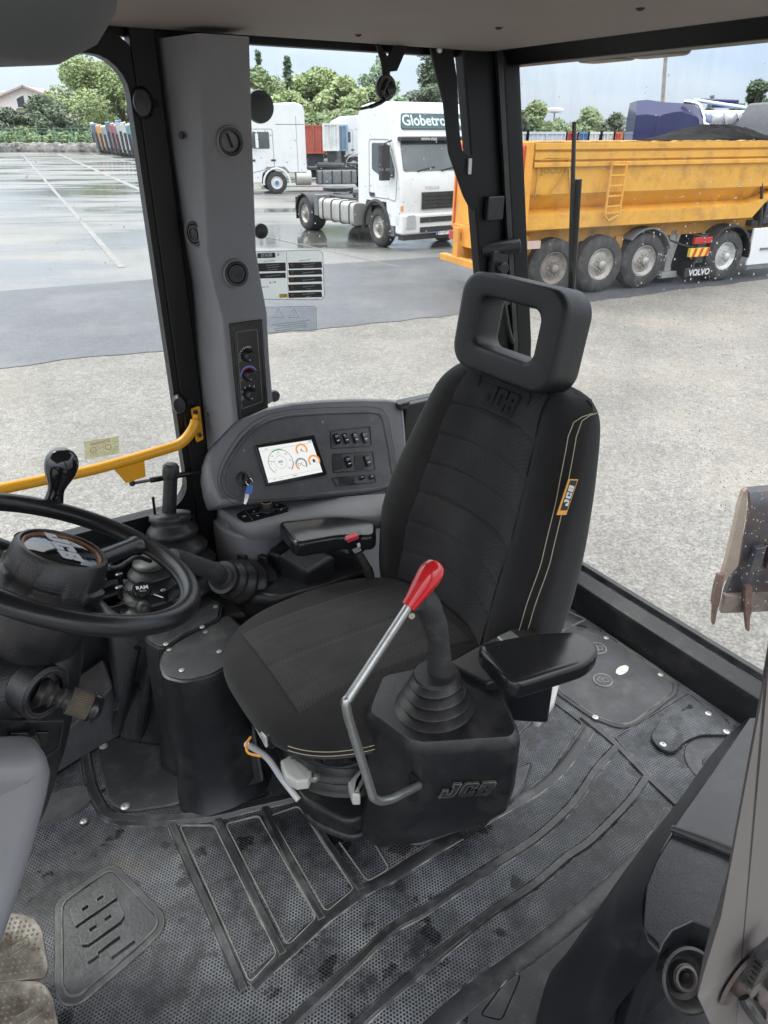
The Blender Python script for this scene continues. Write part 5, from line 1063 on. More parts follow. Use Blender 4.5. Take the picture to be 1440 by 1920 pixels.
for k, (u, v) in enumerate(((467, 668), (469, 704), (471, 740))):
    c = onH(u, v, .01); b = MB(); R_ = .0135
    prof = []; rg = []
    for r_, z_, fl_ in ((.0155, .003, 0), (.0150, .008, 1), (.0120, .020, 1), (.0108, .024, 0)):
        rg.append([(c.x+(r_*(1+(.07 if (fl_ and j % 2) else 0)))*math.cos(2*PI*j/36), c.y+(r_*(1+(.07 if (fl_ and j % 2) else 0)))*math.sin(2*PI*j/36), z_) for j in range(36)])
    b.loft(rg); kn = b.build('heater_knob', rubberb, hc, frame=HPF)
    b = MB(); b.lathe([(.0016, .0), (.0002, .001)], c=(c.x-.004, c.y-.005, .0243), n=10); b.build('index_mark', ink, kn, frame=HPF)
    def arc(r_, a0, a1, wd, m, nm, dash=None, z=.0032):
        b = MB(); n_ = 18
        if dash:
            for i in range(dash):
                a = math.radians(a0+(a1-a0)*i/(dash-1)); s_ = .0006+.0016*(1-i/dash if k == 0 else .5); b.box((c.x+r_*math.cos(a), c.y+r_*math.sin(a), z), (.0042, s_*1.2, .0006), rz=a if k == 0 else a)
        else: b.rib([(c.x+r_*math.cos(math.radians(a0+(a1-a0)*i/n_)), c.y+r_*math.sin(math.radians(a0+(a1-a0)*i/n_))) for i in range(n_+1)], wd, .0006, z=z)
        return b.build(nm, m, hc, frame=HPF, smooth=False)
    if k == 0: arc(.0205, 70, 185, .003, ink, 'fan_scale', 9)
    if k == 1: arc(.0205, 20, 190, .0032, mat('dial blue', (.12, .30, .75), .5), 'cold_scale'); arc(.0172, 25, 170, .0028, mat('dial red', (.55, .03, .04), .5), 'warm_scale')
    if k == 2: arc(.0205, 55, 190, .002, ink, 'speed_scale', 5)
    b = MB(); b.rib(rrect(.006, .005, .001, 2, c.x-.0215, c.y-.009), .0008, .0006, z=.0032, closed=True); b.build('pictogram', ink, hc, frame=HPF)
# hinges of the side window at the pillar's edges (outside the glass)
for i, (u, v, rr_) in enumerate(((486, 200, .034), (488, 433, .018), (513, 742, .016))):
    p = PY(u, v, -.055); b = MB(); b.lathe([(rr_*.5, -.012), (rr_, -.008), (rr_*1.05, 0), (rr_*.8, .012), (.0003, .014)], c=p, ax=(0, -1, 0), n=24); o = b.build('hinge_cap', plast, frame=CAB); tag(o, ('large black hinge cap outside the glass near the top of the grey pillar', 'small black hinge cap outside the glass at mid height of the grey pillar', 'small black hinge cap low beside the heater panel')[i], 'hinge cap', 'hinge caps beside the pillar')
for i, (u, v, rr_) in enumerate(((268, 193, .03), (337, 758, .026))):
    p = PY(u, v, .0); b = MB(); b.lathe([(rr_*.6, -.012), (rr_, -.008), (rr_*1.05, 0), (rr_*.8, .012), (.0003, .014)], c=p, ax=(.4, 1, 0), n=24, sx=.7); b.cyl(p+Vector((-.03, -.01, 0)), p, .012, n=12); o = b.build('door_catch', plast, frame=CAB); tag(o, ('black rounded door catch high on the door frame', 'black rounded door catch above the yellow bar bracket')[i], 'door catch')
# yellow grab bar and gas strut
gb = thing('grab_bar', 'yellow painted grab bar across the door window with a bent plate', 'grab bar', CAB, loc=PY(370, 800, .02))
bp_ = smooth_path([PY(368, 778, .02), PY(362, 803, .03), PY(340, 830, .035), PY(300, 845, .035), PY(180, 879, .035), PY(90, 898, .035), PY(-40, 925, .035), PY(-160, 950, .035)], 6)
b = MB(); b.tube(bp_, [.008]*3+[.0135]*(len(bp_)-3), 16); b.build('bar', orange, gb, frame=CAB)
planecut(roundpoly([(357, 766), (373, 760), (380, 822), (367, 828)], 3, 3), .008, .008, 'bracket', orange, gb)
for q in ((366, 772), (374, 815)):
    b = MB(); b.lathe([(.0065, 0), (.0065, .005), (.0002, .006)], c=PY(*q, .018), ax=(0, 1, 0), n=6); b.build('bolt', rubberb, gb, frame=CAB)
P1, P2, P3, P4 = PY(213, 876, .035), PY(270, 861, .035), PY(273, 893, .035), PY(238, 905, .035)
b = MB(); b.loft([[P1, P2, P3, P4], [p+Vector((0, .003, 0)) for p in (P1, P2, P3, P4)]]); b.tube([P1, P2], .004, 8); b.tube([P1+Vector((0, -.0, 0)), P4], .003, 6); b.build('plate', orange, gb, frame=CAB, bevel=.001)
b = MB(); a, c = PY(248, 906, .02), PY(377, 884, .0); m_ = a.lerp(c, .25); b.tube([a, m_], .0045, 8); b.tube([m_, c], .0075, 12); b.ball(a, .008, 6); gs = b.build('gas_strut', plasts, frame=CAB); tag(gs, 'black gas strut below the yellow bar behind the tall gear lever', 'gas strut')
# pale warning decal on the door glass
dcm = glassmat('faded film', (.84, .85, .70), .3, dust=.35)
q = [PY(u, v, -.03) for u, v in ((157, 828), (222, 818), (224, 850), (160, 862))]; b = MB(); b.loft([q, [p+Vector((0, .0008, 0)) for p in q]]); dc = b.build('warning_decal', mat('faded yellow decal', (.62, .60, .40), .6, var=.1) if 0 else dcm, frame=CAB, smooth=False); tag(dc, 'faded yellow warning decal on the door glass above the bar', 'decal')
c_ = PY(190, 838, -.029)
DF_ = CAB @ frame3((c_.x, -.029, c_.z), (-1, 0, 0), (0, 0, 1)); text('WARNING', .010, DF_ @ Matrix.Translation((0, .012, .0003)), mat('decal pink', (.5, .2, .2), .6), dc, ext=.0002)
for dx in (-.02, .016):
    b = MB(); b.rib([(dx+.007*math.cos(a), -.004+.007*math.sin(a)) for a in [2*PI*i/16 for i in range(16)]], .0014, .0004, closed=True); b.build('pictogram', mat('decal pink', (.5, .2, .2), .6), dc, frame=DF_)

# ---------------------------------------------------------------- stickers on the side glass
GF = CAB @ frame3((.85, -.036, 1.15), (-1, 0, 0), (0, 0, 1))
def onG(u, v): p = hit(u, v, GF, 2, 0); return (p.x, p.y)
def g4(x, y): return onG(280+x/2.769, 380+y/2.769)
filmw = bpy.data.materials.new('translucent white film'); filmw.use_nodes = True; _t = filmw.node_tree; _b = _t.nodes['Principled BSDF']; _b.inputs['Base Color'].default_value = (.72, .73, .72, 1); _b.inputs['Roughness'].default_value = .5
_tl = _t.nodes.new('ShaderNodeBsdfTranslucent'); _tl.inputs['Color'].default_value = (.85, .87, .86, 1); _ms = _t.nodes.new('ShaderNodeMixShader'); _ms.inputs[0].default_value = .62
_t.links.new(_b.outputs[0], _ms.inputs[1]); _t.links.new(_tl.outputs[0], _ms.inputs[2]); _t.links.new(_ms.outputs[0], _t.nodes['Material Output'].inputs['Surface'])
st = MB(); out_ = roundpoly([g4(545, 254), g4(880, 246), g4(900, 262), g4(908, 488), g4(893, 504), g4(555, 500)], .003); st.prism(out_, 0, .0008)
st = st.build('instruction_sticker', filmw, frame=GF, smooth=False); tag(st, 'white instruction sticker with black rows and orange symbols on the side glass', 'sticker')
b = MB(); b.rib(out_, .0012, .0004, z=.0008, closed=True); a_, c_ = g4(711, 258), g4(722, 496); b.rib([a_, c_], .0008, .0004, z=.0008); b.build('border', inkd, st, frame=GF, smooth=False)
def quad(parent, pts, m, name='panel', z0=.0009, z1=.0013, fr=GF, r=0): 
    b = MB(); b.prism(roundpoly(pts, r) if r else pts, z0, z1); return b.build(name, m, parent, frame=fr, smooth=False)
def tx(body, at_, size, m, parent, fr, z=.0014, **k):
    return text(body, size, fr @ Matrix.Translation((at_[0], at_[1], z)), m, parent, ext=.00012, **k)
bk_ = mat('sticker black', (.03, .032, .035), .5); osy = mat('symbol orange', (.62, .16, .05), .5)
h_ = quad(st, [g4(560, 262), g4(652, 259), g4(654, 285), g4(560, 288)], bk_, 'heading_bar'); tx('STAGE', g4(607, 273), .0105, ink, h_, GF, bold=.03)
tx('V', g4(668, 271), .0115, inkd, st, GF, z=.0010)
tx('Arrêt automatique', g4(622, 302), .0042, inkd, st, GF, z=.001); tx('Régénération DPF', g4(806, 298), .0042, inkd, st, GF, z=.001)
for (y0, y1, tt_) in ((312, 356, ['Arrêt automatique activé :', 'compte à rebours avant', 'arrêt automatique']), (365, 392, ['Arrêt automatique désactivé'])):
    h_ = quad(st, [g4(555, y0+3), g4(706, y0-2), g4(708, y1-2), g4(555, y1+2)], bk_, 'text_panel', r=.001)
    for i, s in enumerate(tt_): tx(s, g4(640, (y0+y1)/2+(i-(len(tt_)-1)/2)*12), .0036, ink, h_, GF)
for (y0, y1, tt_) in ((308, 342, ['Température élevée des', "gaz d'échappement*"]), (347, 376, ['Régénération interdite']), (384, 413, ['Régénération nécessaire*']), (422, 457, ['Régénération manuelle', 'en cours']), (464, 494, ['Régénération désactivée', 'nécessaire*'])):
    h_ = quad(st, [g4(720, y0+3), g4(893, y0-2), g4(897, y1-4), g4(724, y1+1)], bk_, 'text_panel', r=.001)
    for i, s in enumerate(tt_): tx(s, g4(826, (y0+y1)/2+(i-(len(tt_)-1)/2)*13), .0037, ink, h_, GF)
    c = g4(740, (y0+y1)/2); b = MB()
    for k in range(3): b.rib([(c[0]-.004+k*.003, c[1]-.003), (c[0]-.002+k*.003, c[1]), (c[0]-.004+k*.003, c[1]+.003)], .0011, .0003, z=.0013)
    b.build('symbol', osy, h_, frame=GF, smooth=False)
tx('8 / ☰', g4(640, 414), .008, inkd, st, GF, z=.001); tx('444/E2-FR03', g4(600, 438), .0042, inkd, st, GF, z=.001); tx('832/11742', g4(868, 499), .003, inkd, st, GF, z=.001)
h_ = quad(st, [g4(674, 474), g4(716, 472), g4(717, 492), g4(675, 494)], mat('sticker yellow', (.65, .50, .06), .5), 'caution_box')
b = MB(); c = g4(705, 483); b.rib([(c[0]-.003, c[1]-.0025), (c[0]+.003, c[1]-.0025), (c[0], c[1]+.003)], .0008, .0002, z=.0014, closed=True); b.build('triangle', inkd, h_, frame=GF, smooth=False)
film = glassmat('clear film', (.86, .88, .90), .4); s2 = MB(); o2 = roundpoly([g4(560, 543), g4(856, 536), g4(866, 546), g4(868, 655), g4(858, 668), g4(560, 678)], .002); s2.prism(o2, 0, .0005); s2 = s2.build('clear_sticker', film, frame=GF, smooth=False); tag(s2, 'clear sticker with two warning triangles below the white sticker', 'sticker')
gi = mat('grey ink', (.10, .10, .11), .6)
b = MB(); b.rib(o2, .0008, .0003, z=.0005, closed=True); b.build('border', gi, s2, frame=GF, smooth=False)
for x0, ex in ((670, 0), (750, 1)):
    b = MB(); b.rib([g4(x0-27, 596), g4(x0+27, 596), g4(x0, 550)], .0012, .0003, z=.0006, closed=True); tri_ = b.build('warning_triangle', gi, s2, frame=GF, smooth=False)
    if ex: tx('!', g4(x0, 580), .011, gi, tri_, GF, z=.0007)
    else:
        b = MB(); b.rib([g4(x0-10, 590), g4(x0-10, 578), g4(x0+6, 578)], .0008, .0003, z=.0006); b.build('symbol', gi, tri_, frame=GF, smooth=False)
for i, s in enumerate(['EN FONCTION DE LA TEMPERATURE DE L AIR ET DU MOTEUR,', 'IL PEUT AVOIR UN TEMPS DE DEMARRAGE PLUS', 'LONG. UNE FOIS EN MARCHE, LE REGIME MOTEUR PEUT', 'ETRE AU RALENTI PENDANT UNE COURTE PERIODE']): tx(s, g4(735, 622+i*11), .0040, gi, s2, GF, z=.0006)
# ---------------------------------------------------------------- display console
CFm = CAB @ frame3((.95, .082, .69), (-1, 0, .02), (0, -.504, .864))
def onC(u, v, z=0.0): p = hit(u, v, CFm, 2, z); return (p.x, p.y)
def c5(x, y, z=0.0): return onC(380+x/3.4286, 720+y/3.4286, z)
cs = thing('display_console', 'grey moulded side console with the lit gauge screen and rocker switches', 'console', CAB, loc=(.95, .05, .45))
outl = [c5(*p) for p in ((105, 785), (62, 700), (30, 600), (25, 520), (45, 440), (90, 350), (160, 275), (260, 205), (380, 155), (560, 118), (760, 100), (980, 92), (1180, 95), (1250, 105), (1290, 160), (1300, 260), (1310, 420), (1310, 655), (1100, 692), (700, 732), (262, 764))]
b = MB(); o_ = roundpoly(outl, .006, 2)
b.loft([[(x, y, -.16) for x, y in o_], [(x, y, -.004) for x, y in o_], [(x, y, .004) for x, y in inset(o_, .004)], [(x, y, .006) for x, y in inset(o_, .010)], [(x, y, .002) for x, y in inset(o_, .016)]]); b.build('console_body', gtrim, cs, frame=CFm, angle=50)
rec = [c5(*p, .006) for p in ((230, 735), (172, 705), (143, 650), (140, 600), (155, 545), (200, 455), (270, 355), (345, 285), (430, 238), (560, 208), (800, 192), (1080, 185), (1135, 195), (1160, 240), (1190, 400), (1215, 560), (1230, 640), (1090, 680), (700, 712), (450, 728))]
rc_ = roundpoly(rec, .006, 3)
b = MB(); b.loft([[(x, y, .0055) for x, y in inset(rc_, -.008)], [(x, y, .0085) for x, y in inset(rc_, -.004)], [(x, y, .0085) for x, y in rc_], [(x, y, .004) for x, y in inset(rc_, .004)], [(x, y, .0042) for x, y in inset(rc_, .03)]])
dash = b.build('instrument_panel', mat('scuffed dark panel', (.050, .052, .058), .5, col2=(.10, .10, .105), vscale=9, dirt=(.22, .22, .23), dscale=14, damt=.25, bump=.25, bscale=500), cs, frame=CFm)
b = MB(); b.rib(inset(rc_, -.018), .0012, .0008, z=.0062, closed=True); b.build('seam', inkd, cs, frame=CFm)
# screen
sc = [c5(*p, .012) for p in ((335, 392), (718, 325), (803, 583), (412, 658))]; si = [c5(*p, .014) for p in ((360, 410), (700, 358), (772, 565), (425, 635))]
b = MB(); b.prism(roundpoly(sc, .004), .003, .012, top=.002); scr = b.build('screen', plasts, dash, frame=CFm, smooth=False)
b = MB(); b.prism(si, .012, .0125); sf = b.build('screen_face', mat('lit screen', (.55, .55, .53), .3, emit=((.95, .96, .92), .42)), scr, frame=CFm, smooth=False)
o0 = Vector(si[3]); ux = Vector(si[2])-o0; uy = Vector(si[0])-o0
SX = ux.length; SY = uy.length
SF = CFm @ frame3((o0.x, o0.y, .0128), (ux.x, ux.y, 0), (uy.x, uy.y, 0))
SF = CFm @ Matrix(((ux.x/SX, uy.x/SY, 0, o0.x), (ux.y/SX, uy.y/SY, 0, o0.y), (0, 0, 1, .0127), (0, 0, 0, 1)))
def sq(x, y): return (x*SX, y*SY)
grn = mat('gauge green', (.08, .35, .08), .5, emit=((.1, .4, .1), .25)); orn = mat('gauge orange', (.75, .30, .05), .5, emit=((.9, .38, .08), .35)); gry = mat('gauge grey', (.32, .33, .33), .5, emit=((.4, .4, .4), .2)); dk_ = mat('gauge dark', (.03, .03, .03), .5)
def sarc(cx, cy, r, a0, a1, wd, m, nm='gauge_arc', z=0.0):
    b = MB(); n_ = 28; b.rib([(cx+r*math.cos(math.radians(a0+(a1-a0)*i/n_)), cy+r*math.sin(math.radians(a0+(a1-a0)*i/n_))) for i in range(n_+1)], wd, .0002, z=z); return b.build(nm, m, scr, frame=SF, smooth=False)
cx, cy = sq(.31, .50); R_ = SY*.36
sarc(cx, cy, R_, 225, -45, .0010, dk_); sarc(cx, cy, R_, 120, 68, .0030, grn, z=.0003); sarc(cx, cy, R_*.5, 0, 359, .0008, gry); sarc(cx, cy, R_, -5, -45, .0022, mat('gauge red', (.35, .08, .05), .5), z=.0003)
b = MB()
for i in range(31):
    a = math.radians(225-270*i/30); L_ = .0035 if i % 5 == 0 else .0018; b.box((cx+(R_-L_/2)*math.cos(a), cy+(R_-L_/2)*math.sin(a), .0002), (L_, .0006, .0002), rz=a)
b.box((cx-R_*.75*math.cos(.25), cy+R_*.75*math.sin(.25), .0003), (R_*.55, .0009, .0003), rz=-.3); b.build('gauge_ticks', dk_, scr, frame=SF, smooth=False)
for i, s in enumerate(('0', '5', '10', '15', '20', '25', '30')):
    a = math.radians(225-45*i); tx(s, (cx+(R_-.0075)*math.cos(a), cy+(R_-.0075)*math.sin(a)), .0055, dk_, scr, SF, z=.0003)
tx('850', (cx, cy+.001), .0085, dk_, scr, SF, z=.0003, bold=.01); tx('RPM', (cx, cy-.007), .003, dk_, scr, SF, z=.0003); tx('x 100 rpm', (cx, cy+R_*.62), .0032, gry, scr, SF, z=.0003)
for (x, y, full) in ((.735, .735, 1), (.66, .34, 0), (.905, .36, 1)):
    gx, gy = sq(x, y); r_ = SY*.155; sarc(gx, gy, r_, 215 if full else 235, -35 if full else 180, .0052, orn); 
    if not full: sarc(gx, gy, r_, 178, -40, .0050, gry)
    b = MB(); b.box((gx+.004, gy-.005, .0003), (.010, .0007, .0002), rz=-.8)
    if full and x > .8: b.bb(gx-.004, gx+.002, gy-.004, gy+.005, 0, .0003); b.rib([(gx+.002, gy-.002), (gx+.005, gy), (gx+.005, gy+.004)], .0008, .0002)
    elif full: b.rib([(gx-.005, gy-.003), (gx+.005, gy-.003)], .0010, .0002); b.rib([(gx, gy-.003), (gx, gy+.004)], .0014, .0002); b.rib([(gx-.004, gy+.001), (gx, gy+.002)], .0008, .0002)
    else: b.rib([(gx-.006+.004*math.cos(a), gy+.004*math.sin(a)) for a in [2*PI*i/12 for i in range(12)]], .0009, .0002, closed=True); b.rib([(gx+.002, gy-.004), (gx+.002, gy+.005)], .001, .0002)
    b.build('gauge_symbol', dk_, scr, frame=SF, smooth=False)
b = MB(); 
for y in (.10, .885): b.bb(SX*.01, SX*.99, SY*y-.0003, SY*y+.0003, 0, .0002)
b.bb(SX*.36, SX*.362, 0, SY*.1, 0, .0002); b.build('rule', gry, scr, frame=SF, smooth=False)
tx('09:11', sq(.5, .05), .0058, dk_, scr, SF, z=.0003); tx('5.8 mph', sq(.24, .05), .0036, gry, scr, SF, z=.0003); tx('D 00003', sq(.93, .945), .0036, dk_, scr, SF, z=.0003); tx('/ 00061 m', sq(.93, .915), .003, dk_, scr, SF, z=.0003); tx('/☐', sq(.12, .05), .005, dk_, scr, SF, z=.0003); tx('\\ ⌂ \\', sq(.12, .93), .005, dk_, scr, SF, z=.0003)
# switches
def rocker(px, w_, h_, up, icon, parent, tilt=.05):
    c = Vector((*c5(*px, .012), .007)); Fk = CFm @ Matrix.Translation(c) @ Matrix.Rotation(tilt, 4, 'Z')
    b = MB(); pr = rrect(w_, h_, .003, 4); rg = []
    for z, d in ((0, 0), (.004, 0), (.0065, .0012)): rg.append([(x*(1-2*d/w_), y*(1-2*d/h_), z+(.0010*(abs(y)/(h_/2))**2 if z > 0 else 0)) for x, y in pr])
    b.loft(rg); k = b.build('rocker_switch', plasts, parent, frame=Fk, angle=50)
    b = MB(); b.prism(rrect(w_*.55, .0028, .0009, 3, 0, -h_*.17), .0076, .0082); b.build('lamp_slot', mat('white slot', (.7, .7, .72), .4), k, frame=Fk, smooth=False)
    b = MB(); y0 = h_*.22
    def R(pts, closed=False): b.rib([(x*.001, y0+y*.001) for x, y in pts], .0011, .0004, z=.0077, closed=closed)
    if icon == 0: R([(-5, 2), (3, 2), (3, -2), (-3, -2)], True); R([(3, 0), (5, 3)])
    if icon == 1: R([(-3+3*math.cos(a), 1+3*math.sin(a)) for a in [PI*i/8 for i in range(9)]], True); R([(1, -3), (4, -3)]); R([(-5, -3), (-2, -3)])
    if icon == 2: R([(2.6*math.cos(a), 1+2.6*math.sin(a)) for a in [PI*i/8 for i in range(9)]], True); R([(-4, 0), (-4, 3)]); R([(4, -3), (-3, -3)])
    if icon == 3: R([(-2, -3), (-2, 3), (2, 3), (2, -3)], True); R([(-5, -1), (-5, 3)]); R([(5, -1), (5, 3)])
    if icon == 4: R(rrect(9, 5, 2, 3), True); R([(0, -3.5), (0, 3.5)])
    b.build('pictogram', ink, k, frame=Fk, smooth=False)
    return k
def bezel(pts, nm='switch_bezel', h=.004):
    b = MB(); q = roundpoly([c5(*p, .007) for p in pts], .003); b.rib(q, .0035, h, z=.004, closed=True); z_ = b.build(nm, plast, dash, frame=CFm)
    b = MB(); b.prism(inset(q, .001), .0042, .0052); b.build('recess', inkd, z_, frame=CFm, smooth=False); return z_
bz = bezel(((822, 300), (1075, 272), (1088, 395), (830, 415)))
for i, px in enumerate(((865, 352), (923, 348), (985, 345), (1045, 342))): rocker(px, .0148, .031, 0, i, dash)
bz = bezel(((835, 452), (1095, 432), (1110, 550), (842, 568)))
for i, px in enumerate(((938, 500), (1063, 492))): rocker(px, .0165, .032, 0, 4-i*1, dash)
b = MB()
for x0, x1 in ((845, 895), (975, 1035)):
    q = [c5(*p, .007) for p in ((x0, 458), (x1, 450), (x1+5, 545), (x0+5, 555))]; b = MB(); b.prism(q, .005, .008, top=.001); b.build('blank_cover', plast, dash, frame=CFm, smooth=False)
bz = bezel(((832, 605), (1105, 580), (1115, 630), (862, 655)))
for i, px in enumerate(((1025, 602), (1088, 598))): 
    c = Vector((*c5(*px, .008), .005)); Fk = CFm @ Matrix.Translation(c) @ Matrix.Rotation(.05, 4, 'Z'); b = MB(); b.prism(rrect(.017, .012, .003), 0, .006, top=.0015); k = b.build('small_switch', plasts, dash, frame=Fk, smooth=False)
    b = MB(); b.prism(rrect(.008, .0014, .0006, 3, 0, .002), .006, .0066); b.build('lamp_slot', mat('white slot', (.7, .7, .72), .4), k, frame=Fk, smooth=False)
for x0 in (870, 925): 
    q = [c5(*p, .007) for p in ((x0, 605), (x0+48, 600), (x0+58, 640), (x0+12, 646))]; b = MB(); b.prism(q, .005, .008, top=.001); b.build('blank_cover', plast, dash, frame=CFm, smooth=False)
for px in ((265, 427), (770, 245)):
    c = c5(*px, .005); b = MB(); b.lathe([(.004, 0), (.0035, .002), (.0002, .002)], c=(*c, .0045), n=12); b.build('sensor', gtrim, dash, frame=CFm)
# ignition
c = c5(265, 608, .008); b = MB(); b.lathe([(.020, -.003), (.019, .004), (.015, .006), (.014, .010), (.0105, .011), (.010, .008), (.0002, .008)], c=(*c, .006), n=32); ig = b.build('ignition_switch', rubberb, dash, frame=CFm)
b = MB(); b.prism(rrect(.006, .024, .0025), .014, .028, M=Matrix.Translation((c[0], c[1], 0)) @ Matrix.Rotation(-.5, 4, 'Z'), top=.001); b.build('turn_grip', plasts, ig, frame=CFm)
ky = thing('ignition_key', 'spare key with a blue tag hanging from a wire ring at the ignition', 'key', CAB, loc=CABI @ CFm @ Vector((c[0]+.008, c[1]-.01, .03)))
cr = c5(298, 628, .03); b = MB(); b.tube([(cr[0]+.0088*math.cos(a), cr[1]+.0088*math.sin(a), .031+.002*math.sin(a)) for a in [2*PI*i/28 for i in range(28)]], .0008, 6, closed=True); b.build('ring', chrome, ky, frame=CFm)
q = [c5(*p, .03) for p in ((290, 648), (325, 652), (312, 712), (268, 706))]; b = MB(); b.prism(roundpoly(q, .004), .029, .033, top=.001); tg_ = b.build('tag', mat('blue tag', (.06, .17, .50), .4), ky, frame=CFm, smooth=False)
q = [c5(*p, .03) for p in ((272, 706), (300, 708), (290, 745), (275, 775), (262, 768), (268, 735))]; b = MB(); b.prism(q, .030, .032); b.build('blade', chrome, ky, frame=CFm, smooth=False)
# ledge with the rotary control
ZL = .585
def onL(x, y, z=ZL): return tuple(PZ(380+x/3.4286, 720+y/3.4286, z)[:2])
led = [onL(*p) for p in ((92, 790), (260, 770), (700, 735), (1300, 690), (1300, 820), (1050, 850), (800, 845), (560, 880), (330, 912), (265, 905), (215, 880), (110, 812))]
b = MB(); q = roundpoly(led, .02, 4)
b.loft([[(x, y, ZL-.05) for x, y in inset(q, .012)], [(x, y, ZL-.03) for x, y in inset(q, .0)], [(x, y, ZL-.008) for x, y in inset(q, -.002)], [(x, y, ZL) for x, y in inset(q, .005)]]); b.build('ledge', gtrim, cs, frame=CAB, angle=50)
b = MB(); b.bb(.62, 1.135, -.04, .075, .0, ZL-.03); b.prism(roundpoly([(1.15, -.03), (1.15, .06), (1.12, .13), (1.07, .15), (.99, .13), (.95, .0)], .03, 4), .05, ZL-.045); b.build('lower_body', gtrim, cs, frame=CAB, bevel=.01)
q = roundpoly([onL(*p) for p in ((218, 842), (262, 818), (500, 770), (548, 795), (552, 822), (310, 888), (265, 892), (225, 865))], .006)
b = MB(); b.prism(q, ZL, ZL+.0035, top=.001); pad = b.build('button_pad', plasts, cs, frame=CAB, smooth=False)
for p, ic in (((268, 858), 0), ((325, 826), 1), ((350, 856), 2), ((480, 788), 3), ((510, 815), 4)):
    c = onL(*p); b = MB(); b.rib([(c[0]+.004*math.cos(a), c[1]+.003*math.sin(a)) for a in [2*PI*i/10+ic for i in range(6 if ic else 10)]], .0014, .0005, z=ZL+.0036, closed=ic == 0); b.build('pictogram', ink, pad, frame=CAB, smooth=False)
b = MB(); a_, c_ = onL(300, 830), onL(330, 885); b.rib([onL(275, 822), onL(325, 885)], .0010, .0005, z=ZL+.0036); b.rib([onL(312, 846), onL(540, 800)], .0010, .0005, z=ZL+.0036); b.build('divider', gtrim, pad, frame=CAB, smooth=False)
c = Vector((*onL(415, 815), ZL+.003)); rk = MB(); rg = []
for r_, z_, fl_ in ((.0215, 0, 0), (.0205, .004, 0), (.0175, .005, 0), (.0172, .006, 1), (.0160, .022, 1), (.0150, .0245, 0)):
    rg.append([(c.x+r_*(1+(.05 if fl_ and j % 4 < 2 else 0))*math.cos(2*PI*j/64), c.y+r_*(1+(.05 if fl_ and j % 4 < 2 else 0))*math.sin(2*PI*j/64), c.z+z_) for j in range(64)])
rk.loft(rg); rk = rk.build('rotary_knob', rubberb, cs, frame=CAB)
b = MB(); b.lathe([(.0152, .0243), (.0150, .0256), (.0135, .0256), (.0133, .0243)], c=c, n=40, cap=False); b.build('ring', orl2, rk, frame=CAB)
b = MB(); b.lathe([(.0132, .0245), (.012, .0268), (.0002, .0270)], c=c, n=32); b.build('cap', plasts, rk, frame=CAB)
b = MB(); q = [PY(u, v, .055) for u, v in ((708, 873), (790, 862), (790, 875), (700, 885))]; q = [PX(u, v, .70) for u, v in ((0, 0),)]; 
# throttle paddle on the console's far corner
th_ = MB(); pz = [PY(u, v, .045) for u, v in ((738, 752), (765, 748), (768, 768), (742, 770))]; c0 = (pz[0]+pz[2])/2
th_.box(c0, (.034, .03, .022)); th_.box(c0+Vector((-.006, 0, .008)), (.030, .034, .010)); th_ = th_.build('hand_throttle', rubberb, frame=CAB, bevel=.005, bseg=3); tag(th_, 'black rubber tipped hand throttle at the far corner of the grey console', 'throttle lever')
b = MB(); b.tube([c0+Vector((-.012, 0, -.008)), PY(757, 800, .045), PY(752, 850, .05)], [.008, .009, .010], 10, flat=.7); b.build('stem', framem, th_, frame=CAB)
# ---------------------------------------------------------------- seat
def fabric(name, col, scale, amt, rib=False, alt=None):
    m = bpy.data.materials.new(name); m.use_nodes = True; t = m.node_tree; b = t.nodes['Principled BSDF']; nn = t.nodes.new; lk = t.links.new
    b.inputs['Roughness'].default_value = .85; b.inputs['Sheen Weight'].default_value = .12; b.inputs['Sheen Roughness'].default_value = .5; b.inputs['Specular IOR Level'].default_value = .25
    tcn = nn('ShaderNodeTexCoord'); n = nn('ShaderNodeTexNoise'); n.inputs['Scale'].default_value = 9; n.inputs['Detail'].default_value = 8; lk(tcn.outputs['Object'], n.inputs['Vector'])
    r = nn('ShaderNodeValToRGB'); r.color_ramp.elements[0].position = .35; r.color_ramp.elements[1].position = .75
    r.color_ramp.elements[0].color = (*[c*.8 for c in col], 1); r.color_ramp.elements[1].color = (*[c*1.35 for c in col], 1); lk(n.outputs['Fac'], r.inputs['Fac'])
    v = nn('ShaderNodeTexVoronoi'); v.inputs['Scale'].default_value = scale; v.inputs['Randomness'].default_value = .0 if rib else .9
    if rib:
        mp_ = nn('ShaderNodeMapping'); mp_.inputs['Rotation'].default_value = (.6, .4, .785); lk(tcn.outputs['Object'], mp_.inputs['Vector']); lk(mp_.outputs[0], v.inputs['Vector'])
    else: lk(tcn.outputs['Object'], v.inputs['Vector'])
    mr = nn('ShaderNodeMapRange'); lk(v.outputs['Distance'], mr.inputs['Value']); mr.inputs['From Max'].default_value = .6; mr.inputs['To Min'].default_value = 1-amt; mr.inputs['To Max'].default_value = 1+amt*1.4
    x = nn('ShaderNodeMix'); x.data_type = 'RGBA'; x.blend_type = 'MULTIPLY'; x.inputs['Factor'].default_value = 1; lk(r.outputs['Color'], x.inputs['A']); lk(mr.outputs[0], x.inputs['B']); lk(x.outputs['Result'], b.inputs['Base Color'])
    bp = nn('ShaderNodeBump'); bp.inputs['Strength'].default_value = .7; bp.inputs['Distance'].default_value = .0008; lk(v.outputs['Distance'], bp.inputs['Height']); lk(bp.outputs[0], b.inputs['Normal']); return m
fab = fabric('plain black fabric', (.0135, .013, .013), 900, .25); fab2 = fabric('dotted black fabric', (.019, .0185, .0185), 210, .62, True)
vinyl = mat('grained black vinyl', (.014, .0145, .016), .42, var=.15, vscale=10, bump=.5, bscale=450)
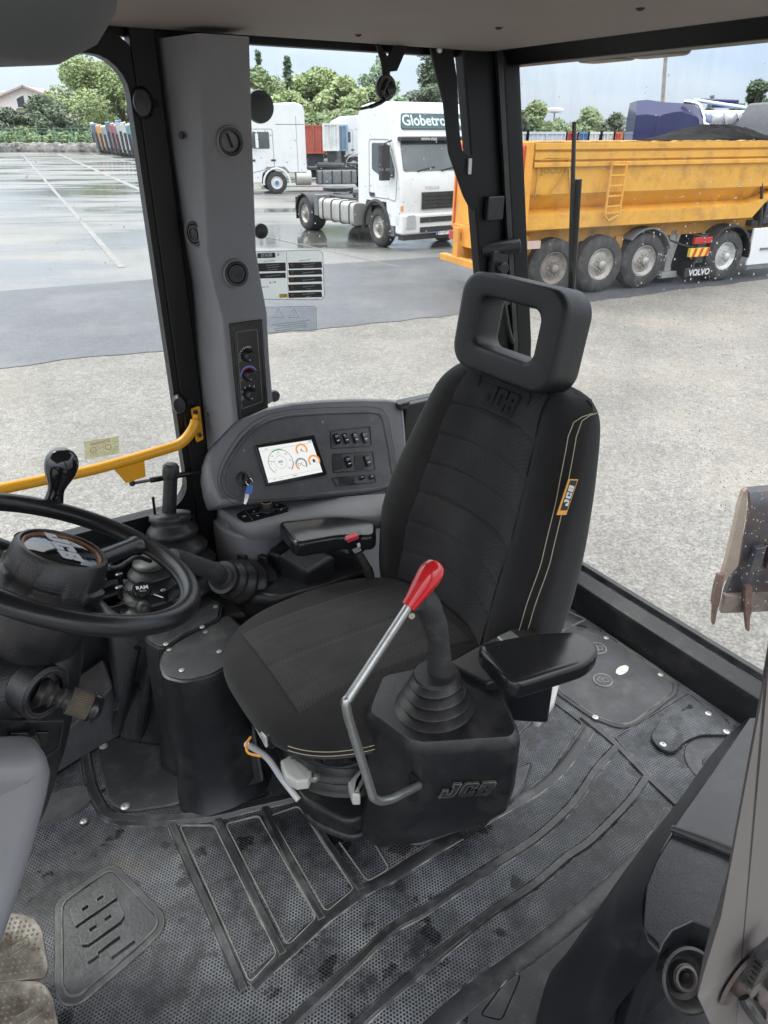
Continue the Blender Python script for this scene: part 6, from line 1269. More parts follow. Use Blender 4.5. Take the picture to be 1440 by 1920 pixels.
thr = mat('tan thread', (.46, .40, .28), .7)
YC_ = .585
seat = thing('driver_seat', 'black fabric driver seat with an open headrest and two fold-down armrests', 'seat', CAB, loc=(.95, YC_, .1))
def ipl(tab, z):
    for (z0, *a), (z1, *c) in zip(tab, tab[1:]):
        if z <= z1: q = (z-z0)/(z1-z0); q = q*q*(3-2*q)*.35+q*.65; return [p+(r-p)*q for p, r in zip(a, c)]
    return list(tab[-1][1:])
# z: front x, half width, thickness
BT = [(.36, .81, .268, .16), (.45, .81, .285, .18), (.60, .785, .295, .18), (.72, .745, .290, .155), (.85, .705, .270, .135), (.95, .672, .246, .118), (1.02, .640, .218, .10)]
def back_front(z, v):                  # front surface x of the backrest at height z, v = -1..1 across
    xf, hw, th_ = ipl(BT, z); a = abs(v)
    x = xf-(.030+.022*max(0, min(1, (1.0-z)/.3)))*(1-min(1, a/.66)**3 if a < .66 else 0)
    if a > .80: x -= .085*((a-.80)/.20)**2.2*.55
    if z > .97: x -= .02*((z-.97)/.07)**2
    return x
b = MB(); rings = []
vs_f = [-1, -.985, -.95, -.88, -.8, -.7, -.62, -.5, -.3, 0, .3, .5, .62, .7, .8, .88, .95, .985, 1]
zz = [.36, .40, .45, .5, .55, .6, .66, .72, .78, .84, .9, .95, .985, 1.003, 1.018, 1.027]
for z in zz:
    xf, hw, th_ = ipl(BT, min(z, 1.02)); top = max(0, (z-.985)/.045); sh = 1-.16*top**2.2; ti = .040*top**2.2
    fw = lambda v: (1+.13*max(0, 1-abs(z-.62)/.32)) if v < -.3 else 1
    r = [(back_front(z, v)-ti*1.0, YC_+v*hw*sh*fw(v), z-(.012*abs(v)**3 if z > .98 else 0)) for v in vs_f]
    xb = xf-th_
    r += [(xb+q*th_+ti*.3, YC_+v*hw*sh*fw(v), z-(.012*abs(v)**3 if z > .98 else 0)) for v, q in ((1, .35), (.97, .15), (.85, .03), (.4, 0), (0, 0), (-.4, 0), (-.85, .03), (-.97, .15), (-1, .35))]
    rings.append(r)
b.loft(rings); back = b.build('backrest', fab, seat, frame=CAB, sub=1)
seams = [.93, .852, .775, .698, .620, .54]
def cpz(z, v): 
    zs_ = z+.016*(v*v)             # seams sag a little in the middle
    d = min(abs(zs_-s) for s in seams); return back_front(z, v)+.0055-.0042*math.exp(-(d/.0035)**2)+.0012*min(1, d/.03)
b = MB(); nz_, nv = 110, 16; g = []
for i in range(nz_+1):
    z = .455+(1.012-.455)*i/nz_; hw = ipl(BT, z)[1]; wf = .60-.06*(z-.5)
    g.append([(cpz(z, -wf+2*wf*j/nv)-(.004 if j in (0, nv) else 0)-(.02*((z-.985)/.045)**2 if z > .985 else 0), YC_+(-wf+2*wf*j/nv)*hw, z) for j in range(nv+1)])
b._add([p for r in g for p in r], [(i*(nv+1)+j, i*(nv+1)+j+1, (i+1)*(nv+1)+j+1, (i+1)*(nv+1)+j) for i in range(nz_) for j in range(nv)]); b.build('centre_panel', fab2, back, frame=CAB)
xj = back_front(.905, 0)
JF = CAB @ frame3((xj+.0095, YC_, .985-.065), (0, 1, 0), (-.28, 0, 1)) if 0 else CAB @ frame3((back_front(.965, 0)+.005, YC_, .968), (0, 1, 0), (-.24, 0, 1))
jcb(I4, .050, fab, back, ext=.005, shear=.15, frame=JF, name='embossed_lettering')
b = MB(); b.rib(rrect(.165, .078, .008, 4), .003, .004, closed=True); b.build('embossed_frame', fab, back, frame=JF)
for k, dv in enumerate((.915, .955)):
    pts = [(back_front(z, dv)+.0012, YC_+dv*ipl(BT, z)[1]+.0008, z) for z in [.47+.49*i/30 for i in range(31)]]+[(back_front(.97, dv)-.012, YC_+dv*ipl(BT, .97)[1]*.992, .985+.004*k), (back_front(.97, dv)-.035, YC_+dv*ipl(BT, .97)[1]*.99, .992+.004*k), (back_front(.97, dv)-.065, YC_+dv*ipl(BT, .97)[1]*.985, .993+.004*k)]
    pts += [(.64-.012-.035*k*0, YC_+.225-.01*0+.003*k, .99+.0*k)] if 0 else []
    b = MB(); b.tube(pts, .0009, 5); b.build('stitching', thr, back, frame=CAB)
# side label
zl = .80; hwl = ipl(BT, zl)[1]; LF = CAB @ frame3((.672-.055, YC_+hwl+.0035, .795), (-.16, -.12, 1), (-1, 0, -.1))
q0 = [PY(u, v, YC_+ipl(BT, .80)[1]+.004) for u, v in ((1049, 962), (1070, 899))]; c0_ = PY(1063, 932, YC_+ipl(BT, .80)[1]+.0045)
LF = CAB @ frame3(tuple(c0_), tuple(q0[1]-q0[0]), (1, .0, .2))
if (LF.to_3x3() @ Vector((0, 0, 1))).dot(Vector((0, 0, 1.5))-LF.translation) < 0: LF = LF @ Matrix.Rotation(PI, 4, 'X')
b = MB(); b.bb(-.038, .038, -.014, .014, 0, .0015); lb_ = b.build('brand_label', mat('label orange', (.75, .36, .07), .7), back, frame=LF, smooth=False)
b = MB(); b.bb(-.028, .036, -.012, .009, .0015, .0019); b.build('label_field', inkd, lb_, frame=LF, smooth=False)
jcb(Matrix.Translation((.004, -.001, 0)), .016, ink, lb_, ext=.0004, frame=LF, name='lettering', z0=.0021, shear=.15, width=1.3)
# headrest: a padded ring
b = MB(); N_ = 48; rings = []
HO = rrect(.325, .211, .052, 11); HI = rrect(.192, .108, .026, 11, 0, .004)
HFm = CAB @ frame3((.606, YC_-.003, 1.118), (0, 1, 0), (-.16, 0, 1))
for (xo, yo), (xi, yi) in zip(HO, HI):
    r = []
    for (q, d) in ((0, .55), (0, .8), (.05, .96), (.18, 1.0), (.5, 1.0), (.82, .98), (.96, .9), (1, .7), (1, 0), (1, -.7), (.96, -.9), (.82, -1), (.18, -1), (.05, -.96), (0, -.8), (0, 0)):
        r.append((xo+(xi-xo)*q, yo+(yi-yo)*q, .041*d))
    rings.append(r)
b.loft(rings, closed=True); b.build('headrest', vinyl, seat, frame=HFm, angle=70)
b = MB(); b.bb(.56, .63, YC_-.11, YC_+.11, .99, 1.04); b.build('headrest_base', fab, seat, frame=CAB, bevel=.01)
# cushion
CX, HX, HY, ZT = 1.025, .298, .272, .485
def cush(rho, a): 
    c, s = math.cos(a), math.sin(a); k = (abs(c)**3.1+abs(s)**3.1)**(-1/3.1); hx, hy = HX, HY*(1-.10*(c*k if c > 0 else 0))
    x, y = rho*k*c*hx, rho*k*s*hy; z = ZT+.078*((1-min(1, rho)**3.2)**(1/2.6)-1)+.012*(x/HX)-.006+.018*(max(0, abs(y)/HY-.45))*(1-rho**4)
    return CX+x, YC_+y, z
b = MB(); rings = []
for rho in (.05, .2, .35, .5, .6, .7, .78, .85, .9, .94, .97, .99, 1.0): rings.append([cush(rho, 2*PI*j/72) for j in range(72)])
for dz, f in ((-.007, 1.0), (-.020, .985), (-.031, .955), (-.038, .90)): rings.append([(CX+(cush(1, 2*PI*j/72)[0]-CX)*f, YC_+(cush(1, 2*PI*j/72)[1]-YC_)*f, cush(1, 2*PI*j/72)[2]+dz) for j in range(72)])
b.loft(rings); cu_ = b.build('cushion', fab, seat, frame=CAB, angle=180)
def cush_z(x, y):
    u, v = (x-CX)/HX, (y-YC_)/(HY*(1-.10*max(0, min(1, (x-CX)/HX)))); rho = min(.999, (abs(u)**3.1+abs(v)**3.1)**(1/3.1)); return ZT+.078*((1-rho**3.2)**(1/2.6)-1)+.012*u-.006+.018*(max(0, abs(y-YC_)/HY-.45))*(1-rho**4)
b = MB(); g = []; na, nb2 = 60, 40
for i in range(na+1):
    x = .80+.450*i/na; wy = .150
    g.append([(x, YC_-wy+2*wy*j/nb2, cush_z(x, YC_-wy+2*wy*j/nb2)+.0030-(.004 if j in (0, nb2) else 0)-.0022*math.exp(-((((j*2*wy/nb2) % .1)-.05)/.003)**2)) for j in range(nb2+1)])
b._add([p for r in g for p in r], [(i*(nb2+1)+j, i*(nb2+1)+j+1, (i+1)*(nb2+1)+j+1, (i+1)*(nb2+1)+j) for i in range(na) for j in range(nb2)]); b.build('centre_panel', fab2, cu_, frame=CAB)
for f, dz in ((.995, -.006), (1.0, -.016)):
    b = MB(); pts = []
    for i in range(26):
        a = math.radians(38+50*i/25); p = cush(1.0, a); pts.append((CX+(p[0]-CX)*f+.0015*math.cos(a), YC_+(p[1]-YC_)*f+.0015*math.sin(a), p[2]+dz+.01))
    b.tube(pts, .0009, 5); b.build('stitching', thr, cu_, frame=CAB)
# pan, suspension, slides
b = MB(); slab(b, roundpoly([(.80, YC_-.20), (1.215, YC_-.19), (1.215, YC_+.19), (.80, YC_+.20)], .05), .335, .40, .012); b.build('seat_pan', plast, seat, frame=CAB)
sb_ = MB(); bellows(sb_, (1.02, YC_, .13), (0, 0, 1), .17, .17, .21, 4, .010, sx=1.15, sy=.95); sb_.build('suspension_bellows', rubberb, seat, frame=CAB)
b = MB(); slab(b, roundpoly([(.82, YC_-.17), (1.21, YC_-.16), (1.235, YC_+.08), (1.17, YC_+.20), (.82, YC_+.2)], .03), .085, .135, .012); slab(b, roundpoly([(.80, YC_-.18), (1.20, YC_-.17), (1.225, YC_+.10), (1.16, YC_+.20), (.82, YC_+.2)], .03), .05, .075, .01); b.build('base_frame', rubberb, seat, frame=CAB)
b = MB(); b.bb(.83, 1.18, YC_-.14, YC_-.09, .0, .06); b.bb(.83, 1.18, YC_+.09, YC_+.14, 0, .06); b.build('slide_rail', framem, seat, frame=CAB)
b = MB(); b.lathe([(.085, 0), (.09, .02), (.09, .04), (.08, .05)], c=(1.13, YC_+.09, .28), n=32, cap=True); b.build('turntable', plasts, seat, frame=CAB)
def P3(u, v, z): return PZ(u, v, z)
b = MB(); pa = [P3(462, 1395, .28), P3(500, 1420, .22), P3(530, 1462, .16), P3(560, 1500, .13)]; b.tube(smooth_path(pa, 5), .0075, 10, flat=1); b.build('release_bar', mat('white bar', (.62, .62, .62), .3), seat, frame=CAB)
# seat control strip with its three pale buttons
q = [P3(*p, .40) for p in ((449, 1322), (478, 1316), (530, 1392), (498, 1412))]
BF_ = CAB @ frame3(tuple((q[0]+q[1]+q[2]+q[3])/4), q[3]-q[0], (0, 0, 1))
b = MB(); b.box((0, 0, -.012), (.115, .038, .03)); cb = b.build('control_strip', plasts, seat, frame=BF_, bevel=.003)
zdir = 1
for i in range(3):
    b = MB(); b.box((-.012+i*.026, -.002, .006), (.023, .028, .006)); k_ = b.build('button', white_l, cb, frame=BF_, bevel=.002)
    b = MB(); b.rib([(-.016+i*.026, .004), (-.016+i*.026, -.004), (-.008+i*.026, -.004)], .0015, .0006, z=.0091); b.build('pictogram', inkd, k_, frame=BF_, smooth=False)
b = MB(); b.box((-.042, 0, .004), (.022, .028, .004)); b.build('badge', mat('badge orange', (.35, .12, .02), .5), cb, frame=BF_)
b = MB(); b.tube(smooth_path([P3(470, 1382, .37), P3(462, 1396, .35), P3(466, 1412, .34), P3(490, 1418, .34)], 6), .0028, 8); b.build('cable', orl2, seat, frame=CAB)
for i, (pts, z, th2) in enumerate(((((525, 1425), (545, 1413), (585, 1445), (578, 1462), (555, 1465), (533, 1452)), .30, .03), (((652, 1465), (675, 1440), (690, 1440), (672, 1465), (676, 1490), (660, 1490)), .26, .035))):
    b = MB(); q = roundpoly([tuple(P3(*p, z)[:2]) for p in pts], .004, 3); slab(b, q, z-th2, z, .006, 3); lv = b.build('adjuster_lever', white_l, seat, frame=CAB)
    if i == 0:
        c = P3(552, 1425, z+.001); b = MB(); b.rib([(c.x+.006, c.y-.008), (c.x-.004, c.y-.006), (c.x-.004, c.y+.004), (c.x-.01, c.y+.008)], .0018, .0006, z=z+.0005); b.build('pictogram', inkd, lv, frame=CAB, smooth=False)
b = MB(); c = P3(590, 1458, .26); b.lathe([(.009, -.01), (.011, .0), (.009, .006), (.006, .010), (.0002, .010)], c=c, ax=(.8, .5, .3), n=10); b.build('bolt', screwm, seat, frame=CAB)
q = [P3(u, v, .37) for u, v in ((1010, 1290), (1035, 1262), (1050, 1275), (1040, 1315), (1012, 1352), (998, 1348))]
b = MB(); slab(b, roundpoly([(p.x, p.y) for p in q], .005, 3), .345, .375, .008, 3); lv = b.build('adjuster_lever', white_l, seat, frame=CAB); c = P3(1018, 1333, .376); b = MB(); b.rib([(c.x+.006, c.y-.004), (c.x, c.y), (c.x-.004, c.y+.008)], .002, .0006, z=.3752); b.build('pictogram', inkd, lv, frame=CAB, smooth=False)
# armrests
def armrest(pts, z0, z1, tip):
    b = MB(); q = roundpoly(pts, .035, 6); slab(b, q, z0, z1, .014, 5); o = b.build('armrest', vinylg, seat, frame=CAB); return o
vinylg = mat('glossy armrest', (.014, .0145, .016), .17, var=.12, vscale=10, bump=.04, bscale=300)
za = .60
la = [tuple(P3(u, v, za)[:2]) for u, v in ((888, 1206), (1000, 1185), (1090, 1180), (1128, 1212), (1106, 1240), (960, 1286))]
b = MB(); q = roundpoly(la, .034, 8); slab(b, q, .556, .60, .012, 5); o = b.build('armrest', vinylg, seat, frame=CAB, label='glossy left armrest beside the red knobbed lever')
b = MB(); b.bb(.80, .84, .85, .885, .50, .565); b.build('bracket', screwm, o, frame=CAB, bevel=.004)
ra = [tuple(P3(u, v, .60)[:2]) for u, v in ((519, 976), (640, 966), (705, 976), (705, 1006), (640, 1004), (552, 1020))]
b = MB(); q = roundpoly(ra, .028, 8); slab(b, q, .555, .60, .011, 5); b.build('armrest', vinylg, seat, frame=CAB, label='dark right armrest in front of the grey console')
# seat belt buckle
KB = CAB @ frame3(tuple(PY(664, 1017, .375)), (-.9, .25, .25), (.25, 0, 1))
sbk = thing('seat_belt_buckle', 'black seat belt buckle with a red release button beside the backrest', 'buckle', CAB, loc=CABI @ KB @ Vector((0, 0, 0)))
b = MB(); b.prism(roundpoly([(-.020, -.032), (.020, -.032), (.024, .022), (-.024, .022)], .005), -.011, .011, top=.003); b.build('housing', plasts, sbk, frame=KB, angle=40)
b = MB(); b.bb(-.017, .014, .014, .0225, .002, .0125); b.bb(-.017, .014, .0215, .0255, -.006, .0125); b.build('release_button', mat('buckle red', (.60, .04, .05), .4), sbk, frame=KB, bevel=.0015)
b = MB(); 
for k in range(4): b.bb(-.012+.001*k, .010, -.012-k*.004, -.0105-k*.004, .0113, .0117)
b.bb(.004, .012, -.010, .002, .0113, .0117); b.build('printed_label', ink, sbk, frame=KB, smooth=False)
b = MB(); b.tube([(0, -.03, 0), (.01, -.08, 0), (.01, -.14, 0)], .011, 10, flat=1); b.build('stalk', rubberb, sbk, frame=KB)

# ---------------------------------------------------------------- left joystick pod with the red-knobbed lever
jp = thing('joystick_pod', 'black moulded joystick pod with raised letters left of the seat', 'joystick pod', CAB, loc=(1.02, .9, .0))
T = [P3(u, v, .50) for u, v in ((690, 1318), (748, 1378), (800, 1400), (985, 1370), (960, 1300), (860, 1225), (725, 1275))]
tp_ = [(1.145, .815), (1.118, .930), (1.100, .950), (.940, 1.036), (.918, 1.028), (.85, .88), (.86, .79), (1.06, .735)]
def scl(pts, cx, cy, sx, sy, z, dx=0, dy=0): return [(cx+(x-cx)*sx+dx, cy+(y-cy)*sy+dy, z) for x, y in pts]
q = roundpoly(tp_, .018, 4)
b = MB(); cx, cy = 1.0, .88
b.loft([scl(q, cx, cy, .50, .42, .07, .065, -.075), scl(q, cx, cy, .74, .64, .14, .035, -.05), scl(q, cx, cy, .90, .84, .21, .012, -.02), scl(q, cx, cy, .98, .97, .27, .002, -.004), scl(q, cx, cy, 1, 1, .34), scl(q, cx, cy, 1, 1, .455), scl(q, cx, cy, .985, .98, .472), scl(q, cx, cy, .93, .91, .482)]); b.build('housing', plast, jp, frame=CAB, angle=40)
# wedge fairing behind the boot up to the armrest
b = MB(); b.loft([[(.93, .80, .40), (.90, .90, .40), (.90, .90, .50), (.93, .80, .50)], [(.76, .84, .36), (.76, .955, .36), (.76, .955, .565), (.76, .84, .565)]]); b.build('armrest_mount', plast, jp, frame=CAB, bevel=.008)
# slot and letters on the outer side
sA, sB = (1.095, .955), (.935, 1.042)
d_ = Vector((sB[0]-sA[0], sB[1]-sA[1], 0)).normalized(); nrm = Vector((-d_.y, d_.x, 0)); nrm = nrm if nrm.y > 0 else -nrm
mid = Vector(((sA[0]+sB[0])/2, (sA[1]+sB[1])/2, .385))+nrm*.0005
SF_ = CAB @ frame3(tuple(mid), tuple(d_), (0, 0, 1))
jcb(Matrix.Translation((-.004, -.022, 0)), .036, ridge, jp, ext=.005, shear=.3, frame=SF_, name='raised_lettering', width=1.35)
b = MB(); b.rib([(x, y) for x, y in rrect(.17, .12, .02, 3, 0, -.005)], .002, .0012, closed=True) if 0 else None
q2 = Vector((1.111, .943, .37)); SL = CAB @ frame3(tuple(q2), (-.55, .55, 0), (0, 0, 1))
b = MB(); b.prism(roundpoly([(-.008, -.038), (.008, -.038), (.008, .028), (-.008, .040)], .002), .0, .0035); b.build('slot', mat('slot black', (.004, .004, .004), .9), jp, frame=SL, smooth=False)
b = MB(); b.lathe([(a_, q_*.092) for a_, q_ in crisp(4, .074, .048, .040)], c=(1.015, .875, .474), n=44, sx=1.08); b.lathe([(.070, 0), (.068, .010), (.05, .012)], c=(1.015, .875, .475), n=40, cap=False); bt = b.build('rubber_boot', rubberb, jp, frame=CAB)
# grip
def PV(u, v, y): return PY(u, v, y)
gy = .872
gp = [(1.010, gy, .535), (1.008, gy, .55)]
g0 = [PV(826, 1270, gy), PV(824, 1235, gy), PV(822, 1200, gy), PV(815, 1170, gy-.003), PV(806, 1145, gy-.006), PV(796, 1128, gy-.01), PV(783, 1122, gy-.012)]
b = MB(); b.tube(smooth_path(g0, 5), None or [.032-.006*min(1, i/4) if i < 5 else (.0245+.002*math.sin(i*.5) if i < 18 else .0255+.0035*math.sin(PI*(i-18)/13)) for i in range(31)], 20, flat=.88); gr = b.build('grip', mat('textured grip', (.030, .030, .032), .6, bump=1.0, bscale=380, dirt=(.15, .13, .11), dscale=18, damt=.4), jp, frame=CAB)
b = MB(); b.lathe([(.038, -.006), (.039, .008), (.033, .016), (.026, .020)], c=g0[0], n=32); b.build('grip_collar', rubberb, gr, frame=CAB)
b = MB(); b.lathe([(.006, 0), (.005, .003), (.0002, .003)], c=PV(772, 1155, gy+.018), ax=(.6, .8, .2), n=12); b.build('button', mat('old ivory button', (.4, .37, .30), .5), gr, frame=CAB)
# bent rod with the red knob
ry = [(797, 1095, .965), (768, 1134, .965), (648, 1318, .985), (655, 1355, .985), (700, 1495, .99), (715, 1502, .99), (735, 1498, .985), (785, 1473, .955)]
rp = [PV(u, v, y) for u, v, y in ry]
rpp = [rp[0], rp[1]]+smooth_path([rp[1].lerp(rp[2], .96), rp[2], rp[2].lerp(rp[3], .8)], 5)+smooth_path([rp[3].lerp(rp[4], .95), rp[4], rp[5], rp[6]], 4)+[rp[7]]
rd = thing('control_lever', 'bent zinc rod lever with a glossy red knob in front of the joystick', 'lever', CAB, loc=rp[7])
b = MB(); b.tube(rpp, .0078, 14); b.build('rod', steelr, rd, frame=CAB)
kd_ = (rp[0]-rp[2]).normalized(); kb = rp[1]-kd_*.004
L_ = .088
b = MB(); b.lathe([(.0085, 0), (.0125, .001), (.0135, .012), (.018, .040), (.0205, .058), (.0198, .070), (.0155, .081), (.008, .0865), (.0002, .088)], c=kb, ax=kd_, n=32); b.build('knob', redk, rd, frame=CAB)
# hose at the pod's foot
b = MB(); hs_ = [P3(u, v, z) for u, v, z in ((860, 1550, .03), (885, 1538, .045), (905, 1515, .055), (915, 1490, .07), (912, 1470, .09))]; pth = smooth_path(hs_, 12); b.tube(pth, [.028+.003*(i % 2) for i in range(len(pth))], 16); o = b.build('corrugated_hose', rubberb, frame=CAB); tag(o, 'ribbed black hose emerging under the joystick pod', 'hose')
b = MB(); q = fl([(780, 1590), (650, 1545), (690, 1490), (950, 1450), (1000, 1430), (985, 1475), (960, 1510), (870, 1558)]); b.prism(roundpoly(q, .02), 0, .012, top=.006); b.build('pod_flange', ridge, floor, frame=CAB, smooth=False)
# ---------------------------------------------------------------- front right moulded console with levers
fc = thing('lever_console', 'black moulded front console with screwed lids beside the steering column', 'console', CAB, loc=(1.35, .2, 0))
def ring(pts, z, cx=0, cy=0, f=1.0, dx=0, dy=0): return [(cx+(x-cx)*f+dx, cy+(y-cy)*f+dy, z) for x, y in pts]
# lobe with the big screwed lid (next to the seat)
lob = roundpoly([tuple(PZ(u, v, .40)[:2]) for u, v in ((296, 1245), (305, 1215), (345, 1190), (395, 1168), (432, 1150), (470, 1190), (450, 1240), (400, 1268), (345, 1282), (305, 1272))], .02, 4)
cx, cy = sum(p[0] for p in lob)/len(lob), sum(p[1] for p in lob)/len(lob)
b = MB(); b.loft([ring(lob, 0, cx, cy, 1.22, .0, .03), ring(lob, .03, cx, cy, 1.12, 0, .015), ring(lob, .10, cx, cy, 1.06, 0, .005), ring(lob, .25, cx, cy, 1.03), ring(lob, .385, cx, cy, 1.0), ring(lob, .398, cx, cy, .985), ring(lob, .40, cx, cy, .95)]); b.build('housing', plast, fc, frame=CAB, angle=50)
b = MB(); b.prism([(cx+(x-cx)*.93, cy+(y-cy)*.93) for x, y in lob], .4005, .404, top=.001); lid = b.build('lid', platem, fc, frame=CAB, smooth=False)
for q in ((317, 1218), (385, 1185), (411, 1222), (341, 1257)):
    p = PZ(*q, .4045); b = MB(); b.lathe([(.0065, 0), (.0065, .0015), (.003, .002), (.0025, .0005), (.0002, .0005)], c=p, n=12); b.build('screw', screwm, lid, frame=CAB)
# second, slimmer lobe towards the front
lob2 = roundpoly([tuple(PZ(u, v, .41)[:2]) for u, v in ((268, 1205), (272, 1180), (330, 1148), (388, 1112), (420, 1130), (415, 1160), (345, 1192), (300, 1222))], .015, 4)
cx2, cy2 = sum(p[0] for p in lob2)/len(lob2), sum(p[1] for p in lob2)/len(lob2)
b = MB(); b.loft([ring(lob2, 0, cx2, cy2, 1.2, 0, .0), ring(lob2, .12, cx2, cy2, 1.06), ring(lob2, .395, cx2, cy2, 1.0), ring(lob2, .41, cx2, cy2, .96)]); b.build('housing', plast, fc, frame=CAB, angle=50)
b = MB(); b.prism([(cx2+(x-cx2)*.90, cy2+(y-cy2)*.88) for x, y in lob2], .4105, .414, top=.001); lid = b.build('lid', platem, fc, frame=CAB, smooth=False)
for q in ((311, 1208), (379, 1176), (404, 1138)):
    p = PZ(*q, .4145); b = MB(); b.lathe([(.0065, 0), (.0065, .0015), (.003, .002), (.0025, .0005), (.0002, .0005)], c=p, n=12); b.build('screw', screwm, lid, frame=CAB)
# long moulded base running along the side wall, and the sloping toe face
b = MB(); b.loft([[(1.15, -.02, 0), (1.15, .28, 0), (1.15, .24, .36), (1.15, .16, .40), (1.15, -.02, .40)], [(1.42, -.02, 0), (1.42, .22, 0), (1.42, .14, .34), (1.42, .08, .41), (1.42, -.02, .42)], [(1.525, -.02, 0), (1.525, .13, 0), (1.49, .07, .30), (1.47, .04, .39), (1.46, -.02, .42)]]); b.build('base', plast, fc, frame=CAB, bevel=.02, bseg=3)
b = MB(); b.loft([[PZ(u, v, z) for u, v, z in ((222, 1390, .0), (262, 1210, .30), (300, 1240, .36), (345, 1395, .02))], [PZ(u, v, z)+Vector((-.05, -.10, 0)) for u, v, z in ((222, 1390, 0), (262, 1210, .30), (300, 1240, .36), (345, 1395, .02))]]); b.build('toe_fold', plast, fc, frame=CAB, bevel=.01)
b = MB(); f0 = [PZ(u, v, z) for u, v, z in ((160, 1280, .06), (262, 1195, .30), (222, 1330, .12), (195, 1345, .0))]; b.loft([f0, [p+Vector((0, -.03, -.02)) for p in f0]]); b.build('side_fold', plast, fc, frame=CAB, bevel=.008)
b = MB(); b.loft([[(1.50, -.02, .0), (1.50, .10, .0), (1.50, .06, .16), (1.50, -.02, .20)], [(1.62, -.02, 0), (1.62, .13, .0), (1.62, .08, .10), (1.62, -.02, .15)], [(1.85, -.02, 0), (1.85, .20, 0), (1.85, .16, .05), (1.85, -.02, .12)]]); b.build('side_step', plast, fc, frame=CAB, bevel=.012)
for (u0, v0, za_), (u1, v1, zb_) in (((258, 1215, .335), (221, 1372, .02)), ((288, 1235, .34), (262, 1380, .02))):
    b = MB(); b.tube([PZ(u0, v0, za_), PZ(u1, v1, zb_)], [.010, .016], 10); b.build('moulded_fold', plast, fc, frame=CAB)
p = PZ(187, 1278, .13); b = MB(); b.lathe([(.014, 0), (.014, .004), (.009, .005), (.009, .016), (.0002, .017)], c=p, ax=(.2, .5, 1), n=16); b.build('cap_screw', rubberb, fc, frame=CAB)
# skirt between the lobe and the seat base
b = MB(); f1 = [PZ(345, 1400, .05), PZ(425, 1270, .30), PZ(470, 1310, .25), PZ(500, 1470, .03), PZ(358, 1502, .01)]; b.loft([f1, [p+Vector((-.04, -.12, -.0)) for p in f1]]); b.build('skirt', plast, fc, frame=CAB, bevel=.012)
b = MB(); b.bb(.80, 1.16, .02, .30, 0, .36); b.build('rear_box', plast, fc, frame=CAB, bevel=.02)
# ---- tall gear lever with bellows
g1 = thing('gear_lever', 'tall black gear lever with a rubber sleeve and wide bellows near the door', 'gear lever', CAB, loc=(1.30, .10, .42))
c = PZ(335, 1035, .47); c = Vector((1.285, .10, .43))
tpp = PZ(318, 962, .62); 
b = MB(); rg = []; N_ = 48
for rr_, q in crisp(4, .108, .062, .050):
    cc = c.lerp(tpp, q); rg.append([(cc.x+1.05*rr_*math.cos(2*PI*j/N_), cc.y+.92*rr_*math.sin(2*PI*j/N_), cc.z+(.012*math.sin(2*PI*j/N_+.5)*q)) for j in range(N_)])
b.loft(rg); b.build('bellows', rubberb, g1, frame=CAB, angle=70)
k1 = PZ(317, 962, .62); k2 = hit(321, 868, CAB, 1, k1.y-.005)
b = MB(); b.tube([k1.lerp(k2, t) for t in (-.05, .25, .6, .70, .72, .80, .93, .985, 1.0)], [.0185, .0180, .0175, .0175, .0205, .0215, .0205, .015, .002], 20); b.build('handle', rubberb, g1, frame=CAB)
a, c_ = PZ(291, 968, .61), hit(287, 934, CAB, 1, PZ(291, 968, .61).y); b = MB(); b.tube([a, c_], [.0035, .0035], 8); b.ball(c_, .0042, 6); b.build('pin', framem, g1, frame=CAB)
# ---- second bellows
g2 = thing('bellows_lever', 'short bellows boot with a cranked grey rod seen through the steering wheel', 'gear lever', CAB, loc=(1.37, .2, .41))
c = PZ(290, 1135, .42); tpp = PZ(288, 1048, .54)
b = MB(); rg = []
for rr_, q in crisp(4, .074, .056, .045):
    cc = c.lerp(tpp, q); rg.append([(cc.x+1.15*rr_*math.cos(2*PI*j/N_), cc.y+.95*rr_*math.sin(2*PI*j/N_), cc.z) for j in range(N_)])
b.loft(rg); b.build('bellows', rubberb, g2, frame=CAB, angle=70)
b = MB(); b.tube(smooth_path([PZ(282, 1052, .56), PZ(255, 1045, .60), PZ(225, 1062, .62), PZ(204, 1066, .63)], 6), .0055, 10, flat=1); b.build('rod', plast, g2, frame=CAB)
b = MB(); q0 = PZ(212, 1055, .62); b.tube([PZ(205, 1068, .62), PZ(208, 1052, .63), PZ(240, 1036, .62)], .0045, 8); b.build('fork', plast, g2, frame=CAB)
# ---- cup holder tray with the ball mount
ch = thing('cup_holder', 'shallow round black cup holder beside the steering column', 'cup holder', CAB, loc=(1.47, .28, .3))
c = PZ(215, 1120, .44)
b = MB(); b.lathe([(.050, 0), (.055, .075), (.062, .085), (.064, .085), (.062, .075), (.052, .075), (.049, .006), (.0003, .006)], c=c+Vector((0, 0, -.07)), n=40); b.build('cup', plast, ch, frame=CAB)
b = MB(); b.bb(c.x-.04, c.x+.05, -.02, c.y-.03, .41, .43); b.build('bracket', plast, ch, frame=CAB, bevel=.006)
for i, q in enumerate(((224, 1080), (224, 1105), (309, 1110))):
    cc = PZ(*q, .50); b = MB(); b.lathe([(.006, -.026), (.007, -.006), (.010, 0), (.0105, .008), (.007, .010), (.0003, .010)], c=cc, n=16); b.build('knob', plasts, ch, frame=CAB)
bm = thing('ball_mount', 'round black ball mount clamp with white capitals seen inside the wheel rim', 'device mount', CAB, loc=tuple(PZ(266, 1112, .50)))
cc = PZ(266, 1106, .52); bx = Vector((-.15, .45, 1))
b = MB(); b.lathe([(.0215, -.010), (.0225, -.006), (.0225, .003), (.0205, .006), (.0003, .006)], c=cc, ax=bx, n=32); ds = b.build('disc', plasts, bm, frame=CAB)
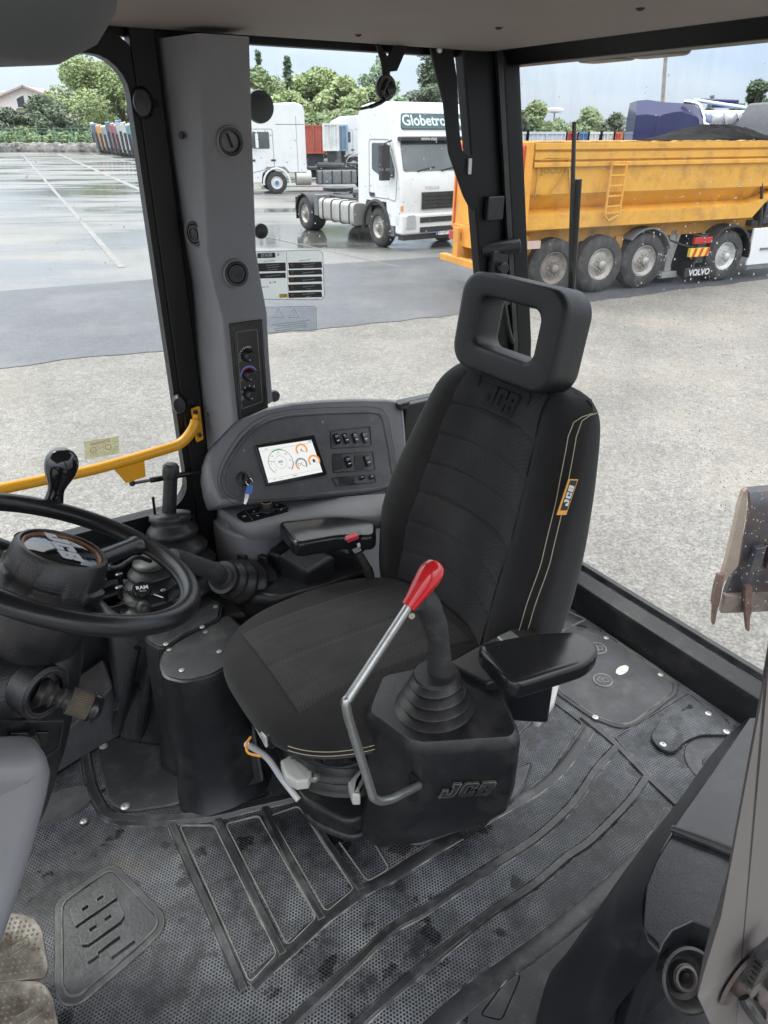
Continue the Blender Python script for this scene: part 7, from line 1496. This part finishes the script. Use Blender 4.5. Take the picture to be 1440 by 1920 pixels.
BFm = CAB @ frame3(tuple(cc+bx.normalized()*.0064), (-1, .1, -.15), (0, -1, .5)); text('RAM', .014, BFm @ Matrix.Translation((0, .002, 0)), ink, ds, bold=.03, ext=.0003); text('MOUNTS', .004, BFm @ Matrix.Translation((0, -.008, 0)), ink, ds, ext=.0003)
b = MB(); b.ball(PZ(268, 1140, .46), .019, 10); b.tube([PZ(268, 1140, .46), PZ(272, 1160, .42)], [.016, .013], 14); b.build('socket', rubberb, bm, frame=CAB)
for q0, q1 in (((245, 1108), (225, 1102)), ((288, 1114), (306, 1120))):
    b = MB(); b.tube([PZ(*q0, .51), PZ(*q1, .50)], .0025, 8); b.build('spring_arm', chrome, bm, frame=CAB)
# ---- right joystick: grip and slanting boot
rj = thing('joystick', 'black joystick leaning forward in a tilted bellows boot beside the seat cushion', 'joystick', CAB, loc=(1.16, .18, .40))
j0, j1 = PZ(478, 1098, .40), PZ(415, 1082, .50)
ax = (j1-j0); b = MB(); H_ = ax.length
b.lathe([(a_, H_*q_*1.05-.01) for a_, q_ in crisp(4, .072, .050, .042)], c=j0, ax=ax, n=44); b.build('boot', rubberb, rj, frame=CAB, angle=70)
b = MB(); b.tube(smooth_path([j1.lerp(j0, .12), j1+ax.normalized()*.012, PZ(402, 1072, .535), PZ(375, 1062, .565), PZ(340, 1050, .60), PZ(322, 1046, .62)], 5), [.030, .031, .032, .032, .030]+[.026]*6+[.0225]*15, 20); b.build('grip', mat('textured grip', (.03, .03, .03), .6), rj, frame=CAB)
# pod under the right armrest
rp_ = thing('joystick_pod', 'black moulded pod between the grey console and the seat cushion', 'joystick pod', CAB, loc=(1.0, .22, .0))
b = MB(); q = roundpoly([(1.175, .07), (1.165, .23), (1.10, .30), (.99, .315), (.80, .31), (.80, .10), (1.02, .04)], .02, 4); 
b.loft([ring(q, .20), ring(q, .40), ring(q, .425, .98, .2, .97), ring(q, .432, .98, .2, .92)]); b.build('housing', plast, rp_, frame=CAB, angle=45)
b = MB(); wq = [PZ(u, v, z) for u, v, z in ((520, 1040, .50), (560, 1015, .53), (630, 1040, .50), (575, 1075, .46))]; b.loft([wq, [p+Vector((0, 0, -.07)) for p in wq]]); b.build('raised_block', plast, rp_, frame=CAB, bevel=.01, bseg=3)
b = MB(); wq = [PZ(u, v, z) for u, v, z in ((480, 1025, .48), (560, 1000, .50), (600, 1010, .50), (520, 1042, .48))]; b.loft([wq, [p+Vector((0, 0, -.06)) for p in wq]]); b.build('ribbed_cover', rubberb, rp_, frame=CAB, bevel=.014, bseg=3)
b = MB(); pth = smooth_path([PZ(u, v, .48) for u, v in ((575, 1022), (600, 1020), (630, 1022), (655, 1030))], 10); b.tube(pth, [.012+.0018*(i % 2) for i in range(len(pth))], 12); b.build('hose', mat('grey hose', (.25, .25, .24), .5, .3), rp_, frame=CAB)
for q in ((455, 1045), (494, 1048)):
    b = MB(); cc = PZ(*q, .47); b.box(cc, (.016, .03, .022), rz=.5); b.build('switch_knob', rubberb, rp_, frame=CAB, bevel=.004)
# ---------------------------------------------------------------- steering wheel and column
SC_, SR, ST = Vector((1.593, .670, .914)), .200, math.radians(28.9)
WF = CAB @ frame3(tuple(SC_), (-math.cos(ST), 0, -math.sin(ST)), (0, -1, 0))
if (WF.to_3x3() @ Vector((0, 0, 1))).z < 0: WF = WF @ Matrix.Rotation(PI, 4, 'X')
WI = WF.inverted()
wrim = mat('wheel rim', (.012, .0125, .014), .30, var=.15, vscale=12, bump=.10, bscale=220)
sw = thing('steering_wheel', 'black steering wheel with a spinner knob and round lettered hub', 'steering wheel', CAB, loc=tuple(SC_))
b = MB(); n_ = 96; rings = []
for i in range(n_):
    a = 2*PI*i/n_; rings.append([((SR+.0165*math.cos(t)*(1.05))*math.cos(a), (SR+.0165*math.cos(t)*1.05)*math.sin(a), .0155*math.sin(t)+(.0012*math.sin(8*t) if 0 else 0)) for t in [2*PI*j/20 for j in range(20)]])
b.loft(rings, closed=True); b.build('rim', wrim, sw, frame=WF, angle=180)
def onW(u, v, z=0): return hit(u, v, WF, 2, z)
sp = onW(262, 1018); a0 = math.atan2(sp.y, sp.x)
sp2 = onW(0, 1035); a1 = math.atan2(sp2.y, sp2.x)
for a in (a0, a0+2*PI/3, a0-2*PI/3):
    d = Vector((math.cos(a), math.sin(a), 0)); b = MB(); n2 = Vector((-d.y, d.x, 0)); rings = []
    for r_, w_, h_, z_ in ((.03, .020, .012, -.018), (.10, .018, .012, -.014), (.165, .0165, .0115, -.004), (.178, .020, .012, -.002), (.190, .026, .012, 0), (.197, .030, .008, 0)):
        rings.append([d*r_+n2*w_*math.cos(t)+Vector((0, 0, z_+h_*math.sin(t))) for t in [2*PI*j/16 for j in range(16)]])
    b.loft(rings); b.build('spoke', wrim, sw, frame=WF)
# hub, offset so its top face sits where the badge is
hb = onW(115, 1034, .045); hr = .066
b = MB(); C_ = (0, 0, 0); hx_, hy_ = hb.x*.9, hb.y*.9
rg = []
for r_, z_, f_ in ((.050, -.12, 0), (.066, -.105, 0), (.076, -.055, 0), (.078, -.015, .4), (.077, .008, 1), (.070, .010, 0), (.066, .040, 0), (.062, .047, 0), (.058, .048, 0), (.056, .042, 0)):
    rg.append([(hx_+(r_-(.006*f_ if (j//6) % 2 else 0))*math.cos(2*PI*j/72), hy_+(r_-(.006*f_ if (j//6) % 2 else 0))*math.sin(2*PI*j/72), z_) for j in range(72)])
b.loft(rg); hu = b.build('hub', plast, sw, frame=WF, angle=40)
b = MB(); b.lathe([(.0565, .041), (.0555, .0445), (.0525, .0445), (.0515, .042)], c=(hx_, hy_, 0), n=56, cap=False); b.build('ring', mat('copper ring', (.33, .14, .06), .4, .2, var=.4, vscale=30), hu, frame=WF)
b = MB(); b.lathe([(.0518, .0415), (.045, .0448), (.03, .0475), (.015, .0488), (.0003, .0492)], c=(hx_, hy_, 0), n=56); b.build('badge_dome', mat('gloss badge', (.012, .013, .015), .06, coat=.5), hu, frame=WF)
bu_, bv_ = onW(140, 1075, .049), onW(92, 1012, .049); tdir = (bu_-bv_).normalized()
jcb(frame3((hx_, hy_, .0485), tdir, (-tdir.y, tdir.x, 0)), .028, mat('badge letters', (.55, .57, .60), .4), hu, ext=.0013, frame=WF, shear=.2, width=1.35)
# spinner knob
kb_ = onW(101, 938, .012); kt = PZ(103, 884, 0)
kz = WF @ kb_; b = MB(); b.lathe([(.017, -.004), (.0155, .006), (.0140, .016), (.0145, .024), (.0180, .034), (.0225, .044), (.0262, .054), (.0280, .064), (.0282, .072), (.0265, .081), (.022, .090), (.015, .096), (.007, .099), (.0003, .0998)], c=(kb_.x, kb_.y, 0.012), ax=(-.12, .0, 1), n=40); b.build('spinner_knob', mat('gloss knob', (.010, .010, .012), .12, coat=.5), sw, frame=WF)
# column
col = thing('steering_column', 'black moulded steering column cowl with a knurled stalk', 'steering column', CAB, loc=(1.8, .64, 0))
def oval(x0, x1, y0, y1, z, n=40, p=3.0):
    cx, cy, hx, hy = (x0+x1)/2, (y0+y1)/2, (x1-x0)/2, (y1-y0)/2; o = []
    for j in range(n):
        a = 2*PI*j/n; c, s = math.cos(a), math.sin(a); k = (abs(c)**p+abs(s)**p)**(-1/p); o.append((cx+hx*c*k, cy+hy*s*k, z))
    return o
b = MB(); b.bb(2.05, 2.25, .5, .75, 0, .36); b.loft([oval(1.86, 2.2, .48, .74, .32), oval(1.80, 2.2, .45, .79, .34), oval(1.775, 2.2, .45, .80, .38), oval(1.70, 2.1, .46, .80, .50), oval(1.655, 2.02, .47, .80, .60), oval(1.622, 1.96, .48, .80, .69), oval(1.60, 1.92, .50, .80, .76), oval(1.60, 1.86, .53, .79, .80), oval(1.63, 1.80, .58, .76, .83)]); b.build('cowl', plast, col, frame=CAB, angle=70)
b = MB(); b.lathe([(.06, -.02), (.062, .02), (.052, .08), (.045, .12)], c=(1.66, .665, .76), ax=(-.42, 0, 1), n=36); b.build('neck', plast, col, frame=CAB)
# collar and stalk
sa = PY(82, 1298, .80); se = PY(187, 1330, .825); ax = (se-sa).normalized()
b = MB(); b.lathe([(.040, -.03), (.041, .004), (.036, .008), (.030, .006), (.029, -.01), (.0003, -.012)], c=sa, ax=(ax*.6+Vector((-.1, .8, .25))).normalized(), n=40); b.build('stalk_collar', plast, col, frame=CAB)
L_ = (se-sa).length; rg = [(.017, -.01), (.022, .0), (.016, L_*.10), (.019, L_*.16), (.012, L_*.22), (.016, L_*.30), (.0135, L_*.36), (.016, L_*.42), (.0175, L_*.45)]
b = MB(); b.lathe(rg, c=sa, ax=ax, n=32); st_ = b.build('stalk', rubberb, col, frame=CAB)
b = MB(); q = ax.to_track_quat('Z', 'Y').to_matrix(); rings = []
for zq in (.44, .46, .80, .82): rings.append([sa+q @ Vector(((.0195+(.0008 if j % 2 else 0))*math.cos(2*PI*j/72), (.0195+(.0008 if j % 2 else 0))*math.sin(2*PI*j/72), L_*zq)) for j in range(72)])
b.loft(rings); b.build('knurled_sleeve', mat('dusty knurl', (.075, .060, .042), .7, var=.3, vscale=40), st_, frame=CAB)
b = MB(); b.lathe([(.0215, L_*.82), (.0225, L_*.86), (.0215, L_*.90), (.0225, L_*.94), (.0185, L_*.98), (.0175, L_*1.0), (.014, L_*1.0), (.0125, L_*1.02), (.0003, L_*1.03)], c=sa, ax=ax, n=36); b.build('end_button', plasts, st_, frame=CAB)
sf_ = PY(65, 1385, .801); q_ = [PY(u, v, .802) for u, v in ((20, 1370), (92, 1368), (88, 1398), (14, 1396))]
b = MB(); b.loft([q_, [p+Vector((0, .006, 0)) for p in q_]]); sw_ = b.build('switch_plate', plasts, col, frame=CAB, bevel=.002)
b = MB(); c = PY(66, 1385, .812); b.box(c, (.010, .018, .026), ry=.1); b.box(c+Vector((.02, -.003, 0)), (.016, .006, .018)); b.build('slide_switch', rubberb, sw_, frame=CAB, bevel=.002)
bb_ = [PY(u, v, .801) for u, v in ((-30, 1350), (118, 1352), (110, 1400), (70, 1432), (-30, 1440))]
b = MB(); b.rib([(p.x, p.z) for p in bb_], .004, .003, M=Matrix(((1, 0, 0, 0), (0, 0, 1, .80), (0, 1, 0, 0), (0, 0, 0, 1)))); b.build('moulded_edge', plast, col, frame=CAB)
# far side stalk behind the hub
b = MB(); a, c = PZ(60, 1040, .82), hit(43, 1003, CAB, 1, .52); b.tube([a, c], [.011, .015], 12, flat=.5); b.build('lever_tip', mat('brownish plastic', (.05, .04, .035), .6, var=.3), col, frame=CAB)
# ---------------------------------------------------------------- grey dash cover low at the left
dcv = thing('dash_cover', 'smooth grey moulded cover low at the left edge in front of the pedals', 'dash cover', CAB, loc=(1.8, .9, 0))
gp_ = [PY(u, v, .93) for u, v in ((-140, 1436), (0, 1433), (70, 1428), (90, 1436), (99, 1460), (90, 1510), (79, 1550), (54, 1640), (30, 1710), (6, 1780), (-60, 1850), (-140, 1870))]
q = [(p.x, p.z) for p in gp_]; Mx = Matrix(((1, 0, 0, 0), (0, 0, 1, 0), (0, 1, 0, 0), (0, 0, 0, 1)))
b = MB(); rr_ = roundpoly(q, .012, 3)
def rr(d, y): return [(x, y, z) for x, z in inset(rr_, d)]
b.loft([rr(.02, .85), rr(.006, .87), rr(-.0, .90), rr(0, .915), rr(.006, .928), rr(.016, .934), rr(.03, .934), rr(.055, .922), rr(.075, .918)]); b.build('cover', mat('bluish grey moulding', (.20, .20, .215), .42, var=.06, vscale=4, bump=.15, bscale=500), dcv, frame=CAB, angle=75)
# ---------------------------------------------------------------- pedals
pm = mat('worn metal pedal', (.48, .45, .39), .38, .6, col2=(.24, .20, .155), vscale=30, dirt=(.08, .06, .045), dscale=18, damt=.85, bump=.3, bscale=120)
def pedal(pts, z, label, lc, ang):
    F_ = CAB @ frame3(tuple(sum((PZ(*p, z) for p in pts), Vector())/len(pts)), PZ(*pts[1], z)-PZ(*pts[0], z), (0, -1, 0))
    if (F_.to_3x3() @ Vector((0, 0, 1))).z < 0: F_ = F_ @ Matrix.Rotation(PI, 4, 'X')
    t = thing('pedal', label, 'pedal', CAB, loc=tuple(CABI @ F_.translation), group='worn metal pedals')
    Q = [tuple(hit(*p, F_, 2, 0)[:2]) for p in pts]; q = roundpoly(Q, .014, 5)
    cx_, cy_ = sum(x for x, y in Q)/len(Q), sum(y for x, y in Q)/len(Q); b = MB(); b.loft([[(x, y, -.008) for x, y in q], [(x, y, .0) for x, y in q], [(cx_+(x-cx_)*.97, cy_+(y-cy_)*.97, .001) for x, y in q]]); pl = b.build('pad', pm, t, frame=F_)
    cx, cy = sum(x for x, y in Q)/len(Q), sum(y for x, y in Q)/len(Q)
    def inside(x, y, poly):
        c = False; n = len(poly)
        for i in range(n):
            x0, y0 = poly[i-1]; x1, y1 = poly[i]
            if (y0 > y) != (y1 > y) and x < (x1-x0)*(y-y0)/(y1-y0)+x0: c = not c
        return c
    ins = [(cx+(x-cx)*.86, cy+(y-cy)*.86) for x, y in q]; b = MB(); s_ = .0098
    for i in range(-9, 10):
        for j in range(-9, 10):
            x, y = cx+i*s_, cy+j*s_
            if inside(x, y, ins) and not (abs(x-lc[0]-cx) < .024 and abs(y-lc[1]-cy) < .018): b.lathe([(.0026, .001), (.0018, .0030), (.0002, .0036)], c=(x, y, 0), n=8)
    b.build('grip_studs', pm, pl, frame=F_)
    o = [(lc[0]+cx+x, lc[1]+cy+y) for x, y in ((-.020, -.013), (.020, -.009), (.020, .009), (-.020, .013))]
    R_ = Matrix.Translation((cx+lc[0], cy+lc[1], 0)) @ Matrix.Rotation(ang, 4, 'Z') @ Matrix.Translation((-cx-lc[0], -cy-lc[1], 0))
    b = MB(); b.rib(roundpoly(o, .004), .002, .0022, z=.001, closed=True, M=R_); b.build('embossed_frame', pm, pl, frame=F_)
    jcb(Matrix.Translation((cx+lc[0], cy+lc[1], 0)) @ Matrix.Rotation(ang, 4, 'Z'), .014, pm, pl, ext=.002, shear=.1, frame=F_, name='raised_lettering', z0=.001)
    b = MB(); b.tube([(cx, cy, -.004), (cx+.02, cy+.02, -.10)], .010, 8); b.build('arm', framem, t, frame=F_)
pedal([(-70, 1722), (20, 1710), (62, 1718), (80, 1745), (90, 1815), (84, 1832), (0, 1842), (-70, 1845)], .14, 'worn metal brake pedal with raised letters, the upper one of the two', (.008, .0), .5)
pedal([(-30, 1850), (28, 1838), (78, 1840), (97, 1862), (116, 1960), (60, 1990), (-30, 1990)], .14, 'worn metal brake pedal with raised letters, the lower one at the picture corner', (.008, -.005), .5)
# ---------------------------------------------------------------- near right: wheel-arch moulding, pillar trim
wm_ = thing('rear_arch_cover', 'black moulded cover in the lower right corner with a bluish sheen', 'arch cover', CAB, loc=(.8, 1.3, 0))
flo = [(1300, 1495, 0), (1253, 1563, 0), (1193, 1633, 0), (1110, 1733, 0), (1060, 1790, 0), (1027, 1833, 0), (1000, 1935, 0), (990, 2000, 0)]
upc = [(1405, 1345, .42), (1340, 1440, .42), (1262, 1556, .42), (1212, 1660, .42), (1206, 1735, .41), (1236, 1785, .39), (1150, 1900, .30), (1090, 2010, .24)]
def L3(l): return [PZ(u, v, z) for u, v, z in l]
lo_, up_ = L3(flo), L3(upc)
arch = mat('arch cover plastic', (.020, .0215, .025), .30, var=.2, vscale=4, dirt=(.12, .12, .13), dscale=9, damt=.25, bump=.2, bscale=400)
k1 = [smooth_path([lo_[i] for i in range(len(lo_))], 4)]; k2_ = smooth_path(up_, 4); l1 = smooth_path(lo_, 4)
rows = []
for q in (0, .06, .2, .45, .75, .92, .98, 1.0):
    bulge = .022*math.sin(PI*q)
    rows.append([a.lerp(c, q)+Vector((.0, -bulge, 0)) if q < 1 else c for a, c in zip(l1, k2_)])
b = MB(); n_ = len(l1); b._add([p for r in rows for p in r], [(i*n_+j, i*n_+j+1, (i+1)*n_+j+1, (i+1)*n_+j) for i in range(len(rows)-1) for j in range(n_-1)])
o = b.build('side_face', arch, wm_, frame=CAB, angle=180)
# top deck: two plates divided by a black rubber strip
def deck(pts, name, m, th2=.02, z=None):
    p = L3(pts); b = MB(); b.loft([p, [x+Vector((0, 0, -th2)) for x in p]]); return b.build(name, m, wm_, frame=CAB, bevel=.003)
deck([(1405, 1345, .42), (1340, 1440, .42), (1262, 1550, .42), (1368, 1590, .42), (1460, 1610, .42), (1500, 1345, .42)], 'upper_deck', arch)
deck([(1262, 1560, .415), (1230, 1612, .418), (1212, 1660, .42), (1206, 1735, .41), (1216, 1765, .40), (1238, 1790, .39), (1246, 1768, .395), (1262, 1745, .40), (1300, 1728, .405), (1345, 1745, .405), (1420, 1800, .41), (1460, 1620, .42), (1366, 1600, .42)], 'lower_deck', arch, .30)
b = MB(); b.tube([PZ(1258, 1553, .425), PZ(1312, 1573, .428), PZ(1372, 1597, .428), PZ(1450, 1625, .428)], [.006, .008, .009, .009], 10); b.build('rubber_strip', rubberb, wm_, frame=CAB)
# recess and seat-belt anchor
lowp = [(1000, 1940, .02), (1060, 1850, .06), (1150, 1800, .22), (1236, 1795, .385), (1300, 1735, .36), (1420, 1800, .36), (1460, 2060, .25), (1000, 2060, .05)]
p = [PZ(u, v, z-.03) for u, v, z in lowp]; b = MB(); b.loft([p, [x+Vector((0, 0, -.03)) for x in p]]); b.build('inner_face', arch, wm_, frame=CAB, bevel=.004)
cc = PZ(1283, 1832, .36); b = MB(); b.lathe([(.046, .016), (.042, .018), (.036, .012), (.032, -.004), (.024, -.006), (.020, .004), (.017, .005), (.014, .0), (.0003, .0)], c=cc, ax=(.25, .75, .75), n=44, cap=False); b.build('anchor_recess', rubberb, wm_, frame=CAB)
b = MB(); b.lathe([(.0185, 0), (.018, .007), (.0145, .008), (.0135, .004)], c=cc, ax=(.25, .75, .75), n=36, cap=False); b.build('anchor_ring', mat('dusty ring', (.13, .115, .10), .5, .3, var=.3, vscale=30), wm_, frame=CAB)
b = MB(); b.lathe([(.009, .002), (.0075, .006), (.0003, .007)], c=cc, ax=(.25, .75, .75), n=24); b.build('anchor_bolt', plasts, wm_, frame=CAB)
# pillar trim
pt = thing('door_pillar_trim', 'smooth warm grey door pillar trim along the lower right edge', 'pillar trim', CAB, loc=(.9, 1.5, 0))
YP = 1.57
ed = [PY(u, v, YP) for u, v in ((1475, 1100), (1446, 1200), (1425, 1330), (1393, 1500), (1352, 1720), (1318, 1830), (1308, 1868), (1318, 1890), (1372, 2010))]
e0, e1 = ed[1], ed[4]; sl_ = (e0.x-e1.x)/(e0.z-e1.z); q = [(e0.x+(zt-e0.z)*sl_, zt) for zt in (1.69, 1.45, 1.2)]+[(p.x, p.z) for p in ed[1:]]
q = [p for p in q if p[1] > -.0]+[(q[-1][0]-.02, -.0)]
def pil(y, d): return [(x-d, y, z) for x, z in q]+[(x-.14+d, y, z) for x, z in q[::-1]]
b = MB(); b.loft([pil(YP-.022, .04), pil(YP-.004, .005), pil(YP, 0)]); b.build('trim', gtrim2, pt, frame=CAB, bevel=.0025)
c = PY(1388, 1838, YP+.004); b = MB(); b.lathe([(.030, -.001), (.027, .002), (.021, -.004), (.0003, -.004)], c=c, ax=(0, 1, 0), n=32, sy=1.25); b.build('socket', mat('worn socket', (.09, .075, .065), .5, var=.3, vscale=20), pt, frame=CAB)
b = MB(); b.lathe([(.017, -.004), (.017, .012), (.013, .015), (.0003, .015)], c=c+Vector((-.002, 0, 0)), ax=(0, 1, 0), n=24); b.build('latch_pin', mat('greased steel', (.12, .10, .09), .35, .6, var=.4, vscale=40), pt, frame=CAB)
dl = thing('door_latch', 'greasy metal door latch mechanism at the lower right picture edge', 'latch', CAB, loc=tuple(PY(1425, 1850, YP+.01)))
grs = mat('greased steel', (.12, .10, .09), .35, .6, var=.4, vscale=40)
for nm, pts, th2 in (('catch_plate', ((1405, 1785), (1450, 1775), (1455, 1905), (1420, 1915), (1402, 1870)), .012), ('bar', ((1400, 1860), (1440, 1868), (1460, 1920), (1440, 1930), (1398, 1880)), .024), ('bracket', ((1408, 1780), (1418, 1775), (1428, 1830), (1415, 1835)), .03)):
    b = MB(); p = [PY(u, v, YP+.005) for u, v in pts]; b.loft([p, [x+Vector((0, th2, 0)) for x in p]]); b.build(nm, grs, dl, frame=CAB, bevel=.002)
b = MB(); b.tube(smooth_path([PY(1395, 1870, YP+.02), PY(1412, 1900, YP+.03), PY(1440, 1935, YP+.03)], 5), .006, 8); b.build('spring', rubberb, dl, frame=CAB)
b = MB(); c = PY(1432, 1800, YP+.02)
for k in range(6): b.bb(c.x-.018, c.x+.018, c.y-.003, c.y+.006, c.z-.024+k*.008, c.z-.020+k*.008)
b.bb(c.x-.018, c.x+.018, c.y-.006, c.y-.002, c.z-.026, c.z+.024); b.build('ribbed_pad', rubberb, dl, frame=CAB)
